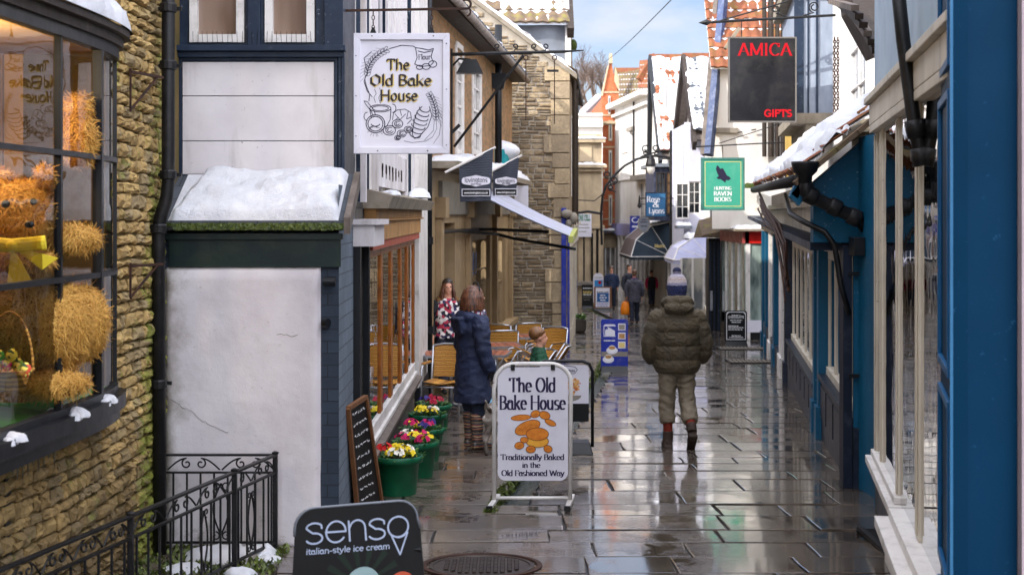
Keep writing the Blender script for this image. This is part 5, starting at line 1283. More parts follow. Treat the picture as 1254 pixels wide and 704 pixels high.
# eaves, gutter and roof
m = MB(); FC.box(m, -.1, FC.L, ev-.02, ev+.06, 0, .3); m.build('soffit', m_darkwood, E)
m = MB(); a, b = FC.pt(-.1, ev+.05, .36), FC.pt(FC.L+.05, ev+.02, .36); m.tube([a, b], .065, 12); m.build('gutter', M('grey_gutter', '8a8078', .6, '6a6058', dirt='b9b4ae', ds=8), E, smooth=True)
sd = V((-FC.n.x*.78, -FC.n.y*.78, .63)).normalized()
pantile_roof(FC.pt(-.1, ev+.08, .34), V((FC.d.x, FC.d.y, 0)), sd, FC.L, 5.0, E, m_slate, snow=1.5, seed=4, cover=lambda u, v: (.9 if v < .12 else .2+.9*(noise.noise(V((u*4, v*8, 2))) > -.1)))
# downpipe between the brick house and the stone gable
q = FC.pt(FC.u(603), 0, .12); t = thing('downpipe', 'black downpipe with a hopper head between brick house and stone gable', 'downpipe', (q.x, q.y, gz(q.y)))
m = MB(); m.tube([(q.x, q.y, 5.6), (q.x, q.y, 2.4)], .07, 12); m.build('pipe', m_blackwood, t, smooth=True)
m = MB(); z = FC.z(603, 100); m.hexa([(q.x-.1,q.y-.1,z-.15),(q.x+.1,q.y-.1,z-.15),(q.x+.1,q.y+.1,z-.15),(q.x-.1,q.y+.1,z-.15),(q.x-.17,q.y-.15,z+.15),(q.x+.17,q.y-.15,z+.15),(q.x+.17,q.y+.15,z+.15),(q.x-.17,q.y+.15,z+.15)]); m.build('hopper', m_blackwood, t)
# wall lamp
q = FC.pt(FC.u(553), FC.z(553, 82), 0); t = thing('wall_lamp', 'black shaded lamp on the brick wall beneath the long iron bracket', 'lamp', q)
m = MB(); m.tube([q, q+V((.12,-.05,.12)), q+V((.3,-.1,.1))], .018, 8); m.build('arm', m_pblack, t)
m = MB(); c = q+V((.3,-.1,.06)); m.hexa([c+V((-.22,-.12,-.18)), c+V((.2,-.12,-.18)), c+V((.2,.12,-.18)), c+V((-.22,.12,-.18)), c+V((-.1,-.08,.04)), c+V((.1,-.08,.04)), c+V((.1,.08,.04)), c+V((-.1,.08,.04))]); m.build('shade', m_pblack, t)
# cafe front: recessed near part then shop window
m = MB(); zf0, zf1 = 1.75, 2.55
FC.wall(m, 0, FC.L, zf1, 2.56, []); 
holes = [(FC.u(541), FC.u(557), gc, 1.72), (FC.u(573.5), FC.u(600), ZZ(405, 29), 1.45), (FC.u(608), FC.u(619), ZZ(400, 31.5), 1.4)]
FC.wall(m, .25, FC.L, gc, zf1, holes, .25); FC.wall(m, 0, .25, gc, zf1); m.build('shop_wall', m_beige, E)
m = MB()
for px in (535, 571, 604, 623): u = FC.u(px); FC.box(m, u-.14, u+.14, gc, zf0+.05, .0, .09); FC.box(m, u-.18, u+.18, zf0+.05, zf0+.35, .0, .16)
m.split('pilaster', m_beige, E, bevel=.006)
m = MB(); FC.box(m, FC.u(537), FC.L, zf0+.1, zf1-.2, .001, .06); m.build('fascia', M('grey_fascia', '7f7a72', .5, '6d685f', dirt='9b958b'), E)
m = MB(); FC.box(m, .1, FC.L, zf1-.05, zf1+.05, .0, .45); m.build('cornice', m_weather, E)
def corn(u, v): return FC.pt(.15+(FC.L-.3)*u, zf1+.05, .45*(1-v)), V((0,0,1))
meta(snow_slab(corn, 120, 8, .22, seed=8, sc=2.0).build('snow', m_snow, loc=FC.pt(5, zf1, .2), smooth=True), 'snow bank on the ledge below the brick house windows', 'snow', kind='stuff')
for k, (a, b, c, d) in enumerate(holes[1:]): FC.window(E, a, b, c, d, m_beige, m_glass, 2, 3 if k == 0 else 2, w=-.12, fw=.07, name='window')
m = MB(); FC.box(m, FC.u(572), FC.u(624), ZZ(410,29)-.0, ZZ(404,29), .0, .2); m.build('stall_riser_sill', m_beige, E)
m = MB(); a, b, c, d = holes[1]; FC.box(m, a+(b-a)*.62, a+(b-a)*.8, c, d, -.3, -.25); m.build('teal_curtain', m_teal, E)
m = MB()
for i in range(5): u = a+(b-a)*(.1+.1*i); FC.box(m, u, u+.12, c, d, -.36-.03*(i % 2), -.33-.03*(i % 2))
m.build('white_curtain', M('white_curtain', 'b5aea5', .9, '99928a'), E)
m = MB(); FC.box(m, .2, FC.L-.1, gc, zf1, -2.6, -2.5); FC.box(m, .2, .3, gc, zf1, -2.5, -.3); FC.box(m, holes[0][1]+.1, holes[0][1]+.2, gc, zf1, -2.5, -.3); m.build('interior', M('cafe_back_wall', '7d6b52', .9, '5f503c'), E)
m = MB(); u = (a+b)/2; q = [FC.pt(u-.5, .75, -.1), FC.pt(u+.35, .75, -.1), FC.pt(u+.35, 1.15, -.1), FC.pt(u-.5, 1.15, -.1)]; m.face(q); m.build('window_poster', M('blue_poster', '31559c', .5, '8fa0c8', ns=9), E)
# roof lean: bowed canopy with teal front
q = P(600, 190, 30); t = thing('bow_canopy', 'small bowed teal canopy capped with snow behind the dark pennants', 'canopy', q)
m = MB(); f = lambda i, r, z: V((q.x-.35+r*.75*math.cos(PI*i/14-.15), q.y-r*.5*math.sin(PI*i/14), q.z+z))
for i in range(14): m.hexa([f(i,.2,-.3), f(i+1,.2,-.3), f(i+1,1,-.3), f(i,1,-.3), f(i,.2,.1), f(i+1,.2,.1), f(i+1,1,.1), f(i,1,.1)])
m.build('teal_front', m_teal, t)
m = MB(); m.ball(q+V((-.1,.1,.08)), (.72,.5,.26), 20, 12); meta(m.build('snow', m_snow, loc=q, smooth=True), 'dome of snow on the small teal canopy', 'snow', kind='stuff')
# long wrought iron bracket with hanging hooks
Yb = 23; t = thing('sign_bracket', 'long empty wrought iron sign bracket with scrolls and a diagonal stay on the brick wall', 'bracket', P(556, 66, Yb))
m = MB(); m.tube([P(553, 67, Yb), P(690, 63.5, Yb), P(715, 62, Yb)], [.028,.024,.008], 8); m.build('arm', m_iron, t)
m = MB(); m.tube([P(556, 180, Yb), P(641, 68, Yb)], .022, 8); m.build('stay', m_iron, t)
m = MB(); m.tube([P(553, 60, Yb), P(553, 190, Yb)], .02, 8); m.bar(P(553,163,Yb), P(563,153,Yb), .05); m.build('wall_plate', m_iron, t)
def scrollpx(mb, cx, cy, r, a0, a1, Y, tail, th=.011): mb.tube([P(x, y, Y) for x, y in tail]+[P(cx+r*(1-.6*i/14)*math.cos(math.radians(a0+(a1-a0)*i/14)), cy+r*(1-.6*i/14)*math.sin(math.radians(a0+(a1-a0)*i/14)), Y) for i in range(15)], th, 6)
for s, (cx, tl_) in enumerate(((609, [(624,65),(612,64)]), (631, [(620,65),(630,63)]), (654, [(668,64),(658,63)]), (668, [(656,64),(668,62)]))):
    m = MB(); scrollpx(m, cx, 57, 3.5, 90, 90+(400 if s % 2 == 0 else -400), Yb, tl_); m.build('scroll', m_iron, t)
for px, y1 in ((644, 148), (679, 152)):
    m = MB(); c = P(px, 71, Yb); m.tube([c+V((.035*math.cos(a),0,.035*math.sin(a))) for a in [2*PI*k/12 for k in range(13)]], .009, 6); m.tube([P(px, 74, Yb), P(px, y1, Yb)], .008, 6); m.build('hook_rod', m_rust, t)
m = MB(); m.bar(P(670,87,Yb), P(684,87,Yb), .035); m.build('cross_piece', m_iron, t)
# pennants
def pennant(c, Y, label, wn):
    (tlx, tly), (trx, try_), (brx, bry), (blx, bly) = c
    t = thing('pennant_sign', label, 'pennant', P(tlx-16, tly+12, Y), 'dark pennants of the cafe')
    m = MB(); sl_ = (try_-tly)/(trx-tlx); m.tube([P(tlx-17, tly-17*sl_, Y), P(trx+3, try_+3*sl_, Y)], .018, 8); m.build('pole', m_white, t)
    n = 14; k = Y/FX
    def cl(u, v): 
        a = V((tlx+(trx-tlx)*u, tly+(try_-tly)*u)); b = V((blx+(brx-blx)*u, bly+(bry-bly)*u)); p = a.lerp(b, v); q = P(p[0], p[1], Y); q.y += .035*math.sin(u*5+v*2+wn); return q
    m = MB(); m.grid(cl, n, n); m.grid(lambda u, v: cl(u, v)+V((0,.006,0)), n, n)
    def clothmat():
        t2 = NT('pennant_cloth'); o = t2.obj(); w = t2.new('ShaderNodeTexWave'); w.inputs['Scale'].default_value = 9; w.inputs['Distortion'].default_value = 5; w.bands_direction = 'Z'; t2.ln(o, w.inputs['Vector'])
        t2.ln(t2.mix(w.outputs['Fac'], '272b36', '3b404d'), t2.b.inputs['Base Color']); t2.b.inputs['Roughness'].default_value = .75; return t2.m
    m.build('cloth', bpy.data.materials.get('pennant_cloth') or clothmat(), t, smooth=True)
    cx, cy = (tlx+trx)/2, tly+(bly-tly)*.42; W = (trx-tlx)*.83; Hh = W*.42
    out = []
    for a in range(0, 360, 10):
        r = math.radians(a); x = W/2*math.copysign(abs(math.cos(r))**.5, math.cos(r)); y = Hh/2*.68*math.copysign(abs(math.sin(r))**.6, math.sin(r)); y *= 1+.42*math.exp(-(x/(W*.16))**2); out.append(P(cx+x, cy-y, Y)+V((0,-.045,0)))
    m = MB(); m.face(out); m.build('label_patch', m_signwhite, t)
    m = MB(); text(m, 'lovingtons', P(cx, cy+1.6, Y)+V((0,-.046,0)), X_, Z_, N_, 8*k*W/35, 'mono', .1, 'c', W*.8*k); text(m, 'EST. 1920', P(cx, cy+5.3*W/35, Y)+V((0,-.046,0)), X_, Z_, N_, 2.6*k, 'mono', .14, 'c', W*.36*k); m.build('lettering', m_ink, t)
    m = MB(); y0 = bly-(bly-tly)*.36 if wn == 0 else bly-9; a, b = P(cx-W*.5, y0+9, Y), P(cx+W*.5, y0, Y); m.box(a.x, b.x, Y-.048, Y-.045, a.z, b.z); m.build('white_border', m_signwhite, t)
    m = MB(); a, b = P(cx-W*.475, y0+8.1, Y), P(cx+W*.475, y0+.9, Y); m.box(a.x, b.x, Y-.050, Y-.047, a.z, b.z); m.build('black_strip', m_black, t)
    m = MB(); text(m, 'www.lovingtons.co.uk', P(cx, y0+5.8, Y)+V((0,-.0505,0)), X_, Z_, N_, 3.4*k, 'mono', .12, 'c', W*.84*k); m.build('address_lettering', m_txtwhite, t)
pennant([(562,203),(604,182),(601,246),(563.5,247.5)], 20.3, 'nearer of the two dark pennants, on a white pole above the awning', 0)
pennant([(603.5,209),(636,192),(632,236),(604,240)], 22.5, 'farther of the two dark pennants, tilted behind the nearer one', 1)
# awning
t = thing('shop_awning', 'pale grey roll-out awning with mossy yellow tip over the cafe tables', 'awning', FC.pt(5, 2.3, 0))
na, nb_ = FC.pt(FC.u(563), 2.36, .02), FC.pt(FC.u(602), 2.40, .02)
fa, fb = P(703, 291, 25.2), P(705, 281, 29)
m = MB()
def aw(u, v): p = na.lerp(nb_, u).lerp(fa.lerp(fb, u), v); p.z -= .05*math.sin(PI*v); return p
m.grid(aw, 8, 12); m.grid(lambda u, v: aw(u, v)-V((0,0,.02)), 8, 12)
m.build('fabric', M('grey_awning_fabric', 'a9aabb', .8, '9496a8', ns=2, bs=30, bst=.2, dirt='a8a83c', ds=2, damt=.3), t, smooth=True)
m = MB(); m.bar(fa+V((-.06,-.1,-.03)), fb+V((0,.1,-.03)), .09, .12); m.build('front_bar', M('mossy_bar', 'a3a83a', .7, '8f8f80', ns=3), t, bevel=.01)
m = MB(); m.bar(na+V((0,-.1,.0)), nb_+V((0,.1,.0)), .16, .16); m.build('cassette', m_white, t, bevel=.02)
for k, (A__, mid, B__) in enumerate((((537,284),(585,281,),(652,284)), ((560,283),(610,287),(705,305)))):
    m = MB(); Y0 = 22.6+k*3; m.tube([FC.pt(FC.u(A__[0]), ZZ(A__[1], FC.Y(A__[0])), .05), P(mid[0], mid[1], 25.5+k), P(mid[0]+18, mid[1]+5*k, 25.8+k), P(B__[0]+20*(1-k), B__[1], 26+k)], .028, 8); m.build('arm', m_iron, t)
# white notice board on the stone gable
t = thing('notice_board', 'small blank white notice on the stone gable behind the awning', 'notice', P(640, 250, 33.8))
m = MB(); a, b = P(628, 262, 33.8), P(647, 226, 33.8); m.box(a.x, b.x, 33.78, 33.84, a.z, b.z); m.build('panel', m_signwhite, t); m = MB(); m.ball(P(640, 221, 33.7), (.08,.08,.1)); m.build('lamp', m_royal, t)

# ------------------------------------------------------------------ LEFT: stone gable house
YD = 34.0; FD = Fac((-5.0, YD), (1.32, YD))
D_ = thing('stone_gable_house', 'rubble stone gable end with snowy coping and blue painted shopfront round the corner', 'building', (1.3, 34, gz(34)))
gd = gz(36)-.4
def rk(x): return 5.12+(1.32-x)*.745           # height of the gable slope
xr = -3.2
m = MB(); m.face([(-5,YD,gd),(1.32,YD,gd),(1.32,YD,rk(1.32)),(xr,YD,rk(xr)),(-5,YD,rk(xr)-1.3)])
m.face([(-5,YD+.4,gd),(-5,YD+.4,7.3),(xr,YD+.4,rk(xr)),(1.32,YD+.4,rk(1.32)),(1.32,YD+.4,gd)]); m.build('gable_wall', m_mortarD, D_)
m = MB(); qz = [-2+i*.38 for i in range(22)]
def insD(a, b, c, d):
    x0, x1 = -5+a, -5+b; return d < rk(x1)-.05 
stones(m, FD, 4.0, FD.L, gd, 8.6, insD, h=(.07,.15), l=(.14,.42), depth=.035, gap=.028)
m.build('rubble_face', m_stoneD, D_)
m = MB()   # dressed quoins
z = gd
while z < 5.0:
    h = U(.26,.5); w = U(.32,.62); m.cur = random.random(); m.box(1.32-w, 1.335, YD-.075, YD+.2, z+.01, z+h-.01); z += h
m.build('quoins', stone_mat('pale_quoin', '9c8a70', 'b09c7c', '8a7a64'), D_, bevel=.012)
m = MB(); x = -3.2
sv = V((1,0,-.745)).normalized(); nv = V((.745,0,1)).normalized()
m.prism([(xr,YD-.1,rk(xr)-.02),(1.5,YD-.1,rk(1.5)-.02),(1.5,YD-.1,rk(1.5)+.1),(xr,YD-.1,rk(xr)+.1)], (0,.55,0)); m.build('coping', m_weather, D_)
def cop(u, v): p = V((xr+(1.5-xr)*u, YD-.1+.52*v, 0)); p.z = rk(p.x)+.1; return p, nv
snow_slab(cop, 120, 6, .10, seed=2, sc=3).build('coping_snow', m_snow, D_, smooth=True)
# street side
FD2 = Fac((1.32, YD), (1.95, 44)); m = MB()
hol = [(FD2.u(px0), FD2.u(px1), 2.6, 4.6) for px0, px1 in ((702.5, 705.5), (708.3, 710.3))]
hol = [(2.2, 3.0, 2.3, 4.3), (5.2, 6.2, 2.3, 4.3), (7.9, 8.9, 2.3, 4.3)]
FD2.wall(m, .02, FD2.L, gd-1, 5.1, hol, .12); m.box(-4.8, 1.3, YD+.5, 43.9, -3, 5.0); m.build('side_wall', m_stoneD, D_)
for h in hol: FD2.window(D_, *h, m_white, m_pane, 2, 4, w=-.05, sash=True)
m = MB(); FD2.box(m, 0, FD2.L, 5.1, 5.2, 0, .10); m.tube([FD2.pt(0, 5.15, .14), FD2.pt(FD2.L, 5.12, .14)], .06, 10); m.build('gutter', m_darkwood, D_)
m = MB(); m.tube([FD2.pt(.9, 5.1, .1), FD2.pt(.9, 1.6, .1)], .05, 8); m.tube([FD2.pt(3.8, 5.1, .1), FD2.pt(3.8, 1.6, .1)], .05, 8); m.split('downpipe', m_darkwood, D_)
s2 = V((-.8, 0, .6)).normalized()
pantile_roof(FD2.pt(.45, 5.2, .08), V((FD2.d.x, FD2.d.y, 0)), s2, FD2.L-.5, 5.0, D_, m_tiledk, snow=1.2, seed=6)
for px, w in ((690.5, .11), (696.2, .05)):
    m = MB(); x = XX(px, YD-.12); m.box(x-w/2, x+w/2, YD-.12, YD-.05, gz(34), 2.0 if px < 692 else 1.9); m.build('shop_post', m_royal, D_)
m = MB(); FD2.box(m, 0, 9.5, 1.1, 1.55, .0, .05); FD2.box(m, 0, 9.5, 1.55, 1.65, .0, .12); m.build('shop_fascia', m_cream, D_)
for i in range(6):
    m = MB(); FD2.box(m, .1+i*1.5, .26+i*1.5, gz(36), 1.1, .0, .03); m.build('shop_pilaster', m_cream, D_)
m = MB(); FD2.box(m, .2, 9.5, gz(38)-.3, gz(38)+.45, .0, .02); m.build('stall_riser', m_cream, D_)
g = MB(); g.face([FD2.pt(.2,-.8,.012), FD2.pt(9.5,-.8,.012), FD2.pt(9.5,1.1,.012), FD2.pt(.2,1.1,.012)]); g.build('shop_pane', m_pane, D_)
m = MB(); c = P(694, 262, YD-.2); m.ball(c, (.14,.1,.1)); m.ball(c+V((.16,0,-.1)), (.1,.1,.14)); m.ball(c+V((.05,0,-.22)), (.08,.08,.1)); m.build('stone_corbel', m_concrete, D_, smooth=True)
# taller roof behind with lead clad wall
x0, x1, Yl = XX(618, 36), XX(692, 36), 36.0
z0, z1 = 4.9, ZZ(31, Yl)
R2_ = thing('tiled_house_behind', 'lead clad upper wall under a snow covered pantile roof behind the stone gable', 'building', (x1, 36, 4))
m = MB(); m.grid(lambda u, v: V((x0-3+(x1-x0+3)*u, Yl+.03*math.sin(u*26)*(.3+v), z0-1+(z1-z0+1)*v)), 80, 8); m.build('lead_wall', m_lead, R2_, smooth=True)
m = MB(); m.box(x0-3, x1, Yl+.1, 44, 3, z1-.1); m.build('core_wall', m_mortarD, R2_)
m = MB(); m.box(x1, x1+.14, Yl-.1, Yl+.1, z0-.3, z1); m.build('corner_trim', m_white, R2_)
pantile_roof((x0-3.2, Yl-.35, z1+.0), (1,0,0), (0,.72,.69), x1-x0+3.3, 4.6, R2_, m_tiledk, snow=1.0, seed=12, tw=.27, tl=.42, cover=lambda u, v: .15 if v < .12 else 1.25)
m = MB(); m.bar((x1+.12, Yl-.45, z1-.25), (x1+.12, Yl+3, z1+3.0), .16, .3); m.build('verge', m_darkwood, R2_)
ch = thing('chimney_stack', 'slim pipe and clay pot chimney at the right edge of the snowy tiled roof', 'chimney', P(697, 100, 37))
m = MB(); m.tube([P(698, 130, 37), P(697, 25, 37)], .07, 10); m.build('flue', m_tiledk, ch); m = MB(); m.lathe(P(697, 26, 37), [(.09,0),(.1,.1),(.11,.22),(.08,.22)], 12); m.build('pot', m_orange, ch)
m = MB(); m.ball(P(702, 56, 37), (.1,.12,.16)); m.ball(P(701, 100, 37), (.1,.1,.14)); m.build('ivy_tuft', m_moss, ch)

# ------------------------------------------------------------------ planter by the stone house
def smallplanter(px, py, w, label, mat):
    c = GP(px, py); t = thing('planter', label, 'planter', c)
    m = MB(); m.lathe(c, [(w*.8,0),(w,.06),(w*1.05,.34),(w*.95,.36)], 20); m.build('pot', mat, t, smooth=False)
    l = MB()
    for _ in range(260):
        p = c+V((U(-w,w), U(-w,w), .36+U(0,.1))); o = V((U(-1,1), U(-1,1), U(.2,1))).normalized(); L_ = U(.05,.12); s = o.cross(Z_).normalized()*L_*.25; l.cur = random.random(); l.face([p, p+o*L_*.5+s, p+o*L_, p+o*L_*.5-s])
    l.build('leaves', m_leaf, t)
    for colr in ('white', 'yellow'):
        f = MB()
        for _ in range(7):
            p = c+V((U(-w,w)*.8, U(-w,w)*.8, .44+U(0,.06)))
            f.lathe(p, [(.004,0),(.035,.006),(.002,.012)], 7)
        f.build('blooms', FLW[colr], t)
smallplanter(707, 407, .24, 'round grey planter of white and yellow flowers at the blue shopfront', M('dark_stone_pot', '4a443f', .8, '35302c'))

MH = thing('filler_house_left', 'low stone terrace house with a slate roof between the stone gable and the tan shop', 'building', (1.9, 50, gz(50)))  # filler block added to keep sun off the far right shopfronts
m = MB(); m.hexa([(-6,44.1,-3),(1.9,44.1,-3),(2.35,65.8,-3),(-6,65.8,-3),(-6,44.1,5.3),(1.9,44.1,5.3),(2.35,65.8,5.3),(-6,65.8,5.3)]); m.build('wall', m_ashlar, MH)
m = MB(); m.prism([(1.9,44.1,5.31),(-6,44.1,5.31),(-3,44.1,8.2)], (.4,21.6,0)); m.build('roof', m_slate, MH)
# ------------------------------------------------------------------ far left: pale stone shop facing us
YE = 66.0; e0, e1 = 1.6, XX(737, YE)
Fe = Fac((e0, YE), (e1, YE)); X_E = thing('tan_stone_shop', 'tan ashlar stone building with a snow lined parapet behind the white notice', 'building', (e1, YE, gz(66)))
m = MB(); Fe.wall(m, 0, Fe.L, gz(66)-.5, ZZ(164, YE), [(Fe.L-2.1+.1, Fe.L-1.5, gz(66)+.9, 1.0)], .2); m.box(e0, e1-.002, YE+.01, 77, -4, ZZ(166, YE)); m.build('wall', m_ashlar, X_E)
m = MB()
for py, w, h in ((170,.25,.18),(202,.35,.14),(207,.2,.12),(276,.2,.15)): z = ZZ(py, YE); Fe.box(m, 0, Fe.L+w*.6, z-h, z, .0, w)
Fe.box(m, Fe.L-1.0, Fe.L-.45, ZZ(198,YE), ZZ(176,YE), 0, .06)
for px in (708, 716, 724, 733): u = (XX(px, YE)-e0); Fe.box(m, u, u+.22, gz(66), ZZ(282, YE), .0, .12)
m.build('stone_trim', m_ashlar, X_E, bevel=.01)
for py in (170, 202): 
    z = ZZ(py, YE); s = MB(); 
    def fn(u, v, z=z): return Fe.pt(.1+(Fe.L+.1)*u, z, .3*(1-v)), V((0,0,1))
    s = snow_slab(fn, 40, 6, .12, seed=py); s.build('ledge_snow', m_snow, X_E, smooth=True)
u = XX(710, YE)-e0
Fe.window(X_E, u, u+.45, gz(66)+1.0, ZZ(290, YE), m_pblack, m_pane, 1, 2, w=.02)
m = MB(); m.tube([Fe.pt(XX(731,YE)-e0, 1.3, .12), Fe.pt(XX(731,YE)-e0, gz(66), .12)], .05, 8); m.tube([Fe.pt(XX(725,YE)-e0, 1.0, .12), Fe.pt(XX(725,YE)-e0, gz(66), .12)], .045, 8); m.build('downpipe', m_iron, X_E)
m = MB(); Fe.box(m, XX(705,YE)-e0, Fe.L+.1, gz(66)+.95, gz(66)+1.15, 0, .4); m.build('stone_ledge', m_concrete, X_E, bevel=.03)
# its sign
t = thing('notice_sign', 'white notice with a green heading on the tan stone shop', 'sign', P(712, 287, YE-.2))
a, b = P(702, 290, YE), P(724, 262, YE); m = MB(); m.box(a.x, b.x, YE-.3, YE-.25, a.z, b.z); m.build('panel', m_signwhite, t)
m = MB(); text(m, 'PHONE CELL', P(713, 270, YE)+V((0,-.31,0)), X_, Z_, N_, 9*YE/FX, 'mono', .15, 'c', 19*YE/FX); m.build('heading', M('sign_text_green', '1d7a52', .5, '17603f', bst=0), t)
m = MB()
for i, py in enumerate((275, 279, 283.5)): w = (14, 17, 9)[i]; a, b = P(713-w/2, py+.5, YE), P(713+w/2, py-.5, YE); m.box(a.x, b.x, YE-.302, YE-.301, a.z, b.z)
m.build('small_print', m_concrete, t)
# behind: white building and brown roof
Yw = 78; t = thing('white_house_far', 'white plastered house with a cornice beneath a brown roof at the end of the street', 'building', P(720, 200, Yw))
Fw = Fac((1.5, Yw), (XX(738, Yw), Yw)); m = MB(); u = XX(708, Yw)-1.5; Fw.wall(m, 0, Fw.L, -3, ZZ(142, Yw), [(u, u+.7, ZZ(193, Yw), ZZ(172, Yw))], .12); m.box(1.5, XX(738,Yw), Yw+.3, 90, -3, ZZ(143,Yw)); m.build('wall', m_whitewall, t)
Fw.window(t, u, u+.7, ZZ(193, Yw), ZZ(172, Yw), m_white, m_panew, 2, 2)
m = MB(); Fw.box(m, 0, Fw.L, ZZ(156,Yw), ZZ(150,Yw), 0, .25); Fw.box(m, 0, Fw.L, ZZ(142,Yw), ZZ(139,Yw), 0, .2); m.build('cornice', m_whitewall, t)
t = thing('brown_roof_house', 'distant house with a brown tiled gable roof and dormer left of the orange brick gable', 'building', P(725, 130, 95))
Yq = 95; m = MB(); a, b, c = P(690, 150, Yq), P(741, 150, Yq), P(741, 118, Yq); m.face([P(698,152,Yq), P(745,152,Yq), P(745,118,Yq+4), P(733,118,Yq+4)]); m.face([P(690,152,Yq), P(698,152,Yq), P(733,118,Yq+4), P(728,118,Yq+6)]); m.build('roof', m_brownroof, t)
m = MB(); m.box(XX(690,Yq), XX(745,Yq), Yq, Yq+8, -4, ZZ(151,Yq)); m.build('wall', m_whitewall, t)
m = MB(); m.bar(P(698,152,Yq-.2), P(733,118,Yq+3.8), .3, .25); m.build('verge', m_white, t)
m = MB(); a, b = P(698, 150, Yq-1), P(710, 128, Yq-1); m.box(a.x, b.x, Yq-1, Yq+.5, a.z, b.z); m.build('dormer', m_slate, t); m = MB(); m.box(a.x+.15, b.x-.15, Yq-1.05, Yq-1.01, a.z+.2, b.z-.2); m.build('dormer_window', m_pane, t)
# ------------------------------------------------------------------ iron arch with lantern across the street
YR = 58.0
t = thing('lamp_arch', 'wrought iron arch with scrolls spanning the street and a lantern at its crown', 'lamp arch', P(736, 290, YR))
def ap(px, py, dy=0): return P(px, py, YR+dy)
pts = [(737,300),(736,262),(738,240),(742,228),(752,215),(765,203),(780,195),(797,191),(815,192),(832,198),(846,208),(856,220)]
m = MB(); m.tube([ap(*p) for p in pts], .05, 8); m.build('arch', m_iron, t)
m = MB(); m.tube([ap(738, 262), ap(720, 259), ap(700, 262)], .05, 6); m.tube([ap(738, 238), ap(728, 246), ap(704, 245)], .02, 6); m.build('wall_ties', m_iron, t)
for cx, cy, r, s in ((744,214,4.5,1),(752,221,4.5,-1),(748,230,3.5,1),(791,182,5,1),(803,182,5,-1),(790,188,3,-1),(804,188,3,1),(846,222,5,1),(850,230,4,-1),(838,208,4,1)):
    m = MB(); scrollpx(m, cx, cy, r, 90, 90+430*s, YR, [(cx+s*6, cy+r+2), (cx+s*3, cy+r)], .028); m.build('scroll', m_iron, t)
m = MB(); m.tube([ap(797, 176), ap(797, 192)], .03, 6); m.lathe(ap(797, 204), [(.06,.45),(.1,.38),(.16,.3),(.2,.1),(.2,.0)], 8, cap=True); m.build('lamp_hood', m_iron, t)
m = MB(); m.lathe(ap(797, 210), [(.07,-.12),(.15,.0),(.17,.18)], 10); m.build('lantern_glass', M('frosted_glass', 'b9b5ac', .2, 'a39e94'), t, smooth=True)

# ------------------------------------------------------------------ RIGHT far: orange brick gable
YO = 80.0; Fo = Fac((XX(736, YO), YO), (XX(758, YO), YO))
O = thing('orange_brick_gable', 'tall narrow orange brick gable with pale stone bands and slit windows', 'building', P(747, 300, YO))
xs = lambda px: XX(px, YO)
m = MB(); z = lambda py: ZZ(py, YO)
m.prism([(xs(737),YO,-4),(xs(757.5),YO,-4),(xs(757.5),YO,z(118)),(xs(748),YO,z(74)),(xs(737),YO,z(118))], (0,.5,0)); m.box(xs(737.5), xs(757), YO+.5, 92, -4, z(120)); m.build('brick_wall', m_orange, O)
m = MB()
for py in (113, 141, 152, 180, 217, 245, 268): m.box(xs(737)-.03, xs(757.5)+.03, YO-.05, YO+.02, z(py+1.2), z(py-.6))
for py0, py1, px in ((276,240,747.5),(230,185,747.5),(172,149,747.5)): m.box(xs(px-2.6), xs(px+2.6), YO-.07, YO-.052, z(py0+1), z(py1-1.5))
m.box(xs(736.3), xs(758.2), YO-.3, YO-.06, z(152), z(149))
m.prism([(xs(746),YO-.12,z(78)),(xs(750),YO-.12,z(78)),(xs(749.5),YO-.12,z(66)),(xs(746.5),YO-.12,z(66))], (0,.6,0)); m.prism([(xs(752),YO-.1,z(100)),(xs(758),YO-.1,z(112)),(xs(758),YO-.1,z(95)),(xs(753),YO-.1,z(82))], (0,.6,0)); m.prism([(xs(744),YO-.1,z(82)),(xs(746),YO-.1,z(78)),(xs(738),YO-.1,z(118)),(xs(736),YO-.1,z(118))], (0,.6,0))
m.build('stone_dressings', m_ashlar, O)
for py0, py1, px in ((276,240,747.5),(230,185,747.5),(172,149,747.5),(140,118,746)):
    m = MB(); m.box(xs(px-1.3), xs(px+1.3), YO-.09, YO-.071, z(py0), z(py1)); w = m.build('window', m_white, O); m = MB(); m.box(xs(px-.7), xs(px+.7), YO-.095, YO-.091, z(py0-2), z(py1+2)); m.build('pane', m_pane, w)
m = MB(); s = MB(); 
m.box(xs(726), xs(757), YO-1.2, YO-.12, z(285), z(282)); m.build('shop_canopy', m_slate, O)
def fn(u, v): return V((xs(726)+(xs(757)-xs(726))*u, YO-1.2+1.0*v, z(282))), V((0,0,1))
snow_slab(fn, 30, 8, .14, seed=33).build('canopy_snow', m_snow, O, smooth=True)
m = MB(); m.box(xs(733), xs(757), YO-.6, YO-.1, z(303), z(286)); m.build('shop_fascia', m_ashlar, O)
for i, px in enumerate((735, 741, 747, 753)):
    m = MB(); m.box(xs(px-1), xs(px+.6), YO-.55, YO-.4, gz(80), z(303)); m.build('shop_mullion', m_white, O)
g = MB(); g.box(xs(731), xs(757), YO-.3, YO-.28, gz(80), z(303)); g.build('shop_pane', m_panew, O)
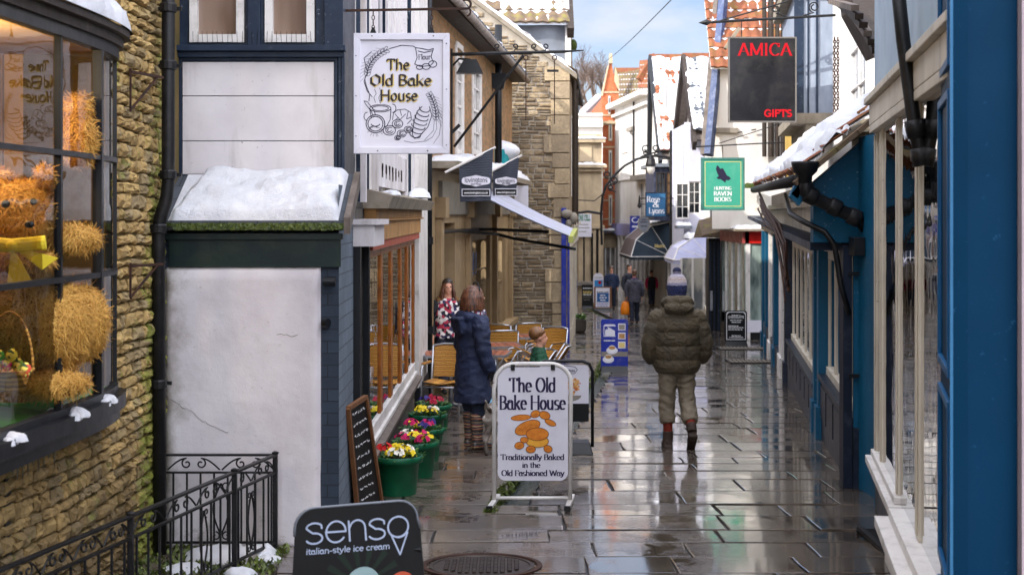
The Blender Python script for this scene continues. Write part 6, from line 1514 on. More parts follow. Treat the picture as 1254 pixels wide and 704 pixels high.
# roof of the orange building running back to the right, and second ridge
O2 = thing('tiled_roof_far', 'steep orange pantile roof beside the orange brick gable', 'building', P(790, 150, 84))
def tri_roof(parent, pts, mat, name='roof', th=.1):
    m = MB(); m.prism([V(p) for p in pts], V((0,.05,-th))); return m.build(name, mat, parent)
pa1, pb1, pc1, pd1 = P(757, 122, 82), P(800, 122, 76), P(800, 86, 79), P(755, 86, 85)
pantile_roof(pa1, pb1-pa1, pd1-pa1, (pb1-pa1).length, (pd1-pa1).length, O2, m_tiledk, snow=.1, tw=.5, tl=.55, seed=3)
pe = P(782, 108, 74); pantile_roof(pe, P(812, 108, 69)-pe, P(784, 68, 77)-pe, 3.2, 3.0, O2, m_tile, snow=.1, tw=.5, tl=.5, seed=9, name='upper_roof')
m = MB(); m.bar(P(755,86,85), P(800,86,79), .3, .25); m.bar(P(783,98,73.8), P(802,68,74), .35, .3); m.build('ridge', m_tile, O2)
m = MB(); m.box(P(758,0,84).x, 12, 82, 90, -4, ZZ(123, 82)); m.build('wall', m_whitewall, O2)

# ------------------------------------------------------------------ RIGHT row polyline facades
F2 = Fac((6.9, 66), (5.6, 80), -1)       # far segment
F1 = Fac((7.0, 52), (6.9, 66), -1)
F0 = Fac((5.87, 41), (7.0, 52), -1)
for F in (F0, F1, F2): assert F.n.x < 0
W2 = thing('white_house_right', 'white rendered house with a heavy moulded cornice next to the orange gable', 'building', (6.3, 73, gz(73)))
z_ = lambda F, px, py: F.z(px, py)
m = MB(); zt = 262; top = ZZ(122, 76)
wins2 = [(F2.u(px), F2.u(px)-1.0) for px in (775, 765)]
hl = [(F2.u(777), F2.u(772.5), 4.2, 6.0), (F2.u(788), F2.u(783), 1.6, 3.4)]
F2.wall(m, 0, F2.L, -3.2, top, hl, .15); m.box(6.95, 14, 66.2, 80, -4, top-.05); m.build('wall', m_whitewall, W2)
for h in hl: F2.window(W2, *h, m_white, m_pane, 2, 2, w=-.08)
m = MB(); F2.box(m, F2.u(795), F2.L, top-.25, top, 0, .5); F2.box(m, F2.u(795), F2.L, top-.7, top-.55, 0, .2); F2.box(m, F2.u(797), F2.L, 4.0-.4, 4.0-.3, 0, .08)
m.build('cornice', m_whitewall, W2, bevel=.02)
m = MB(); F2.box(m, F2.u(776.8)-.2, F2.u(772)+.2, 6.05, 6.25, 0, .2); F2.box(m, F2.u(800), F2.u(780), 3.5, 3.75, 0, .35)
for i in range(5): F2.box(m, F2.u(769)+i*.35, F2.u(769)+i*.35+.15, 5.0, 5.06, 0, .05)
m.build('window_hoods', m_concrete, W2)
m = MB(); m.tube([F2.pt(F2.u(778.5), top-.3, .1), F2.pt(F2.u(778.5), 3.6, .1)], .05, 6); m.build('downpipe', m_iron, W2)
for k in range(9):
    u = F1.L*.02+k*1.5; m = MB(); F1.box(m, u, u+.16, gz(60)-.3, .55, .0, .1); m.build('shop_pier', m_white, W2)
g = MB(); F1.box(g, .2, 13.8, gz(52)+.3, .5, .0, .03); g.build('shop_pane', m_panew, W2)
g = MB(); F2.box(g, F2.u(800), F2.L, gz(72)+.5, .6, .0, .05); g.build('shop_pane', m_panew, W2)
m = MB()
for i in range(8): u = F2.u(800)+i*1.3; F2.box(m, u, u+.18, gz(78)-.2, .7, .0, .14)
F2.box(m, F2.u(800), F2.L, gz(72)-.2, gz(72)+.4, .0, .1); m.build('shop_pilaster', m_white, W2)
m = MB(); F2.box(m, F2.u(800), F2.L, .75, 1.35, .0, .2); m.build('shop_fascia', M('lilac_fascia', '8f8cb8', .5, '7f7ca8'), W2)

def gable_house(F, pxl, pxa, pxr, pya, pyl, pyr, name, label, roofmat, wallmat, boardmat, back=7, snow=1.0, seed=0, windows=(), wallz=-3, roofT=.27):
    """street gable seen edge-on: far leg pxl, apex pxa, near leg pxr"""
    ul, ua, ur = F.u(pxl), F.u(pxa), F.u(pxr)
    zl, za, zr = ZZ(pyl, F.Y(pxl)), ZZ(pya, F.Y(pxa)), ZZ(pyr, F.Y(pxr))
    t = thing(name, label, 'building', F.pt(ua, gz(F.Y(pxa)), 0))
    m = MB(); m.prism([F.pt(ur, wallz), F.pt(ul, wallz), F.pt(ul, zl), F.pt(ua, za), F.pt(ur, zr)], -V((F.n.x, F.n.y, 0))*.3)
    lo = min(zl, zr)
    nb = -V((F.n.x, F.n.y, 0))
    a, b = F.pt(ur, wallz)+nb*.3, F.pt(ul, wallz)+nb*.3; c, d = b+nb*back, a+nb*back
    H_ = V((0,0,lo-wallz)); m.hexa([a, b, c, d, a+H_, b+H_, c+H_, d+H_]); m.build('wall', wallmat, t)
    n = V((F.n.x, F.n.y, 0))
    for (u0, z0) in ((ur, zr), (ul, zl)):
        m = MB(); p, q = F.pt(u0, z0-.35)+n*.42, F.pt(ua, za)+n*.42
        dirv = (q-p).normalized(); m.bar(p-dirv*.3, q, .14, .42, up=n.cross(dirv)); m.build('bargeboard', boardmat, t)
        m = MB(); p2, q2 = p-n*.24, q-n*.24; m.bar(p2, q2, .34, .08, up=n.cross(dirv)); m.build('verge_soffit', m_greywood, t)
    # near slope towards us
    base, apex = F.pt(ur, zr)+n*.45, F.pt(ua, za+.1)+n*.45
    base.z += .02
    pantile_roof(base+nb*(back+.4), n, apex-base, back+.4, (apex-base).length, t, roofmat, snow=snow, seed=seed, tw=roofT, tl=.4)
    base, apex = F.pt(ul, zl)+n*.45, F.pt(ua, za+.1)+n*.45
    m = MB(); m.face([base, apex, apex+nb*back, base+nb*back]); m.build('far_slope', m_slate, t)
    m = MB(); m.bar(apex, apex+nb*back, .25, .2); m.build('ridge', m_tile, t)
    for (u0, u1, z0, z1) in windows: F.window(t, u0, u1, z0, z1, m_white, m_pane, 2, 2, w=.01)
    return t
G1 = gable_house(F1, 805, 806.5, 820, 72, 190, 185, 'gabled_house', 'white house with steep black bargeboards, farther of the two gables facing the street', m_tile, m_whitewall, m_blackwood, snow=2.0, seed=21, back=5)
G2 = gable_house(F1, 835, 850, 864, 72, 190, 160, 'gabled_house', 'white house with steep bargeboards and a slate slope, nearer of the two steep gables', m_slate, m_whitewall, m_darkwood, snow=1.9, seed=22, back=5)
# dark timber oriel of the far gabled house
OR = thing('timber_oriel', 'dark timber framed projecting upper bay with small panes beyond the blue hanging sign', 'oriel window', P(806, 230, 63))
u0, u1 = F1.u(825), F1.u(812)+1.8; u0, u1 = 9.4, 13.0
m = MB(); F1.box(m, u0, u1, ZZ(270,63), ZZ(206,63), .0, 1.0); m.build('frame', M('faded_navy_timber', '20263a', .5, '2d3348', dirt='6a6f80', ds=5), OR)
m = MB(); F1.box(m, u0-.2, u1+.2, ZZ(206,63), ZZ(202,63), .0, 1.2); m.build('lead_roof', m_lead, OR)
nf = Fac((XX(806, 61.5), 61.45), (F1.pt(u0,0,0).x, 61.45))
p = F1.pt(u0, 0, 1.0); q = F1.pt(u0, 0, .0); Fq = Fac((p.x, p.y), (q.x, q.y))
for k, (a, b) in enumerate(((.08,.45),(.52,.93))):
    Fq.window(OR, a, b, ZZ(262,62.5), ZZ(212,62.5), m_darkwood, M('amber_glass', '8a6a4a', .15, '6a5038') if k else m_pane, 2, 4, w=.02, fw=.03)
# pale narrow tall building pieces between gables (white corner house)
WP = thing('narrow_white_house', 'narrow white house corner with a sash window above the pale awning', 'building', (6.9, 56, gz(56)))
Y5 = 53.5; Fn = Fac((XX(838, Y5), Y5), (XX(872, Y5), Y5)); m = MB(); Fn.wall(m, 0, Fn.L, -3, ZZ(150, Y5), [(.15,.6,ZZ(262,Y5),ZZ(222,Y5))], .15); m.box(XX(838,Y5)+.002, XX(872,Y5), Y5+.16, 58, -3, ZZ(152,Y5)); m.build('wall', M('lilac_white_render', 'c9c9d6', .8, 'b5b5c6', dirt='85858f'), WP)
Fn.window(WP, -.32+.0, .17, ZZ(268,Y5), ZZ(224,Y5), m_white, m_pane, 2, 3, w=.03)
Fn.window(WP, .15, .6, ZZ(262,Y5), ZZ(222,Y5), m_white, m_pane, 2, 3, w=-.1)
m = MB(); Fn.box(m, -.35, .2, ZZ(280,Y5), ZZ(276,Y5), .0, .7); m.build('lead_ledge', m_lead, WP)
def fn(u, v): return Fn.pt(-.35+.55*u, ZZ(276,Y5), .7*(1-v)), V((0,0,1))
snow_slab(fn, 16, 8, .14, seed=55).build('ledge_snow', m_snow, WP, smooth=True)
m = MB(); m.tube([Fn.pt(-.5, ZZ(160,Y5), .1), Fn.pt(-.5, ZZ(300,Y5), .1)], .05, 8); m.build('downpipe', m_iron, WP)
Fy = Fac((5.75, 50.2), (XX(874, 50.2), 50.2)); g = MB(); Fy.box(g, 0, Fy.L, gz(50)+.35, ZZ(316,50.2), -.05, .0); g.build('shop_pane', dark_pane('street_reflecting_pane', '5f6468', .05, 'b5b0a4'), WP)
m = MB(); Fy.box(m, 0, Fy.L, gz(50)-.1, gz(50)+.35, -.1, .02); m.build('stall_riser', m_cream, WP)
for u in (.03, .42, .8, 1.12): m = MB(); Fy.box(m, u-.035, u+.035, gz(50)+.35, ZZ(316,50.2), .001, .05); m.build('shop_mullion', m_white if u < 1 else m_blackwood, WP)

# ------------------------------------------------------------------ awnings (dutch canopies)
def canopy(F, ua, ub, zt, zb, proj, label, cm, sm, seed, letters=None):
    t = thing('dutch_canopy', label, 'awning', F.pt((ua+ub)/2, zt, 0))
    m = MB(); n = 6
    prof = [(0, zt), (proj*.45, zt-.12*(zt-zb)), (proj*.85, zt-.52*(zt-zb)), (proj, zb)]
    e = [0, proj*.18, proj*.12, 0]
    def ln(u, k, s): w, z = prof[k]; return F.pt(u+s*(e[k]+.25*(3-k)), z, w)
    for k in range(3): m.face([ln(ua,k,1), ln(ub,k,-1), ln(ub,k+1,-1), ln(ua,k+1,1)])
    m.build('front_cloth', cm, t)
    m = MB()
    for u, s in ((ua, 1), (ub, -1)):
        for k in range(3): m.face([F.pt(u+s*.0, zb, 0), ln(u,k,s), ln(u,k+1,s)])
    m.split('side_cloth', sm, t)
    m = MB()
    for u, s in ((ua,1),(ub,-1)): 
        m.tube([ln(u,k,s) for k in range(4)], .025, 6); m.tube([F.pt(u,zb,0), ln(u,3,s)], .02, 6)
        for k in (1,2): m.tube([F.pt(u, zb, 0), ln(u,k,s)], .012, 5)
    m.tube([ln(ua,3,1), ln(ub,3,-1)], .025, 6); m.build('frame', m_white, t)
    m = MB(); N = 26
    for i in range(N):
        a, b = i/N, (i+1)/N
        for p, q in ((F.pt(ua,zb,0), ln(ua,3,1)), (ln(ua,3,1), ln(ub,3,-1))):
            A1, B1 = p.lerp(q, a), p.lerp(q, b); C1 = (A1+B1)/2; m.face([A1, B1, B1-V((0,0,.1)), C1-V((0,0,.17)), A1-V((0,0,.1))])
    m.build('scalloped_valance', sm, t)
    def fn(u, v): a, b = ln(ua,0,1).lerp(ln(ub,0,-1), u), ln(ua,1,1).lerp(ln(ub,1,-1), u); return a.lerp(b, v*1.25), V((-.2,0,1)).normalized()
    snow_slab(fn, 30, 12, .16, seed=seed).build('canopy_snow', m_snow, t, smooth=True)
    return t, ln
ct, ln = canopy(F1, F1.u(822), F1.u(822)+6.2, ZZ(272,62), ZZ(316,62), 1.75, 'dark navy and grey dutch canopy with a scalloped edge over a shop door', M('grey_canopy_cloth', '6b5f5f', .85, '574c4e'), M('navy_canopy_cloth', '18232e', .8, '22303c'), 41)
pq, pr = F1.pt(F1.u(822), ZZ(305,62), .45), F1.pt(F1.u(822), ZZ(305,62), 0)
m = MB(); nn1 = V((0,-1,0)); text(m, 'Maxine', P(808, 303, F1.Y(822)-.08), X_, Z_, N_, 6*.033, 'mono', .13, 'c', 13*.034); m.build('lettering', m_gold, ct)
ct2, ln = canopy(Fac((6.9,50.5),(6.95,54.5),-1), 0, 3.4, ZZ(288,51), ZZ(318,51), 1.35, 'pale lilac white dutch canopy weighted with snow in front of the narrow white house', M('pale_canopy_cloth', 'bdbdd2', .85, 'a9a9c2'), M('lilac_canopy_cloth', 'a9abc6', .85, '9698b4'), 42)

# ------------------------------------------------------------------ black shop then red shop
BS = thing('black_shop', 'narrow black painted shop with a mossy stone roof left of the red shop', 'building', (6.3, 44, gz(44)))
m = MB(); F0.wall(m, .3, F0.L, gz(50)-.4, 2.2, []); m.hexa([(6.02,41.2,-3),(9,41.2,-3),(9,52,-3),(7.06,52,-3),(6.02,41.2,2.3),(9,41.2,2.3),(9,52,2.3),(7.06,52,2.3)]); m.build('wall', m_blackwood, BS)
Yk = 42; Fk = Fac((XX(868, Yk), Yk), (5.95, Yk)); m = MB(); Fk.box(m, 0, Fk.L, gz(43)-.3, ZZ(292,Yk), -.6, .0); m.build('pier', m_blackwood, BS)
for i in range(3): m = MB(); Fk.box(m, .02+i*.12, .06+i*.12, gz(42), ZZ(296,Yk), .0, .05); m.build('pilaster', m_navy, BS)
m = MB(); Fk.box(m, .03, .1, ZZ(380,Yk), ZZ(356,Yk), .051, .1); m.build('letter_plate', m_alu, BS)
m = MB(); m.hexa([Fk.pt(-.25,ZZ(292,Yk),-1.5), Fk.pt(Fk.L+.3,ZZ(292,Yk),-1.5), Fk.pt(Fk.L+.3,ZZ(290,Yk),.4), Fk.pt(-.25,ZZ(290,Yk),.4), Fk.pt(-.1,ZZ(270,Yk),-1.5), Fk.pt(Fk.L+.3,ZZ(262,Yk),-1.5), Fk.pt(Fk.L+.3,ZZ(280,Yk),.4), Fk.pt(-.25,ZZ(288,Yk),.4)]); m.build('stone_roof', m_tiledk, BS)
g = MB(); F0.box(g, 3, 10.5, gz(50)+.5, .6, .0, .03); g.build('shop_pane', m_pane, BS)
m = MB(); F0.box(m, 3, 10.6, gz(50)+.3, gz(50)+.5, .0, .25)
for u in (3, 5.5, 8, 10.4): F0.box(m, u, u+.14, gz(52), .8, .0, .1)
F0.box(m, 2.9, 10.6, .62, 1.1, .0, .12); m.build('shop_frame', m_cream, BS)

YS = 37.0; RS = thing('red_shop', 'small shop with a bright red fascia, white posts and large panes', 'building', (5.9, YS, gz(YS)))
Fs = Fac((5.86, YS), (6.6, YS)); Fs2 = Fac((5.86, 41), (5.86, YS), 1)
if Fs2.n.x > 0: Fs2 = Fac((5.86, 41), (5.86, YS), -1)
zf = (ZZ(296,YS), ZZ(283,YS))
m = MB(); Fs.box(m, .002, Fs.L, zf[0]-.04, zf[1], -.1, .06); m.build('fascia', m_red, RS)
m = MB(); Fs2.box(m, 0, Fs2.L+.06, zf[0]-.04, zf[1]-.002, -.1, .06); m.build('side_fascia', M('weathered_red_fascia', 'a84a46', .5, '8e3a38', dirt='c9b4b0', ds=5), RS)
m = MB(); Fs2.box(m, .0, Fs2.L+.3, zf[1], zf[1]+.06, -.3, .3); Fs.box(m, .305, Fs.L, zf[1]+.003, zf[1]+.063, -.3, .3); m.build('flat_roof', m_weather, RS)
def fn(u, v): return V((5.6+.95*u, YS-.28+4*v, zf[1]+.06)), V((0,0,1))
snow_slab(fn, 20, 40, .10, seed=61, sc=2).build('roof_snow', m_snow, RS, smooth=True)
for u in (.08, .5): 
    m = MB(); Fs.box(m, u-.06, u+.05, gz(YS), zf[0]-.04, -.05, .04); m.build('post', m_white, RS)
for u in (.9, 2.0, 3.1): m = MB(); Fs2.box(m, u-.05, u+.05, gz(40), zf[0]-.04, -.05, .04); m.build('post', m_white, RS)
g = MB(); g.face([Fs.pt(.0,gz(YS)+.45,0), Fs.pt(Fs.L,gz(YS)+.45,0), Fs.pt(Fs.L,zf[0],0), Fs.pt(.0,zf[0],0)]); g.face([Fs2.pt(.0,gz(YS)+.45,0), Fs2.pt(Fs2.L,gz(YS)+.45,0), Fs2.pt(Fs2.L,zf[0],0), Fs2.pt(.0,zf[0],0)]); g.build('pane', dark_pane('greenish_pane', '3f4c4c', .06, '98a8a0'), RS)
m = MB(); Fs.box(m, 0.01, Fs.L, gz(YS)-.2, gz(YS)+.18, -.06, .02); Fs2.box(m, 0, Fs2.L-.01, gz(41)-.2, gz(YS)+.18, -.06, .02); m.build('riser', m_black, RS)
m = MB(); Fs.box(m, .05, Fs.L, gz(YS)+.18, gz(YS)+.48, -.4, .05); m.build('window_bed', m_signwhite, RS)
m = MB(); m.box(6.0, 7.5, 38.5, 38.6, -2, 1.5); m.box(6.55, 6.62, YS+.05, 41, -2, 2); m.build('back_wall', M('pale_green_wall', '8fa093', .9, '7b8c80'), RS)
m = MB(); a = P(922, 398, YS+.3); m.box(a.x, a.x+.18, YS+.15, YS+.3, a.z, a.z+.5); meta(m.build('blue_folder', m_royal, loc=a), 'upright blue box file in the window of the red shop', 'box file')
m = MB(); a = P(923, 400, YS+.1); m.box(a.x+.05, a.x+.25, YS+.06, YS+.1, a.z-.05, a.z+.15); meta(m.build('price_card', m_signwhite, loc=a), 'small white price card in the window of the red shop', 'card')
m = MB(); a = P(903, 385, 38.2); m.ball(a, (.1,.1,.12)); m.ball(a+V((0,0,-.2)), (.07,.07,.1)); meta(m.build('yellow_toy', FLW['yellow'], loc=a, smooth=True), 'small round yellow ornament low in the red shop window', 'ornament')

# ------------------------------------------------------------------ big white building behind the green sign
BW = thing('tall_white_house', 'tall bright white house behind the green hanging sign, with navy bargeboard and black pipes', 'building', (5.2, 37.6, gz(37)))
Yv = 37.6; Fv = Fac((XX(872, Yv), Yv), (XX(962, Yv), Yv)); m = MB()
Fv.wall(m, 0, Fv.L, zf[1]+.05, 5.6, [], .1); m.hexa([(XX(872,Yv)+.01,Yv+.12,2.2),(9,Yv+.12,2.2),(9,51.5,2.2),(6.97,51.5,2.2),(XX(872,Yv)+.01,Yv+.12,5.55),(9,Yv+.12,5.55),(9,51.5,5.55),(6.97,51.5,5.55)]); m.build('wall', m_whitewall, BW)
n0 = 5.55; p = V((XX(868,Yv), Yv-.3, n0)); 
pantile_roof(V((XX(868,Yv), Yv-.35, 5.55)), V((1,0,0)), V((0,.55,.83)), 3.0, 4.5, BW, m_tile, snow=.15, seed=71)
m = MB(); m.bar(P(868, 190, Yv-.5), P(888, -25, Yv+.6), .16, .28); m.build('bargeboard', M('navy_bargeboard', '2a3e66', .5, '22345a', dirt='8088a0', ds=6), BW)
m = MB(); m.bar(P(862, 190, Yv), P(879, -10, Yv+.8), .12, .2); m.build('verge_board', m_greywood, BW)
for px in (936, 944, 952, 959): m = MB(); m.tube([P(px, -10, Yv-.15), P(px, 192, Yv-.15)], .055 if px != 944 else .075, 8); m.build('downpipe', m_darkwood, BW)
m = MB(); Fv.box(m, 0, Fv.L*.35, ZZ(163,Yv), ZZ(157,Yv), .0, .1); m.build('string_course', m_concrete, BW)
for px, py in ((905,163),(922,160)): m = MB(); a = P(px, py, Yv); m.bar(a+V((-.06,-.12,0)), a+V((.06,-.12,.02)), .03); m.build('wall_tie', m_iron, BW)
m = MB(); m.bar(P(888, 60, Yv-.4), P(905, 35, Yv-.4), .25, .08); m.build('lead_flashing', m_weather, BW)
m = MB(); heap(m, P(922, 230, YS+.2), .3, .2, .12); m.build('plant_tuft', m_moss, BW)

# ------------------------------------------------------------------ RIGHT: blue shop with lean-to roof
F3 = Fac((2.85, 12.35), (6.07, 36.0), -1)
assert F3.n.x < 0
B3 = thing('blue_shop', 'teal blue shop row with lean-to snowy tiled roof, cream windows and dark plinths', 'building', (3, 14, gz(14)))
YG = 12.35; g3 = gz(36)-.4
# end gable of the lean-to facing us
zE = 2.17; xe = XX(996, YG); xw = 3.95; zW = zE+(xw-xe)*.83
m = MB(); m.prism([(xe,YG,1.62),(3.02,YG,1.62),(3.02,YG,gz(YG)),(4.2,YG,gz(YG)),(4.2,YG,zW),(xw,YG,zW-.03),(xe,YG,zE-.05)][::-1], (0,.12,0)); m.build('end_wall', m_blue, B3)
m = MB(); m.hexa([(xe,YG+.13,1.55),(3.05,YG+.13,1.55),F3.pt(F3.L,1.75,-.6),F3.pt(F3.L,1.75,.3),(xe,YG+.13,1.62),(3.05,YG+.13,1.62),F3.pt(F3.L,1.82,-.6),F3.pt(F3.L,1.82,.3)]); m.build('soffit', m_navy, B3)
# frieze
m = MB(); F3.box(m, .2, F3.L-3, 1.50, 1.93, -.1, .07); F3.box(m, .2, F3.L-3, 1.93, 2.0, -.1, .2); m.build('frieze', m_cream, B3)
# lean-to roof slope
ud = V((F3.d.x, F3.d.y, .010)); vd = V((-F3.n.x*.77, -F3.n.y*.77, .64))
Lr = 13.2
lo = V((XX(978,YG), YG-.12, zE+.03))
pantile_roof(lo, ud, vd, Lr, 1.35, B3, m_tile, snow=1.9, seed=81, tw=.22, tl=.26, cover=lambda u, v: 1.25 if (u > .09 or v < .35) else .3)
m = MB()
for i in range(6):
    s = .06+i*.22; p = lo+vd.normalized()*s; m.cur = random.random(); m.obox(p+V((.02,-.03,-.02+.0)), V((.13,0,.108)), (0,.06,0), V((-.012,0,.016)))
m.build('verge_tiles', m_tiledk, B3)
m = MB(); m.tube([lo+V((-.03,0,-.06)), lo+V((-.03,0,-.06))+ud.normalized()*Lr], .055, 10); m.build('gutter', m_iron, B3, smooth=True)
# bays along the street
def bay(ua, ub, za_, label_unused, nmull, arch=False, zt=1.5):
    gy = gz(F3.pt(ua,0).y)
    m = MB(); F3.box(m, ua, ub, gz(F3.pt(ub,0).y)-.3, za_, -.6, .0); F3.box(m, ua-.02, ub+.02, za_, za_+.05, -.6, .035)
    k = int((ub-ua)/.9)+1
    for i in range(k): a = ua+(ub-ua)*(i+.08)/k; b = ua+(ub-ua)*(i+.92)/k; F3.box(m, a, b, gy+.12, za_-.07, .0, .012)
    m.build('plinth', m_plinth, B3, bevel=.004)
    m = MB(); F3.box(m, ua, ub, za_+.05, za_+.13, -.5, -.05); 
    for i in range(nmull+1):
        u = ua+.04+(ub-ua-.08)*i/nmull; w_ = .045 if i in (0, nmull) else .03; F3.box(m, u-w_, u+w_, za_+.131, zt-.0, -.10, -.073)
    F3.box(m, ua, ub, zt-.12, zt-.002, -.11, -.07)
    if arch:
        for i in range(nmull):
            c = ua+.04+(ub-ua-.08)*(i+.5)/nmull; r = (ub-ua-.08)/nmull/2-.03
            out = [F3.pt(c+r*math.cos(PI*k/8), zt-.12-r*.6+r*.7*math.sin(PI*k/8), -.088) for k in range(9)]
            for s in (1, -1):
                corner = F3.pt(c+s*r, zt-.1, -.088); q = out[:5] if s == 1 else out[4:][::-1]
                m.prism([corner]+q, V((F3.n.x, F3.n.y, 0))*.012)
    w = m.build('shop_window', m_cream, B3, bevel=.003)
    g = MB(); g.face([F3.pt(ua,za_+.1,-.09), F3.pt(ub,za_+.1,-.09), F3.pt(ub,zt,-.09), F3.pt(ua,zt,-.09)]); g.build('pane', m_glass2, w)
    # returned end towards us
    m = MB(); p = F3.pt(ua, 0); m.box(p.x+.07, p.x+.26, p.y-.02, p.y+.05, za_+.13, zt-.02) ; m.build('end_frame', m_cream, B3)
bay(.0, 3.5, F3.z(1040, 485) if False else .10, '', 4)
u2 = 4.45; bay(u2, 10.5, -.12, '', 6, True, 1.48)
# entrance bay between, posts, white and blue pilasters beyond
m = MB(); F3.box(m, 3.5, 4.42, g3, 1.5, -.9, -.8); m.build('recessed_door', m_blue, B3)
for u, mt, nm, w_ in ((3.55, m_blue, 'blue_pilaster', .12), (4.25, m_blue, 'blue_pilaster', .12), (10.9, m_plinth, 'dark_pilaster', .14), (12.4, m_white, 'white_pilaster', .5), (15.2, m_blue, 'blue_pilaster', .35), (17.2, m_white, 'white_pilaster', .4), (19.5, m_blue, 'blue_pilaster', .3), (21.6, m_blue, 'blue_pilaster', .25)):
    m = MB(); F3.box(m, u-w_, u+w_, g3, 1.5, -.3, .03); F3.box(m, u-w_-.03, u+w_+.03, gz(F3.pt(u,0).y)-.1, gz(F3.pt(u,0).y)+.35, -.3, .06); m.build(nm, mt, B3, bevel=.004)
m = MB(); F3.box(m, 11, F3.L-3, g3, -.55, -.25, .02); m.build('far_plinth', m_plinth, B3)
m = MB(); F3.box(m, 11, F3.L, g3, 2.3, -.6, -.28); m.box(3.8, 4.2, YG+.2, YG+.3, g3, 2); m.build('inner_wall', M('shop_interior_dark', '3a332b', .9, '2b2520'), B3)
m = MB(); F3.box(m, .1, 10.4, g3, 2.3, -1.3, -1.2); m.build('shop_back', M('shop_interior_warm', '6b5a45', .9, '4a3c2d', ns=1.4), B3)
m = MB()
for i in range(14): u = 1+i*.7; F3.box(m, u, u+U(.15,.4), U(.2,.5), U(.6,1.2), -.9, -.7)
m.build('goods_on_display', cells_mat('display_goods', ['8a3a20','c9b48a','40607a','d07a20','6a7a4a','9a2a3a'], 3), B3)
# blue strip facing us below the gable, dark corner post
m = MB(); m.box(XX(1031,YG), XX(1042,YG), YG-.05, YG+.1, gz(YG), 1.6); m.build('corner_post', m_plinth, B3, bevel=.004)
m = MB(); m.box(XX(1044,YG), XX(1069,YG), YG-.03, YG-.001, gz(YG)+.5, 1.6); m.build('blue_panel', m_blue, B3, bevel=.004)
m = MB(); m.box(XX(1043,YG), XX(1070,YG), YG-.06, YG-.031, gz(YG)-.1, gz(YG)+.5); m.build('end_plinth', m_plinth, B3, bevel=.004)
for py in (335, 460): m = MB(); m.obox(P(1052, py, YG-.06), (.09,0,0), (0,.02,0), (0,0,.015)); m.build('hinge', m_blackwood, B3)
# rainwater pipe
RP = thing('rainwater_pipe', 'bulky glossy black rainwater pipe running diagonally across the blue gable', 'downpipe', P(990, 215, YG-.2))
m = MB(); a = P(986, 207, YG-.22); m.lathe(a-V((0,0,.06)), [(.055,-.06),(.06,0),(.1,.04),(.115,.1),(.115,.12),(.09,.12)], 14); m.build('hopper', m_iron, RP, smooth=True)
m = MB(); m.tube([P(986,212,YG-.22), P(987,236,YG-.22), P(1000,244,YG-.2), P(1052,269,YG-.18), P(1064,284,YG-.16)], .055, 12); m.build('pipe', m_iron, RP, smooth=True)
for px, py in ((993,240),(1022,254),(1046,266)): m = MB(); m.lathe(P(px,py,YG-.2), [(.066,-.05),(.072,-.04),(.072,.04),(.066,.05)], 14, axis=(.9,0,-.42)); m.build('collar', m_iron, RP, smooth=True)
m = MB(); m.box(XX(1036,YG), XX(1049,YG), YG-.3, YG-.1, ZZ(312,YG), ZZ(290,YG)); m.build('bracket_box', m_blackwood, RP, bevel=.005)
# handrail-like pipe and cables along the frieze
m = MB(); m.tube([P(962,238,YG+6), P(968,262,YG+1.5), P(985,272,YG), P(1010,284,YG-.1), P(1022,300,YG-.1), P(1030,350,YG-.1), P(1040,385,YG-.1)], .025, 8); meta(m.build('bent_stay', m_iron, loc=P(985,272,YG), smooth=True), 'dark bent iron stay curving down in front of the cream shop windows', 'stay')
cb = MB(); r = random.Random(5)
for i in range(6):
    y0 = 236+i*4; pts = [P(928+r.uniform(-2,4), y0, 22+r.random()), P(938, y0+12+r.uniform(0,10), 20), P(950+r.uniform(-3,5), y0+20+r.uniform(0,25), 18), P(957+r.uniform(0,6), y0+60+r.uniform(0,50), 17), P(961+r.uniform(0,5), y0+95+r.uniform(0,20), 16.8)]
    cb.tube(pts, .012+.01*r.random(), 5)
meta(cb.build('cables', m_rust, loc=P(940,260,18)), 'tangle of rusty cables and pipes under the snowy eave', 'cables')
m = MB(); a = P(973, 226, YG); m.obox(a+V((.02,-.1,-.08)), (.05,0,.06), (0,.04,0), (-.04,0,.04)); m.obox(a+V((.0,-.1,-.04)), (.03,0,.06), (0,.04,0), (-.03,0,.02)); meta(m.build('floodlight', m_blue, loc=a), 'small blue floodlight clamped under the snowy eave corner', 'floodlight')
# upper storey above the lean-to
F4 = Fac((2.85+.92, 12.2), (6.07+.85, 36.5), -1)
U4 = thing('upper_house', 'pale upper house with grey blue projecting window above the snowy lean-to', 'building', (4.4, 20, 0))
m = MB(); F4.wall(m, 0, 6, 2.2, 4.2, []); F4.wall(m, 6, 17.5, 2.2, 6.4, []); m.build('wall', m_whitewall, U4)
m = MB(); F4.wall(m, 17.5, F4.L, 2.2, 7.2, []); F4.box(m, 17.5, 17.9, 2.6, 5.4, 0, .5); m.build('ochre_wall', m_yellow, U4)
m = MB(); m.hexa([(5.15,20,2.2),(12,20,2.2),(12,36.4,2.2),(7.25,36.4,2.2),(5.15,20,6.4),(12,20,6.4),(12,36.4,6.4),(7.25,36.4,6.4)]); m.build('core', m_whitewall, U4)
yo0 = F4.u(1030); yo1 = F4.u(991)+.0
yo0, yo1 = 12.6, 16.6
m = MB(); zo0, zo1 = ZZ(140,25), ZZ(-5,25); F4.box(m, yo0, yo1, zo0, zo1, .0, .62); O3 = m.build('oriel', M('grey_blue_oriel', '8f98a6', .5, '7b8594', dirt='4a566a', ds=3, streak=True), U4)
p, q = F4.pt(yo0, 0, .62), F4.pt(yo0, 0, 0); Fz = Fac((p.x, p.y), (q.x, q.y))
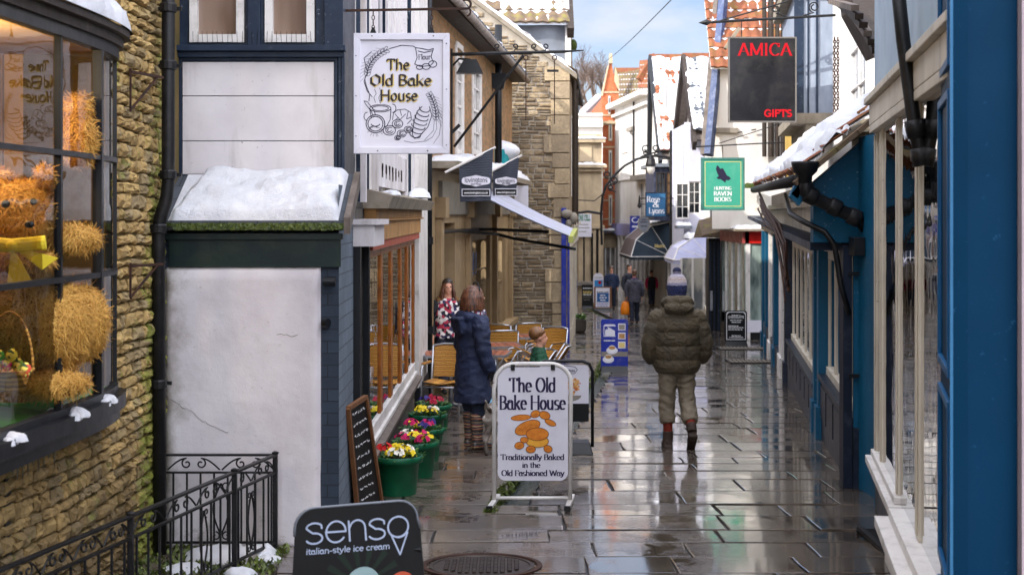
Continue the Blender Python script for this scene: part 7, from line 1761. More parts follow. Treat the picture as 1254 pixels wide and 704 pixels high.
m = MB(); Fz.box(m, -.02, .14, zo0, zo1, 0, .03); Fz.box(m, .20, .23, zo0, zo1, .0, .02); Fz.box(m, .34, .38, zo0, zo1, .0, .03); m.build('oriel_post', m_navy, O3)
m = MB(); F4.box(m, yo0-.05, yo1, zo0-.18, zo0-.002, .0, .7); F4.box(m, yo0-.02, yo1, zo0-.34, zo0-.182, .0, .45); m.build('oriel_base', m_weather, O3)
m = MB(); F4.box(m, yo0-.15, yo1, zo1, zo1+.2, .0, .8); m.build('oriel_roof', m_weather, O3)
F4.window(U4, 7.0, 9.2, 3.1, 4.7, m_white, dark_pane('grey_upper_pane', '6d747c', .08, 'a4a9ae'), 2, 3, w=.01, fw=.09)
m = MB(); F4.box(m, 6.8, 9.4, 2.92, 3.08, 0, .14); m.build('window_ledge', m_weather, U4)
# dark timber cove (jettied eave) near the right
JV = thing('timber_cove', 'dark weathered timber eave with long boards jutting above the near shop', 'eave', P(1060, 40, 12.8))
for i in range(7):
    a0 = P(1042+i*5.5, -14, 13.4); a1 = P(1047+i*5.2, 10+i*10.5, 12.2)
    m = MB(); m.bar(a0+V((0,.8,0)), a1, .07, .05); m.build('board', m_darkwood if i % 3 else m_greywood, JV)
m = MB(); m.prism([P(1040,-30,13.3), P(1082,-30,13.3), P(1082,60,12.4), P(1078,68,12.4), P(1046,12,12.9)], (0,.5,0)); m.build('cove_panel', m_darkwood, JV)
# chains
for k, px in enumerate((1022, 1026)):
    m = MB(); Yc = 19
    for i in range(26):
        c = P(px+math.sin(i)*.3, 48+i*3.5, Yc+k*.1); rr = .026; m.tube([c+(V((rr*.55*math.cos(a),0,rr*math.sin(a))) if i % 2 else V((0,rr*.55*math.cos(a),rr*math.sin(a)))) for a in [2*PI*j/8 for j in range(9)]], .007, 4)
    meta(m.build('hanging_chain', m_rust, loc=P(px, 48, Yc)), ['left of the two rusty chains hanging beside the grey blue bay', 'right of the two rusty chains hanging beside the grey blue bay'][k], 'chain', 'rusty chains')

# ------------------------------------------------------------------ RIGHT near shop (cream windows, pale blue fascia)
N0, N1 = (2.8-.168*(11.35+6), -6), (2.8, 11.35)
F5 = Fac(N0, N1, -1); assert F5.n.x < 0
NS = thing('near_shop', 'near cream and blue shopfront with reflecting panes and a dark plinth', 'building', (2.4, 9, gz(9)))
uy = lambda y: (y+6)/F5.d.y
u6 = uy(6.4)
zfb = 2.70
m = MB(); F5.box(m, u6, F5.L, zfb, 3.8, -.3, .0); m.build('fascia', M('pale_blue_fascia', 'a9bccb', .5, '93a9bd', ns=1.5, dirt='6f8296', ds=2), NS)
m = MB(); F5.box(m, u6, F5.L+.02, zfb-.16, zfb-.002, -.3, .04); F5.box(m, u6, F5.L+.04, zfb-.0, zfb+.05, .0, .08); F5.box(m, u6, F5.L, zfb-.22, zfb-.162, -.28, .04); m.build('cornice', m_cream, NS, bevel=.006)
m = MB(); F5.box(m, u6, F5.L, 3.82, 4.2, -.3, .1); m.box(3.0, 6, 6.4, 12.1, 3.6, 4.2); m.build('upper_wall', m_whitewall, NS)
gN = gz(11)-.3
zs_ = .02   # sill height
y_m = [7.35, 8.55, 9.55]      # mullions / pilasters
m = MB(); F5.box(m, uy(8.7), uy(11.3), gN, -.06, -.25, .0); m.build('plinth', m_plinth, NS)
m = MB(); F5.box(m, uy(6.5), uy(9.25), gN, -.12-.0, -.25, .1); F5.box(m, uy(6.5), uy(9.3), -.118, -.05, -.25, .16); F5.box(m, uy(6.5), uy(9.2), -.048, .02, -.25, .08); m.build('projecting_sill', m_white, NS, bevel=.006)
m = MB(); F5.box(m, uy(9.35), F5.L+.02, -.058, .0, -.25, .07); F5.box(m, uy(9.4), F5.L, .002, .05, -.2, .03); m.build('far_sill', m_white, NS, bevel=.006)
for k, (y0, w_) in enumerate(((11.27,.06),(10.75,.03),(9.5,.045),(8.3,.075))):
    m = MB(); F5.box(m, uy(y0)-w_, uy(y0)+w_, .05 if y0 > 9.4 else .021, zfb-.22, -.06, .0); F5.box(m, uy(y0)-w_*.5, uy(y0)+w_*.5, .05, zfb-.24, .001, .01); m.build('mullion', m_cream, NS, bevel=.004)
g = MB(); g.face([F5.pt(uy(6.5),0,-.012), F5.pt(F5.L,0,-.012), F5.pt(F5.L,zfb-.2,-.012), F5.pt(uy(6.5),zfb-.2,-.012)]); g.build('pane', m_glass2, NS)
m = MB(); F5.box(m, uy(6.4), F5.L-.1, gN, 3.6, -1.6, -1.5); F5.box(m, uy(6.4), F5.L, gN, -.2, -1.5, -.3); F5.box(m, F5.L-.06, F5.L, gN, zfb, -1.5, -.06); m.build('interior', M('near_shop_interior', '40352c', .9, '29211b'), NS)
m = MB(); m.box(2.81, 3.05, 11.36, 11.42, gN, zfb); m.box(2.9, 3.9, 11.42, 12.3, gN, 2.5); m.build('end_wall', m_blue, NS)
m = MB(); r = random.Random(8)
for i in range(160): p = F5.pt(uy(r.uniform(9.6, 11.0)), r.uniform(.9, 2.1), -.35-r.random()*.2); m.cur = r.random(); s = r.uniform(.015,.04); m.ball(p, s, 6, 4)
m.build('garland', cells_mat('garland_flowers', ['a8182c','c83a4a','3a6a2a','e8d8d0','2f4a7a'], 14), NS)
m = MB(); F5.box(m, uy(9.6), uy(10.6), .3, .6, -.6, -.4); m.build('display_box', m_oak, NS)
# blue door leaf / shutter box near
DB = thing('blue_shop_door', 'deep blue panelled door and frame filling the near right edge of the photo', 'door', (1.95, 6.2, gz(6)))
Yd = 6.25; x0, x1 = XX(1168, Yd), XX(1246, Yd)
m = MB(); m.box(x0, x1, Yd, Yd+.06, gz(6)-.3, 4.0); m.build('flat_face', m_bluedoor, DB, bevel=.004)
m = MB(); pA = V((x0-.004, Yd+.0, 0)); 
Fx = Fac((XX(1152, 7.2), 7.2), (x0-.003, Yd+.0), 1); Fx = Fx if Fx.n.x < 0 else Fac((XX(1152, 7.2), 7.2), (x0-.003, Yd), -1)
m = MB(); Fx.box(m, 0, Fx.L, gz(6)-.3, 4.0, -.06, .0); m.build('leaf', m_bluedoor, DB)
m = MB()
for z0, z1 in ((gz(6)+.05, .12), (.22, 1.05), (1.15, 2.4), (2.5, 3.7)):
    for a, b, c, d in ((.08,.12,z0,z1), (Fx.L-.12,Fx.L-.08,z0,z1)): Fx.box(m, a, b, c, d, .0, .02)
    Fx.box(m, .12, Fx.L-.12, z0, z0+.04, .0, .02); Fx.box(m, .12, Fx.L-.12, z1-.04, z1, .0, .02)
m.build('panel_moulding', M('light_blue_moulding', '11598a', .4, '0d4c78'), DB, bevel=.004)
m = MB(); Fx.box(m, Fx.L-.03, Fx.L+.0, gz(6)-.3, 4, .0, .012); m.build('edge_strip', M('worn_blue_edge', '3a759f', .4, '2c6690'), DB)
PW = thing('pale_door_jamb', 'pale pinkish wall strip at the extreme right edge', 'wall', (2.1, 6.1, gz(6)))
m = MB(); m.box(XX(1246,Yd)+.002, 3.2, Yd-.05, Yd+.4, gz(6)-.3, 4.2); m.build('jamb', M('pinkish_render', 'b9a9ac', .7, 'a5969a'), PW); 
# near pipe crossing in front of the near shop
NPp = thing('near_downpipe', 'blurred black downpipe with an offset bend in front of the near cream shopfront', 'downpipe', P(1125, 200, 8.0))
m = MB(); m.tube([P(1098,-30,8.2), P(1106,50,8.2), P(1120,155,8.1), P(1127,190,8.1), P(1146,205,8.1), P(1150,240,8.2)], .04, 12); m.build('pipe', m_iron, NPp, smooth=True)
m = MB(); m.tube([P(1142,205,8.4), P(1140,90,8.6), P(1148,60,8.6)], .03, 10); m.build('branch_pipe', m_iron, NPp, smooth=True)
for px, py in ((1121,158),(1128,192),(1147,208)): m = MB(); m.lathe(P(px,py,8.1), [(.052,-.05),(.056,.0),(.052,.05)], 14, axis=(.2,0,-1)); m.build('collar', m_iron, NPp, smooth=True)
# right row continues behind the camera (seen only in reflections): plain rendered front
t = thing('rear_row_house', 'plain white rendered house beside the camera, seen reflected in shop glass', 'building', (.5, 0, 0))
m = MB(); F5.box(m, 0, uy(4.7), gz(0)-.3, 3.2, -.3, -.02); m.build('wall', m_whitewall, t)
# ------------------------------------------------------------------ people
def loft(mb, pts, seg=16):      # pts: (x,y,z,rx,ry)
    path = [V(p[:3]) for p in pts]; base = len(mb.v)
    for i, p in enumerate(path):
        d = (path[min(i+1, len(path)-1)]-path[max(i-1, 0)]).normalized()
        a = V((1,0,0)); a = (a-d*a.dot(d))
        if a.length < .2: a = V((0,1,0)); a = a-d*a.dot(d)
        a.normalize(); b = d.cross(a); rx, ry = pts[i][3], pts[i][4]
        for k in range(seg): t = 2*PI*k/seg; mb.v.append(p+a*math.cos(t)*rx+b*math.sin(t)*ry)
    for i in range(len(path)-1):
        for k in range(seg): k2 = (k+1) % seg; mb.f.append((base+i*seg+k, base+i*seg+k2, base+(i+1)*seg+k2, base+(i+1)*seg+k)); mb.t.append(.5)
    mb.f.append(tuple(base+k for k in reversed(range(seg)))); mb.t.append(.5); mb.f.append(tuple(base+(len(path)-1)*seg+k for k in range(seg))); mb.t.append(.5)
def quilt(pts, n_per, amp):     # resample a loft and add bulges between seams
    out = []; segs = len(pts)-1; L = [0]
    for a, b in zip(pts, pts[1:]): L.append(L[-1]+math.dist(a[:3], b[:3]))
    N = int(L[-1]/.011)
    for i in range(N+1):
        s = L[-1]*i/N; j = max(k for k in range(segs) if L[k] <= s+1e-9) if s < L[-1] else segs-1
        f = (s-L[j])/(L[j+1]-L[j]); q = [pts[j][k]*(1-f)+pts[j+1][k]*f for k in range(5)]
        w = abs(math.sin(PI*s/n_per))**.5*amp-amp*.6; q[3] += w; q[4] += w; out.append(q)
    return out
def hand(mb, w, d, side, curl=.5, k=1.0, pnormal=None):
    """palm and five curled fingers; w wrist point, d direction"""
    w, d = V(w), V(d).normalized(); n = V(pnormal) if pnormal else V((-side,0,0)); n = (n-d*n.dot(d)).normalized(); s = d.cross(n)
    mb.tube([w-d*.02*k, w+d*.03*k, w+d*.09*k], [(.026*k,.018*k),(.040*k,.016*k),(.040*k,.014*k)], 10, up=s)
    for i, (off, L) in enumerate(((-.030,.062),(-.010,.074),(.011,.068),(.030,.052))):
        p = w+d*.085*k+s*off*k; q = p+(d*math.cos(curl*.7)+n*math.sin(curl*.7))*L*.45*k; r = q+(d*math.cos(curl*1.8)+n*math.sin(curl*1.8))*L*.32*k; e = r+(d*math.cos(curl*2.7)+n*math.sin(curl*2.7))*L*.25*k
        mb.tube([p-d*.02*k, q, r, e], [.0092*k,.0088*k,.008*k,.006*k], 7)
    p = w+d*.03*k-s*.032*k; mb.tube([p, p-s*.022*k+d*.025*k+n*.01*k, p-s*.022*k+d*.052*k+n*.028*k], [.012*k,.0105*k,.008*k], 7)
def head(mb, c, r=1.0, yaw=0):
    """skull, jaw, nose, ears, eye sockets, lips; faces +Y turned by yaw"""
    R = Matrix.Rotation(yaw, 3, 'Z'); c = V(c); f = lambda x, y, z: c+R @ V((x*r, y*r, z*r))
    mb.ball(f(0,-.01,.03), (.075*r,.093*r,.092*r), 18, 12, R); mb.ball(f(0,.02,-.035), (.056*r,.068*r,.075*r), 16, 10, R)
    mb.tube([f(0,.085,.015), f(0,.108,-.022)], [.008*r,.014*r], 8); mb.ball(f(0,.083,-.055), (.022*r,.012*r,.011*r), 10, 6, R); mb.ball(f(0,.072,-.095), (.022*r,.018*r,.018*r), 10, 6, R)
    for s in (-1, 1): mb.ball(f(s*.076,-.008,-.005), (.009*r,.018*r,.030*r), 8, 6, R); mb.ball(f(s*.03,.072,.028), (.018*r,.012*r,.006*r), 8, 5, R)
CREASE = {'b_jacket': (.0045, 9), 'b_trou': (.011, 8), 'w_coat': (.012, 6), 'k_top': (.008, 12), 'tl': (.014, 7), 't_': (.012, 7), 'lg': (.012, 7), 'w_trou': (.01, 9), 'sl': (.01, 9)}
def figure(name, label, loc, yaw, H, body, parts, group=None):
    """body(mb) is remeshed to one continuous skin surface; parts: (name, material, fn, voxel)"""
    k = H/1.75
    def mk(fn, vox):
        m = MB(); fn(m); m.v = [v*k for v in m.v]; me = remesh(m, vox, 3)
        if fn.__name__ in CREASE:
            a, sc = CREASE[fn.__name__]; me.update(); ns = [v.normal.copy() for v in me.vertices]
            for v, n in zip(me.vertices, ns):
                p = v.co; q = V((p.x*sc*.8+p.z*sc*.5, p.y*sc, p.z*sc*1.5-abs(p.x)*sc*.6)); v.co = p+n*a*(1-2*abs(noise.noise(q)))+n*a*.5*noise.noise(q*2.7)
        return me
    o = mesh_obj('person', mk(body[0], body[2]), body[1]); o.location = loc; o.rotation_euler = (0,0,yaw); meta(o, label, 'person', group)
    for p in parts:
        nm, mt, fn, vox = p[:4]
        c = mesh_obj(nm, mk(fn, vox), mt); c.parent = o
    return o
def eyes(o, H, c, yaw=0):
    k = H/1.75; R = Matrix.Rotation(yaw, 3, 'Z')
    for s in (-1, 1):
        m = MB(); m.ball((V(c)+R @ V((s*.03,.078,.012)))*k, .0105*k, 8, 6); e = m.build('eye', m_pblack, None); e.parent = o
def cloth(name, c, c2=None, bs=35, bst=.35, rough=.85): return M(name, c, rough, c2, ns=6, bs=bs, bst=bst)
def fabric(name, c, c2, wr=9):
    t = NT(name); o = t.obj(); t.ln(t.mix(t.ramp(t.noise(o, 5, 4), .35, .65), c, c2), t.b.inputs['Base Color']); t.b.inputs['Roughness'].default_value = .75
    b = t.bump(t.noise(o, 150, 2), .15, .002); t.ln(t.bump(t.noise(o, wr, 3, .5, 1.2), .8, .03, b), t.b.inputs['Normal']); return t.m

# --- man in the puffer jacket, seen from behind, walking away, right heel lifted
def b_main(m):
    head(m, (0,.01,1.625)); m.tube([(0,-.01,1.40),(0,.0,1.56)], [.07,.062], 12)
    loft(m, [(0,0,.9,.15,.11),(0,0,1.15,.14,.1),(0,0,1.36,.17,.1),(0,0,1.43,.1,.08)])
    loft(m, [(-.09,0,.92,.08,.08),(-.10,.02,.5,.055,.06),(-.095,.0,.1,.04,.045),(-.095,.06,.05,.04,.04)]); loft(m, [(.09,0,.92,.08,.08),(.10,-.02,.5,.055,.06),(.12,-.22,.22,.04,.045),(.128,-.2,.12,.035,.035)])
    for s in (-1, 1): loft(m, [(s*.2,0,1.38,.05,.05),(s*.3,-.02,1.12,.045,.045),(s*.24,.1,.93,.035,.035)]); hand(m, (s*.24,.1,.93), (-s*.3,.3,-.9), s)
def b_jacket(m):
    loft(m, quilt([(0,0,.79,.215,.165),(0,0,.86,.24,.18),(0,-.005,1.1,.245,.185),(0,-.01,1.27,.25,.18),(0,-.01,1.38,.235,.16),(0,-.01,1.47,.16,.125)], .145, .02), 28)
    for s in (-1, 1): loft(m, quilt([(s*.16,-.005,1.42,.08,.085),(s*.225,-.005,1.34,.088,.095),(s*.285,-.02,1.16,.08,.09),(s*.305,-.01,1.03,.074,.086),(s*.265,.07,.91,.06,.068)], .14, .017), 18)
    m.tube([(-.09,.07,1.50),(-.125,-.02,1.525),(-.09,-.10,1.54),(0,-.135,1.545),(.09,-.10,1.54),(.125,-.02,1.525),(.09,.07,1.50)], [.05,.055,.06,.062,.06,.055,.05], 14)
    m.ball((0,-.125,1.475), (.16,.085,.075), 16, 10); m.ball((0,-.02,1.50), (.12,.12,.075), 16, 10)
def b_trou(m):
    loft(m, [(-.08,0,.88,.11,.12),(-.10,.02,.62,.088,.1),(-.103,.03,.45,.078,.09),(-.10,.015,.31,.082,.092),(-.098,.0,.26,.07,.08)], 18)
    loft(m, [(.08,0,.88,.11,.12),(.10,.0,.62,.088,.1),(.108,-.03,.47,.078,.09),(.115,-.12,.34,.08,.09),(.118,-.16,.29,.07,.08)], 18); m.ball((0,0,.84), (.17,.14,.1), 16, 8)
def b_socks(m): loft(m, [(-.098,.0,.3,.052,.056),(-.095,.0,.15,.048,.052)]); loft(m, [(.115,-.14,.35,.05,.054),(.118,-.22,.24,.046,.05)])
def b_boots(m):
    loft(m, [(-.095,.0,.18,.055,.062),(-.095,.0,.1,.055,.062),(-.095,.02,.045,.05,.075)]); loft(m, [(-.095,-.06,.045,.045,.045),(-.095,.1,.045,.052,.045),(-.095,.2,.035,.042,.033)]); m.box(-.14,-.05,-.075,.20,.0,.028)
    loft(m, [(.117,-.20,.28,.055,.06),(.12,-.25,.2,.055,.062)]); loft(m, [(.12,-.285,.19,.045,.05),(.128,-.2,.11,.052,.05),(.135,-.10,.045,.045,.035)]); m.obox((.127,-.215,.09), (.045,0,0), (0,.10,-.085), (0,.010,.012))
m_olive = fabric('olive_puffer_nylon', '4c412d', '383020', 14)
def hatmat():
    t = NT('knitted_hat'); o = t.obj(); sp = t.new('ShaderNodeSeparateXYZ'); t.ln(o, sp.inputs[0])
    z = t.math('ADD', sp.outputs[2], t.math('MULTIPLY', t.noise(o, 55, 1), .02)); mr = t.new('ShaderNodeMapRange'); mr.inputs[1].default_value = 1.60; mr.inputs[2].default_value = 1.86; t.ln(z, mr.inputs[0])
    r = t.new('ShaderNodeValToRGB'); r.color_ramp.interpolation = 'CONSTANT'; e = r.color_ramp.elements
    for p_ in (.3,.4,.5,.6,.72,.8): e.new(p_)
    for i, (p_, c) in enumerate(((0,'232a52'),(.26,'8d8aa0'),(.36,'b9aeb0'),(.46,'a99a96'),(.58,'a09aa6'),(.68,'8c8698'),(.80,'1d2140'),(.9,'1d2140'))): e[i].position = p_; e[i].color = lin(c)
    t.ln(mr.outputs[0], r.inputs[0]); t.ln(r.outputs[0], t.b.inputs['Base Color']); t.b.inputs['Roughness'].default_value = .95
    w = t.new('ShaderNodeTexVoronoi'); w.inputs['Scale'].default_value = 85; t.ln(o, w.inputs['Vector']); t.ln(t.bump(w.outputs['Distance'], 1, .01), t.b.inputs['Normal']); return t.m
g_ = GP(829, 548)
def hatf(m): m.lathe((0,0,1.655), [(.094,-.06),(.098,-.03),(.106,.0),(.108,.05),(.10,.11),(.075,.155),(.03,.175)], 24); m.ball((0,0,1.855), (.048,.048,.042), 14, 10)
b_khaki = fabric('khaki_cord', '7d725f', '685e4e', 7)
P1 = figure('person', 'man walking away in an olive puffer jacket and bobble hat, hands in pockets', (g_.x, g_.y, g_.z), math.radians(2), 1.70, (b_main, m_skin, .012),
  [('puffer_jacket', m_olive, b_jacket, .0085), ('trousers', b_khaki, b_trou, .012), ('socks', cloth('rust_socks', '7a2a1c'), b_socks, .01), ('boots', fabric('brown_boot', '3a2a20', '2a1e17'), b_boots, .009), ('bobble_hat', hatmat(), hatf, .007)])

# --- woman in the long navy coat, turned away to the right, lead in her right hand
def w_body(m):
    head(m, (.01,.03,1.60), .97); m.tube([(0,0,1.38),(0,.01,1.54)], [.06,.055], 12)
    loft(m, [(0,0,.9,.15,.11),(0,0,1.15,.13,.1),(0,0,1.36,.16,.1)])
    for s in (-1, 1): loft(m, [(s*.08,0,.9,.08,.08),(s*.09,.01,.5,.055,.06),(s*.085,.0,.1,.04,.045)]); loft(m, [(s*.19,0,1.35,.05,.05),(s*.24,-.0,1.08,.04,.045),(s*.22,.07,.86,.03,.03)])
def w_coat(m):
    loft(m, [(0,0,.50,.235,.19),(0,0,.62,.225,.185),(0,0,.85,.21,.17),(0,0,1.08,.195,.155),(0,0,1.25,.21,.15),(0,-.005,1.37,.19,.135),(0,0,1.44,.12,.11)], 26)
    for s in (-1, 1): loft(m, [(s*.15,0,1.385,.08,.085),(s*.215,0,1.29,.085,.09),(s*.255,-.01,1.08,.072,.08),(s*.25,.04,.95,.066,.07),(s*.235,.09,.84,.058,.06)], 16)
    m.ball((0,-.10,1.395), (.155,.075,.075), 16, 10); m.ball((.0,-.03,1.43), (.125,.11,.06), 16, 10); m.obox((0,-.17,1.31), (.1,0,0), (0,.03,.01), (0,-.02,.08))
def w_hair(m):
    m.ball((.01,-.0,1.64), (.095,.105,.09), 20, 12)
    for i in range(26):
        a = math.radians(150+240*i/25); x, y = math.cos(a), math.sin(a); m.tube([(.01+x*.07,y*.085,1.68),(.01+x*.10,y*.115,1.6),(.01+x*.115,y*.125,1.52),(.01+x*.125+.0,y*.13,1.455+.02*math.sin(i*2.1))], [.02,.024,.022,.009], 7)
def w_trou(m):
    for s in (-1, 1): loft(m, [(s*.08,0,.85,.1,.1),(s*.09,.01,.55,.08,.085),(s*.088,.01,.36,.065,.07)])
def w_boots(m):
    for s, y in ((-1,.01),(1,.01)):
        loft(m, [(s*.088,y*.6,.40,.072,.078),(s*.088,y*.7,.3,.066,.074),(s*.088,y*.9,.14,.052,.058),(s*.088,y,.07,.05,.06)]); loft(m, [(s*.088,y-.06,.05,.042,.045),(s*.09,y+.08,.05,.048,.045),(s*.09,y+.18,.035,.04,.03)])
def w_gl(m): hand(m, (.235,.10,.845), (.0,.35,-.9), 1, .9, 1.05)
def w_gl2(m): hand(m, (-.235,.10,.845), (.0,.3,-.9), -1, .6, 1.05)
g_ = GP(579, 549)
pats = cells_mat('patterned_scarf', ['2a2a4a','8a2a3a','c9c4c8','1d1f33','6a5a7a'], 40)
m_navycoat = fabric('navy_waxed_coat', '1f2a4a', '161f38', 6)
def hairmat(name, a, b):
    t = NT(name); o = t.scale(t.obj(), (1,1,.12)); t.ln(t.mix(t.ramp(t.noise(o, 60, 3), .35, .65), a, b), t.b.inputs['Base Color']); t.b.inputs['Roughness'].default_value = .45; t.ln(t.bump(t.noise(o, 120, 2), .6, .004), t.b.inputs['Normal']); return t.m
m_hairbr = hairmat('brown_hair', '2e1a12', '7a4c33')
P2 = figure('person', 'woman with bobbed brown hair in a long navy coat and striped wellington boots', (g_.x, g_.y+.0, g_.z), math.radians(-62), 1.68, (w_body, m_skin, .012),
  [('coat', m_navycoat, w_coat, .0095), ('hair', m_hairbr, w_hair, .007), ('trousers', fabric('dark_jeans', '16243a', '101a2c'), w_trou, .012),
   ('wellington_boots', stripes_mat('striped_wellies', ['4a3a30','a8705a','26303f','c4a27a','7a3a3a','33505a','8a7050','222a3c'], 2, 9.5, .35, .25), w_boots, .009),
   ('glove', fabric('black_glove', '121218', '0a0a0d'), w_gl, .0055), ('glove', bpy.data.materials['black_glove'], w_gl2, .0055), ('scarf', pats, lambda m: m.tube([(.1*math.cos(a), .01+.095*math.sin(a), 1.435) for a in [i*.4 for i in range(17)]], .045, 10), .01)])
m = MB(); m.tube([(.01+.09*math.cos(a)*.96, .03+.0, (1.66+.1*math.sin(a))*.96) for a in [.1+i*.3 for i in range(10)]], .007, 6); e = m.build('sunglasses', m_pblack, None); e.parent = P2
# dog lead
Rz = Matrix.Rotation(math.radians(-62), 3, 'Z'); hp = V(g_)+Rz @ V((.235*.96,.15*.96,.77*.96)); dg = V((XX(603, 14.6), 14.6, gz(14.6)))
m = MB(); m.tube([hp+V((-.04,-.01,.2)), hp+V((-.03,-.03,.1)), hp, hp.lerp(dg+V((0,0,.5)), .45)-V((0,0,.06)), dg+V((-.02,-.1,.5))], .011, 6, flat=.3)
meta(m.build('dog_lead', M('pale_blue_webbing', '4fa6cf', .5, 'a9d4e6', ns=14, bst=0), loc=hp, smooth=True), 'pale blue dog lead running from the gloved hand down behind the bakery sign', 'dog lead')
# dog, mostly behind the sign
def dogb(m):
    loft(m, [(0,-.30,.40,.07,.08),(0,-.2,.42,.10,.115),(0,0,.41,.105,.13),(0,.18,.41,.11,.15),(0,.28,.45,.08,.11)]); loft(m, [(0,.24,.47,.07,.08),(0,.34,.58,.055,.065)])
    m.ball((0,.38,.62), (.065,.075,.065), 12, 8); loft(m, [(0,.42,.61,.04,.038),(0,.52,.59,.025,.025)]); 
    for s in (-1, 1):
        m.tube([(s*.05,.36,.67),(s*.075,.35,.62),(s*.08,.36,.57)], [.02,.022,.012], 8)
        loft(m, [(s*.06,.2,.38,.045,.06),(s*.06,.2,.22,.028,.032),(s*.06,.19,.06,.02,.022),(s*.06,.21,.02,.028,.035)])
        loft(m, [(s*.06,-.25,.38,.06,.08),(s*.065,-.2,.25,.035,.045),(s*.065,-.31,.14,.022,.025),(s*.065,-.28,.03,.02,.022),(s*.065,-.26,.02,.026,.035)])
    m.tube([(0,-.32,.44),(0,-.42,.5),(0,-.48,.58)], [.025,.02,.01], 8)
mm = MB(); dogb(mm); dgo = mesh_obj('dog', remesh(mm, .012, 3), M('brown_white_dog_fur', '3b2a20', .9, 'c9c0b6', ns=5, amt=1, bs=120, bst=.8)); dgo.location = dg+V((.1,.05,0)); dgo.rotation_euler = (0,0,math.radians(-20)); meta(dgo, 'brown and white dog standing behind the bakery sign', 'dog')

# --- boy in green
def k_body(m):
    head(m, (0,.01,1.60), 1.22); m.tube([(0,0,1.35),(0,.01,1.5)], [.06,.058], 10); loft(m, [(0,0,.85,.14,.1),(0,0,1.3,.15,.1)])
    for s in (-1, 1): loft(m, [(s*.08,0,.85,.08,.08),(s*.09,0,.45,.06,.06),(s*.09,0,.08,.045,.05),(s*.09,.06,.04,.045,.04)]); loft(m, [(s*.18,0,1.3,.05,.05),(s*.24,.02,1.05,.04,.04),(s*.2,.12,.88,.03,.03)]); hand(m, (s*.2,.12,.88), (0,.3,-.9), s)
def k_top(m):
    loft(m, [(0,0,.82,.17,.14),(0,0,1.0,.17,.14),(0,0,1.25,.18,.14),(0,0,1.38,.13,.11),(0,0,1.45,.085,.085)], 20)
    for s in (-1, 1): loft(m, [(s*.14,0,1.33,.07,.075),(s*.21,0,1.2,.07,.075),(s*.24,.02,1.03,.06,.062),(s*.205,.1,.9,.05,.05)])
def k_hair(m):
    m.ball((0,-.04,1.668), (.113,.13,.112), 16, 10)
    for i in range(22): a = 2*PI*i/22; m.ball((.08*math.cos(a), -.02+.09*math.sin(a), 1.68+.03*math.sin(i*3)), (.035,.035,.03), 6, 5)
def k_leg(m):
    for s in (-1, 1): loft(m, [(s*.08,0,.86,.1,.1),(s*.09,0,.45,.075,.08),(s*.09,0,.1,.06,.065)])
Yb_ = 15.7; bl = V((XX(660, Yb_), Yb_, gz(Yb_)))
P3 = figure('person', 'small boy with fair brown hair in a dark green fleece by the cafe tables', bl, math.radians(-80), 1.19, (k_body, m_skin, .01),
  [('fleece', fabric('green_fleece', '0f4a30', '0b3a25', 12), k_top, .008), ('hair', hairmat('fair_hair', '52341a', '86592e'), k_hair, .006), ('trousers', fabric('grey_trousers', '2f3238', '23262c'), k_leg, .009)])
eyes(P3, 1.19, (0,.02,1.605))
# boy tall: head height in photo needs 1.06 m

def simple(label, g, yaw, H, top, topm, legm, hairm, hair=1, coatlen=.85, arms='down', extra=(), swing=.12, puff=0, sleeve=None, face=True):
    def body(m):
        head(m, (0,.01,1.625)); m.tube([(0,0,1.40),(0,0,1.56)], [.07,.06], 10); loft(m, [(0,0,.9,.15,.1),(0,0,1.36,.17,.1)])
        for s in (-1, 1):
            loft(m, [(s*.09,0,.9,.08,.08),(s*.09,s*swing*.5,.5,.06,.06),(s*.09,s*swing,.08,.045,.05),(s*.09,s*swing+.08,.04,.045,.04)])
            w = (s*.25,.06+s*swing*.4,.86); loft(m, [(s*.2,0,1.38,.05,.05),(s*.26,0,1.1,.045,.045),(*w,.03,.03)]); hand(m, w, (0,.15,-1), s)
    def t_(m):
        loft(m, [(0,0,coatlen,.2,.15),(0,0,1.0,.19,.145),(0,0,1.2,.2+puff,.15+puff),(0,0,1.37,.19+puff,.13),(0,0,1.45,.1,.1)], 18)
    def sl(m):
        for s in (-1, 1): loft(m, [(s*.15,0,1.39,.075,.08),(s*.22,0,1.28,.075,.08),(s*.27,0,1.1,.062,.066),(s*.255,.05+s*swing*.35,.9,.052,.054)])
    def tl(m): t_(m); sl(m)
    def lg(m):
        m.ball((0,0,.86), (.16,.13,.1), 12, 8)
        for s in (-1, 1): loft(m, [(s*.085,0,.9,.1,.11),(s*.09,s*swing*.5,.5,.075,.085),(s*.09,s*swing,.1,.065,.075)])
    def sh(m):
        for s in (-1, 1): loft(m, [(s*.09,s*swing-.05,.05,.04,.045),(s*.09,s*swing+.1,.045,.045,.04),(s*.09,s*swing+.19,.03,.035,.025)])
    def hr(m): m.ball((0,-.018,1.685), (.088*hair,.104*hair,.086*hair), 14, 10); m.ball((0,-.05,1.62), (.08*hair,.065*hair,.08*hair), 12, 8)
    ps = ([(top, topm, tl, .014)] if not sleeve else [(top, topm, t_, .014), ('sleeves', sleeve, sl, .014)])+[('trousers', legm, lg, .014), ('shoes', m_pblack, sh, .012), ('hair', hairm, hr, .01)]+list(extra)
    o = figure('person', label, g, yaw, H, (body, m_skin, .012), ps)
    if face: eyes(o, H, (0,.01,1.625))
    return o
fjean = fabric('navy_trousers', '1a2338', '121a2c'); hdark = hairmat('dark_hair', '1c1410', '3a2a20')
gg = GP(777, 397)
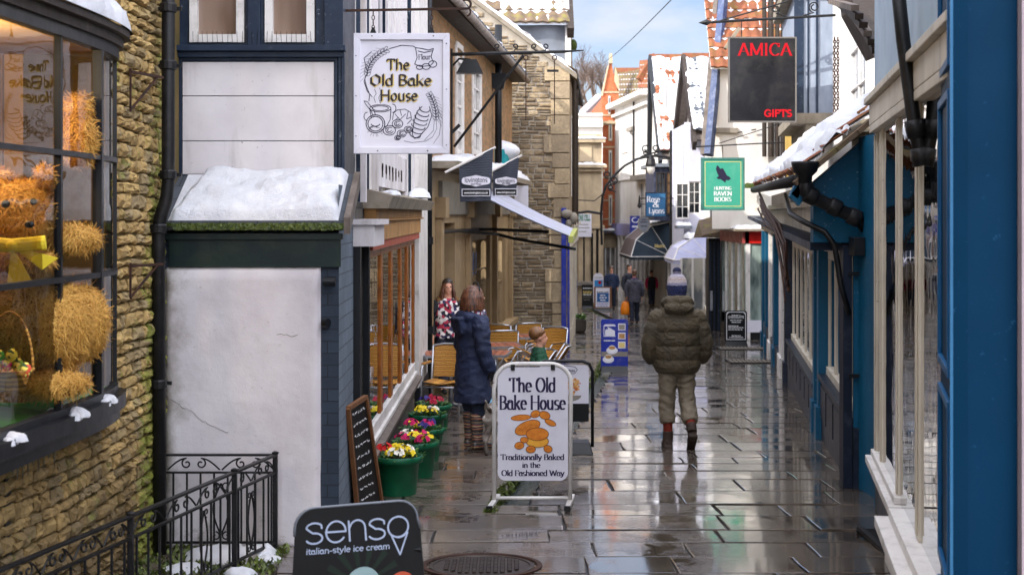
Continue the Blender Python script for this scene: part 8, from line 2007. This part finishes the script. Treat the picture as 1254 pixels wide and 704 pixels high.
P4 = simple('person in a grey wool coat walking away with an orange carrier bag', gg, 0, 1.72, 'coat', fabric('grey_wool', '4b4b58', '3c3c48'), fjean, hairmat('short_brown_hair', '4a3426', '6a4c38'), coatlen=.72, face=False,
  extra=[('collar', cloth('purple_collar', '5a2f7a'), lambda m: m.tube([(.07*math.cos(a), .075*math.sin(a), 1.475) for a in [i*.4 for i in range(17)]], .022, 8), .012)])
bg = MB(); bc_ = gg+V((-.27,.05,.80)); bg.tube([bc_+V((0,0,-.5)), bc_+V((0,0,-.46)), bc_+V((0,0,-.3)), bc_+V((0,0,-.15)), bc_+V((0,0,-.08))], [(.13,.05),(.17,.08),(.165,.07),(.13,.045),(.07,.02)], 14, up=(1,0,0))
bt = thing('carrier_bag', 'bright orange plastic carrier bag hanging from the hand of the grey coated person', 'bag', bc_-V((0,0,.5))); bg.build('bag', M('orange_plastic', 'f08a1a', .35, 'd8700f', ns=8, bs=18, bst=.6), bt, smooth=True)
m = MB(); m.tube([bc_+V((-.05,0,-.1)), bc_+V((-.015,0,.0)), bc_+V((.015,0,.0)), bc_+V((.05,0,-.1))], .008, 5); m.build('handle', bpy.data.materials['orange_plastic'], bt)
simple('man with swept back hair in a navy jumper and trousers walking towards us', V((XX(749,63),63,gz(63))), PI-.1, 1.82, 'jumper', fabric('navy_jumper', '15294a', '0f1f3a'), fjean, hairmat('grey_brown_hair', '3a2c24', '6a5648'), hair=1.08)
simple('dark haired man in a black jacket standing behind the grey coated person', V((XX(771,54),54,gz(54))), PI+.5, 1.9, 'jacket', fabric('dark_jacket', '161c2c', '0e1320'), fjean, hdark)
simple('woman in a black gilet with bright pink sleeves walking towards us', V((XX(798,67),67,gz(67))), PI, 1.62, 'gilet', fabric('black_gilet', '14141c', '0c0c12'), fjean, hdark, sleeve=fabric('pink_sleeve', 'c41f5a', 'a51548'), puff=.015, hair=1.1)
# person at the cafe entrance, half behind the pillar
gp = V((XX(543, 21.0)+.05, 21.3, gz(21.3)+.02))
def hood(m):
    for i in range(18): a = PI*.95+PI*1.1*i/17; m.ball((.14*math.cos(a), .12*math.sin(a), 1.43+.03*math.sin(i*5)), .05, 7, 5)
def hr2(m):
    m.ball((0,-.01,1.66), (.09,.1,.09), 14, 10)
    for i in range(22): a = math.radians(150+240*i/21); x, y = math.cos(a), math.sin(a); m.tube([(x*.07,y*.085,1.66),(x*.10,y*.11,1.55),(x*.115,y*.12,1.42),(x*.11,y*.13,1.3)], [.02,.026,.026,.01], 7)
simple('woman in a patterned top and dark coat with fur collar at the cafe entrance', gp, PI+.2, 1.64, 'patterned_top', cells_mat('zigzag_print', ['e0dad6','1c1a2a','b0304a','2a2a50','d8d0d0'], 26), fjean, hdark, extra=[('fur_collar', M('brown_fur', '6a4c30', .95, '8f7050', ns=20, bs=120, bst=1), hood, .012), ('long_hair', m_hairbr, hr2, .009)],
  sleeve=fabric('black_coat_sleeve', '14161f', '0d0f15'))
# ------------------------------------------------------------------ cafe furniture
CF = 'wicker cafe chairs'; TB = 'slatted cafe tables'
def make_chair(loc, rot, label):
    t = thing('cafe_chair', label, 'chair', (0,0,0), CF)
    for s in (-1, 1):
        m = MB(); m.tube([(s*.24,-.24,0),(s*.23,-.2,.44),(s*.23,-.26,.86)], .0125, 8); m.build('rear_leg', m_alu, t, smooth=True)
        m = MB(); m.tube([(s*.24,.24,0),(s*.235,.2,.62),(s*.235,.14,.66),(s*.235,-.2,.66)], .0125, 8); m.build('front_leg', m_alu, t, smooth=True)
        m = MB(); m.box(s*.235-.022, s*.235+.022, -.16, .16, .665, .685); m.build('armrest', m_wicker, t, bevel=.006)
    m = MB(); m.grid(lambda u, v: V((-.21+.42*u, -.2+.42*v, .45+.012*math.cos(u*6.28))), 8, 8); m.grid(lambda u, v: V((-.21+.42*u, .22-.42*v, .425)), 4, 4); m.build('seat', m_wicker, t)
    m = MB(); m.grid(lambda u, v: V((-.215+.43*u, -.215-.045*math.cos((u-.5)*2.6)-.05*v, .48+.38*v)), 8, 8); m.grid(lambda u, v: V((.215-.43*u, -.235-.045*math.cos((u-.5)*2.6)-.05*v, .48+.38*v)), 8, 8); m.build('backrest', m_wicker, t, smooth=True)
    m = MB(); m.tube([(-.23,-.265,.86),(-.1,-.32,.88),(.1,-.32,.88),(.23,-.265,.86)], .0125, 8); m.tube([(-.23,.21,.4),(.23,.21,.4)], .01, 6); m.build('frame_rail', m_alu, t, smooth=True)
    t.location = loc; t.rotation_euler = rot; return t
def make_table(loc, rot, label):
    t = thing('cafe_table', label, 'table', (0,0,0), TB)
    m = MB()
    for i in range(9): m.box(-.33+i*.0745, -.265+i*.0745, -.34, .34, .715, .735)
    m.build('tabletop', m_tabletop, t, bevel=.003)
    m = MB(); 
    for a, b, c, d in ((-.355,.355,-.36,-.342),(-.355,.355,.342,.36),(-.358,-.34,-.342,.342),(.342,.36,-.342,.342)): m.box(a, b, c, d, .705, .738)
    m.build('edge', m_alu, t)
    m = MB(); m.tube([(0,0,.05),(0,0,.71)], .03, 10); m.build('column', m_alu, t, smooth=True)
    for k in range(4): a = PI/4+k*PI/2; m = MB(); m.tube([(0,0,.08),(.2*math.cos(a),.2*math.sin(a),.05),(.34*math.cos(a),.34*math.sin(a),.015)], .018, 8); m.build('foot', m_alu, t, smooth=True)
    t.location = loc; t.rotation_euler = rot; return t
def at(px, Y, dz=0): return (XX(px, Y), Y, gz(Y)+dz)
ch0 = make_chair(at(545, 17.9), (0,0,2.9), 'wicker chair with its back to us behind the farthest flower pot')
tb0 = make_table(at(552, 18.9), (0,0,.1), 'slatted table partly hidden behind the woman in the navy coat')
for px, Y, r, lb, tilt in ((668, 22.5, 2.5, 'wicker chair standing just right of the boy in green', 0), (640, 20.6, 1.6, 'wicker chair tipped forward against the table left of the boy', .45), (618, 19.8, 1.8, 'wicker chair tipped forward nearest the bakery sign', .5),
        (640, 25.0, .4, 'wicker chair on the far side of the farthest table', 0), (612, 22.2, .2, 'wicker chair at the middle table against the window', 0), (622, 24.5, -.6, 'wicker chair tucked in front of the beige window pillar', 0)):
    c = copy_tree(ch0); c.location = at(px, Y, .02+(.06 if tilt else 0)); c.rotation_euler = (tilt, 0, r); c['label'] = lb
for px, Y, r, lb in ((607, 20.9, .15, 'slatted table in the middle, its top showing beside the navy coat'), (590, 19.0, -.1, 'nearest slatted table, just right of the navy coat'), (649, 23.6, .1, 'farthest slatted table, in front of the stone gable')):
    c = copy_tree(tb0); c.location = at(px, Y); c.rotation_euler = (0,0,r); c['label'] = lb

# ------------------------------------------------------------------ boards in the street
def solid_board(name, label, px0, px1, py0, py1, r, col_, deco, feet=True, tilt=.06):
    """free standing board; panel corners in photo pixels; deco(put) draws on it"""
    Yg = CZ*FX/(py1-HY-SL*FX); t = thing(name, label, 'sign', V((XX((px0+px1)/2, Yg), Yg, gz(Yg))))
    k = Yg/FX; m = MB(); m.prism([v for v in rrect(px0, py0, px1, py1-2, r, Yg)], (0,.035,0)); m.build('panel', col_, t, bevel=.003)
    if feet:
        m = MB(); m.hexa([(XX(px0,Yg),Yg-.12,gz(Yg)),(XX(px1,Yg),Yg-.12,gz(Yg)),(XX(px1,Yg),Yg+.4,gz(Yg)-.01),(XX(px0,Yg),Yg+.4,gz(Yg)-.01),(XX(px0+1,Yg),Yg-.03,gz(Yg)+.1),(XX(px1-1,Yg),Yg-.03,gz(Yg)+.1),(XX(px1-1,Yg),Yg+.2,gz(Yg)+.1),(XX(px0+1,Yg),Yg+.2,gz(Yg)+.1)]); m.build('base', m_pblack, t)
    def rect(a, b, c, d, mt, nm, lift=.002): m = MB(); A__, B__ = P(a, d, Yg), P(b, c, Yg); m.face([(A__.x,Yg-lift,A__.z),(B__.x,Yg-lift,A__.z),(B__.x,Yg-lift,B__.z),(A__.x,Yg-lift,B__.z)]); return m.build(nm, mt, t)
    def poly(pts, mt, nm, lift=.003): m = MB(); m.face([(XX(x,Yg),Yg-lift,ZZ(y,Yg)) for x, y in pts]); return m.build(nm, mt, t)
    def txt(s, px, py, cap, w, mt, style='mono', wt=.13, lift=.004): m = MB(); o = P(px, py, Yg); o.y = Yg-lift; text(m, s, o, X_, Z_, N_, cap/.72*k, style, wt, 'c', w*k); return m.build('lettering', mt, t)
    def dashes(rows, mt, lift=.004):
        m = MB(); rr = random.Random(3)
        for a, b, y, h in rows:
            x = a
            while x < b: w = rr.uniform(1.2, 3.6); A__, B__ = P(x, y+h/2, Yg), P(min(x+w, b), y-h/2, Yg); m.face([(A__.x,Yg-lift,A__.z),(B__.x,Yg-lift,A__.z),(B__.x,Yg-lift,B__.z),(A__.x,Yg-lift,B__.z)]); x += w+rr.uniform(.4,.8)
        m.build('small_print', mt, t)
    deco(rect, poly, txt, dashes); return t
circ = lambda cx, cy, rx, ry, n=18: [(cx+rx*math.cos(2*PI*i/n), cy+ry*math.sin(2*PI*i/n)) for i in range(n)]
def d1(rect, poly, txt, dashes):
    rect(736.5,768.5,430.5,436.5,m_concrete,'grey_band'); 
    poly([(740,399.5),(754,399.5),(754,411),(740,411)], m_royal, 'logo_frame', .0025); poly([(739.2,398.5),(741,397),(752,397),(753.8,398.5),(753.8,412),(739.2,412)], m_signwhite, 'logo_border', .0022)
    poly([(741,405),(744,400),(753,405),(753,411),(741,411)], m_signwhite, 'tag_logo', .0032); poly(circ(743.5,402,1.2,1.2), m_royal, 'tag_hole', .0036)
    for y in (396, 407, 418): rect(757,766,y,y+8.5,m_signwhite,'photo_border'); rect(758,765,y+1.5,y+7.5,(m_concrete, m_oakpale, m_gold)[int((y-396)/11)],'photo_print',.003)
    dashes([(739.5,753,417,1.3)], m_txtwhite)
    for cx, cy in ((749.5,427),(745,438)):
        poly(circ(cx,cy+2,7,4.5), m_signwhite, 'saucer_print', .003); poly(circ(cx,cy,4.6,4.3), m_txtwhite, 'cup_print', .0034); poly(circ(cx,cy-1.2,4,2.2), m_oakpale, 'coffee_print', .0038)
solid_board('coffee_board', 'upright royal blue board with two coffee cups and small photographs', 736, 769, 391, 455, 2.5, m_royal, d1)
def d2(rect, poly, txt, dashes):
    rect(729.5,746.5,352.5,376,m_signwhite,'poster'); rect(731,745.5,358.5,370,M('poster_blue','1f5a96',.5,bst=0),'blue_block',.004); dashes([(732,744,356.5,1.2),(735,741,361.5,1.3),(734,743,364.5,1.3),(735,742,367.5,1.3)], m_txtwhite,.006); dashes([(731,745,357.3,1.4)], m_ink,.005); dashes([(731,745,372,1),(731,745,374.5,.8)], m_royal,.006)
solid_board('poster_board', 'wood framed A-board with a white and blue poster', 727.5, 749, 351, 380, .4, bpy.data.materials['brown_frame_wood'], d2)
def d3(rect, poly, txt, dashes): 
    rect(728,738,343,356,M('poster_sky','2f86c4',.5,bst=0),'blue_print'); poly(circ(734.5,346,2,2.2), m_letterred, 'red_print', .004); dashes([(728,738,340,1)], m_concrete)
solid_board('oval_board', 'round topped white board with a blue picture behind the poster board', 726.5, 739, 334.5, 376.3, 5.5, m_signwhite, d3, feet=False)
def d4(rect, poly, txt, dashes): dashes([(714,725,353,1),(714,724,361,.9)], m_txtwhite); dashes([(714,725,357,1.2),(714,725,359,1)], m_gold); dashes([(714,725,364,.8),(715,723,367,.8)], m_concrete)
solid_board('menu_board', 'dark menu board with pale and yellow chalk lines left of the poster board', 712.5, 726, 348.5, 377.5, .4, m_black, d4)
def d5(rect, poly, txt, dashes):
    m = [(889.5,383.5),(892,381.5),(911,381.5),(913.5,384),(913.5,416),(889.5,416)]
    poly(m, m_txtwhite, 'white_border', .002); poly([(890.3,384.5),(893,382.5),(910,382.5),(912.6,385),(912.6,415.2),(890.3,415.2)], m_black, 'black_face', .003)
    txt('CHOCOLATE', 901.5, 389.5, 2.6, 19, m_txtwhite, 'mono', .14, .005); dashes([(896,907,386,1),(894,909,392,1),(896,907,394.5,1),(892,904,399,1),(892,911,401,1),(892,909,403.5,1),(896,907,411,1),(893,910,413,1)], m_txtwhite, .005)
solid_board('chalkboard', 'black rounded A-board with white chalk lettering in front of the red shop', 887.5, 915, 380, 423, 4, m_black, d5)

# ------------------------------------------------------------------ hanging signs on the right
def hang(name, label, x0, y0, x1, y1, Y, panelm, framem, fr=1.6, arm=None, loops=()):
    t = thing(name, label, 'sign', P((x0+x1)/2, y1, Y)); a, b = P(x0, y1, Y), P(x1, y0, Y)
    m = MB(); m.box(a.x, b.x, Y-.015, Y+.015, a.z, b.z); m.build('panel', panelm, t)
    m = MB(); framebox(m, x0-fr, y0-fr, x1+fr, y1+fr, fr*1.4, Y, -.03, .03); m.build('frame', framem, t)
    for lx, ly in loops: m = MB(); m.tube([P(lx, ly, Y), P(lx, y0-fr, Y)], .008, 6); m.build('hanger', m_iron, t)
    return t, Y-.0155
YM = 24.0; kM = YM/FX
t, yf2 = hang('gift_shop_sign', 'glossy dark hanging sign with red serif lettering high on the right', 893, 47, 974, 149, YM, M('painted_reflection_glass', '0c0c10', .2, '222226', ns=1.6, bst=.3, bs=3, dirt='45423c', ds=2.2, damt=.4, spec=.25), M('sign_frame_grey', '6a6560', .6, bst=0), 1.3, loops=((908,27),(957,24)))  # lighter mottling in the panel colour imitates reflections on dark glass
m = MB(); text(m, 'AMICA', P(936.5, 68.5, YM)+V((0,-.018,0)), X_, Z_, N_, 15/.72*kM, 'serif', .12, 'c', 66*kM); m.build('lettering', m_letterred, t)
m = MB(); text(m, 'GIFTS', P(952.5, 143, YM)+V((0,-.018,0)), X_, Z_, N_, 8/.72*kM, 'mono', .17, 'c', 34*kM); m.build('lettering', m_letterred, t)
br = thing('sign_bracket', 'long iron bracket with a spear tip and scrolls above the dark gift shop sign', 'bracket', P(1022, 20, YM))
m = MB(); m.tube([P(872, 27.5, YM), P(1023, 19, YM)], .022, 8); m.lathe(P(866, 27.8, YM), [(.003,-.14),(.045,-.03),(.05,0),(.015,.06),(.03,.09),(.02,.1)], 8, axis=(1,0,.05)); m.build('arm', m_iron, br)
m = MB(); m.tube([P(878, 27, YM), P(965, 2, YM)], .012, 6); m.build('stay', m_iron, br)
for cx, cy, r, s in ((997,9,7,1),(950,12,5,-1),(1016,-2,6,-1)): m = MB(); scrollpx(m, cx, cy, r, 90, 90+s*540, YM, [(cx-s*14, cy+r+4), (cx-s*6, cy+r+1)], .012); m.build('scroll', m_iron, br)
YH = 30.0; kH = YH/FX
t, yf2 = hang('bookshop_sign', 'green hanging bookshop sign with a dark bird and white capitals', 860, 195, 910, 256, YH, m_green, m_copper, 1.8, loops=((885,178),))
m = MB(); framebox(m, 863, 198, 907.5, 253, .7, YH, -.018, -.017); m.build('gold_line', m_gold, t)
bird = [(878,202.5),(880,204),(882,207),(885,206),(888,211),(890,215),(893,216.5),(895,219),(892,221),(889,220.5),(888,224),(885,221.5),(882,219.5),(879,219.5),(877,217.5),(880,216),(878,212),(876.5,207)]
m = MB(); 
for i in range(1, len(bird)-1): pass
m.face([P(x, y, YH)+V((0,-.018,0)) for x, y in bird]); m.build('bird_emblem', m_ink, t)
for s, px, py, w in (('HUNTING', 885, 232.6, 21), ('RAVEN', 885, 239.6, 22), ('BOOKS', 885, 246.6, 21)): m = MB(); text(m, s, P(px, py, YH)+V((0,-.018,0)), X_, Z_, N_, (4 if s == 'HUNTING' else 5)/.72*kH, 'serif', .15, 'c', w*kH); m.build('lettering', m_txtwhite, t)
br = thing('sign_bracket', 'thin straight bracket and stay holding the green bookshop sign', 'bracket', P(965, 175, YH)); m = MB(); m.tube([P(851, 180, YH), P(968, 174, YH)], .014, 6); m.tube([P(880, 176, YH), P(960, 150, YH)], .009, 6); m.build('arm', m_iron, br)
YR2 = 57; kR = YR2/FX
t, yf2 = hang('blue_sign', 'blue square hanging sign with white serif lettering above the navy canopy', 791, 236.5, 815, 265, YR2, M('steel_blue_sign', '2f6288', .5, '28587c', bst=0), m_navy, .8, loops=())
for s, px, py, w, cap in (('Rose', 800, 247.5, 16, 7), ('&', 803, 254, 8, 7), ('Lyons', 804, 261.5, 19, 7)): m = MB(); text(m, s, P(px, py, YR2)+V((0,-.018-.003*(s == '&'),0)), X_, Z_, N_, cap/.72*kR, 'serif', .13, 'c', w*kR); m.build('lettering', m_txtwhite, t)
m = MB(); m.tube([P(783,243,YR2), P(826,243,YR2)], .02, 6); m.tube([P(783,250,YR2), P(826,252,YR2)], .015, 6); m.lathe(P(783,252,YR2), [(.02,-.1),(.09,-.02),(.05,.1),(.02,.4)], 8); meta(m.build('sign_bracket', m_iron, loc=P(800,243,YR2)), 'short iron bracket with a finial holding the blue square sign', 'bracket')
Yo = 60
t = thing('oval_sign', 'pale oval sign hanging in front of the navy canopy', 'sign', P(788.5, 282, Yo)); m = MB(); m.prism([P(x, y, Yo) for x, y in circ(788.5, 274.5, 7, 10, 24)][::-1], (0,.05,0)); m.build('panel', m_lead, t); m = MB(); m.tube([P(788.5+7*math.cos(a), 274.5+10*math.sin(a), Yo) for a in [2*PI*i/24 for i in range(25)]], .02, 5); m.build('rim', m_concrete, t)
m = MB()
for y, w in ((269,6),(272,8),(277,8)): a, b = P(788.5-w/2, y+.5, Yo), P(788.5+w/2, y-.5, Yo); m.box(a.x, b.x, Yo-.012, Yo-.01, a.z, b.z)
m.build('lettering', m_ink, t)
Yb2 = 70
t, _ = hang('blue_shop_sign', 'tall blue shop sign with a white swoosh behind the oval sign', 772, 265, 783, 291, Yb2, m_royal, m_royal, .5)
m = MB(); pen(m, [[(778+4*math.cos(math.radians(a))-CX, HY-(269.5+3*math.sin(math.radians(a)))) for a in range(-20, 300, 20)]], (0, Yb2-.02, CZ), X_*(Yb2/FX), Z_*(Yb2/FX), N_, [(-.5,-.4),(.5,-.4),(.5,.4),(-.5,.4)]); m.box(XX(774,Yb2), XX(782,Yb2), Yb2-.02, Yb2-.018, ZZ(278.5,Yb2), ZZ(276.5,Yb2)); m.build('emblem', m_txtwhite, t)
# overhead wire
m = MB(); a, b = P(722, 86, 90), P(830, -8, 30); m.tube([a.lerp(b, i/12)-V((0,0,.25*math.sin(PI*i/12))) for i in range(13)], .012, 5); meta(m.build('overhead_wire', m_iron, loc=a), 'thin wire crossing the sky above the street', 'wire')
# basket at the blue pilaster
c = GP(955, 436); t = thing('basket', 'small wicker basket of white goods standing by the blue pilaster', 'basket', c); m = MB(); m.box(c.x-.12, c.x+.12, c.y-.1, c.y+.1, c.z, c.z+.3); m.build('bowl', m_wicker, t, bevel=.02); m = MB(); m.ball(c+V((0,0,.35)), (.11,.1,.1)); m.build('contents', m_signwhite, t)

# ------------------------------------------------------------------ bare trees on the hill
def tree(px, py, Y, h, label, seed):
    r = random.Random(seed); c = P(px, py, Y); t = thing('bare_tree', label, 'tree', c, 'bare winter trees on the hill')
    tr = MB(); br = MB()
    def grow(p, d, L, w, lv):
        q = p+d*L; (tr if lv < 1 else br).tube([p, (p+q)/2+V((r.uniform(-1,1),0,r.uniform(-1,1)))*L*.05, q], [w, w*.8, w*.6], 5 if lv < 3 else 3, cap=False)
        if lv >= 6: return
        for k in range(3 if lv < 5 else 4):
            nd = (d+V((r.gauss(0,.5), r.gauss(0,.5), r.gauss(.1,.3)))).normalized(); grow(q if k else p.lerp(q, .75), nd, L*r.uniform(.62,.85), w*.58, lv+1)
    grow(c, V((0,0,1)), h*.24, h*.022, 0)
    tr.build('trunk', m_twig, t); br.build('crown', m_twig, t)
    return t
for i, (px, py, h) in enumerate(((712,146,13),(727,142,14),(741,146,12.5),(701,148,11.5),(756,142,11),(719,148,12),(734,150,12))):
    tree(px, py, 225+i*5, h, ['bare tree directly above the brown roof', 'tallest bare tree on the hill', 'bare tree just left of the orange gable top', 'bare tree close to the left chimney', 'bare tree mostly hidden by the orange tiled roof', 'lower bare tree between the brown roof dormer and its ridge', 'lower bare tree just above the ridge of the brown roof'][i], i+5)
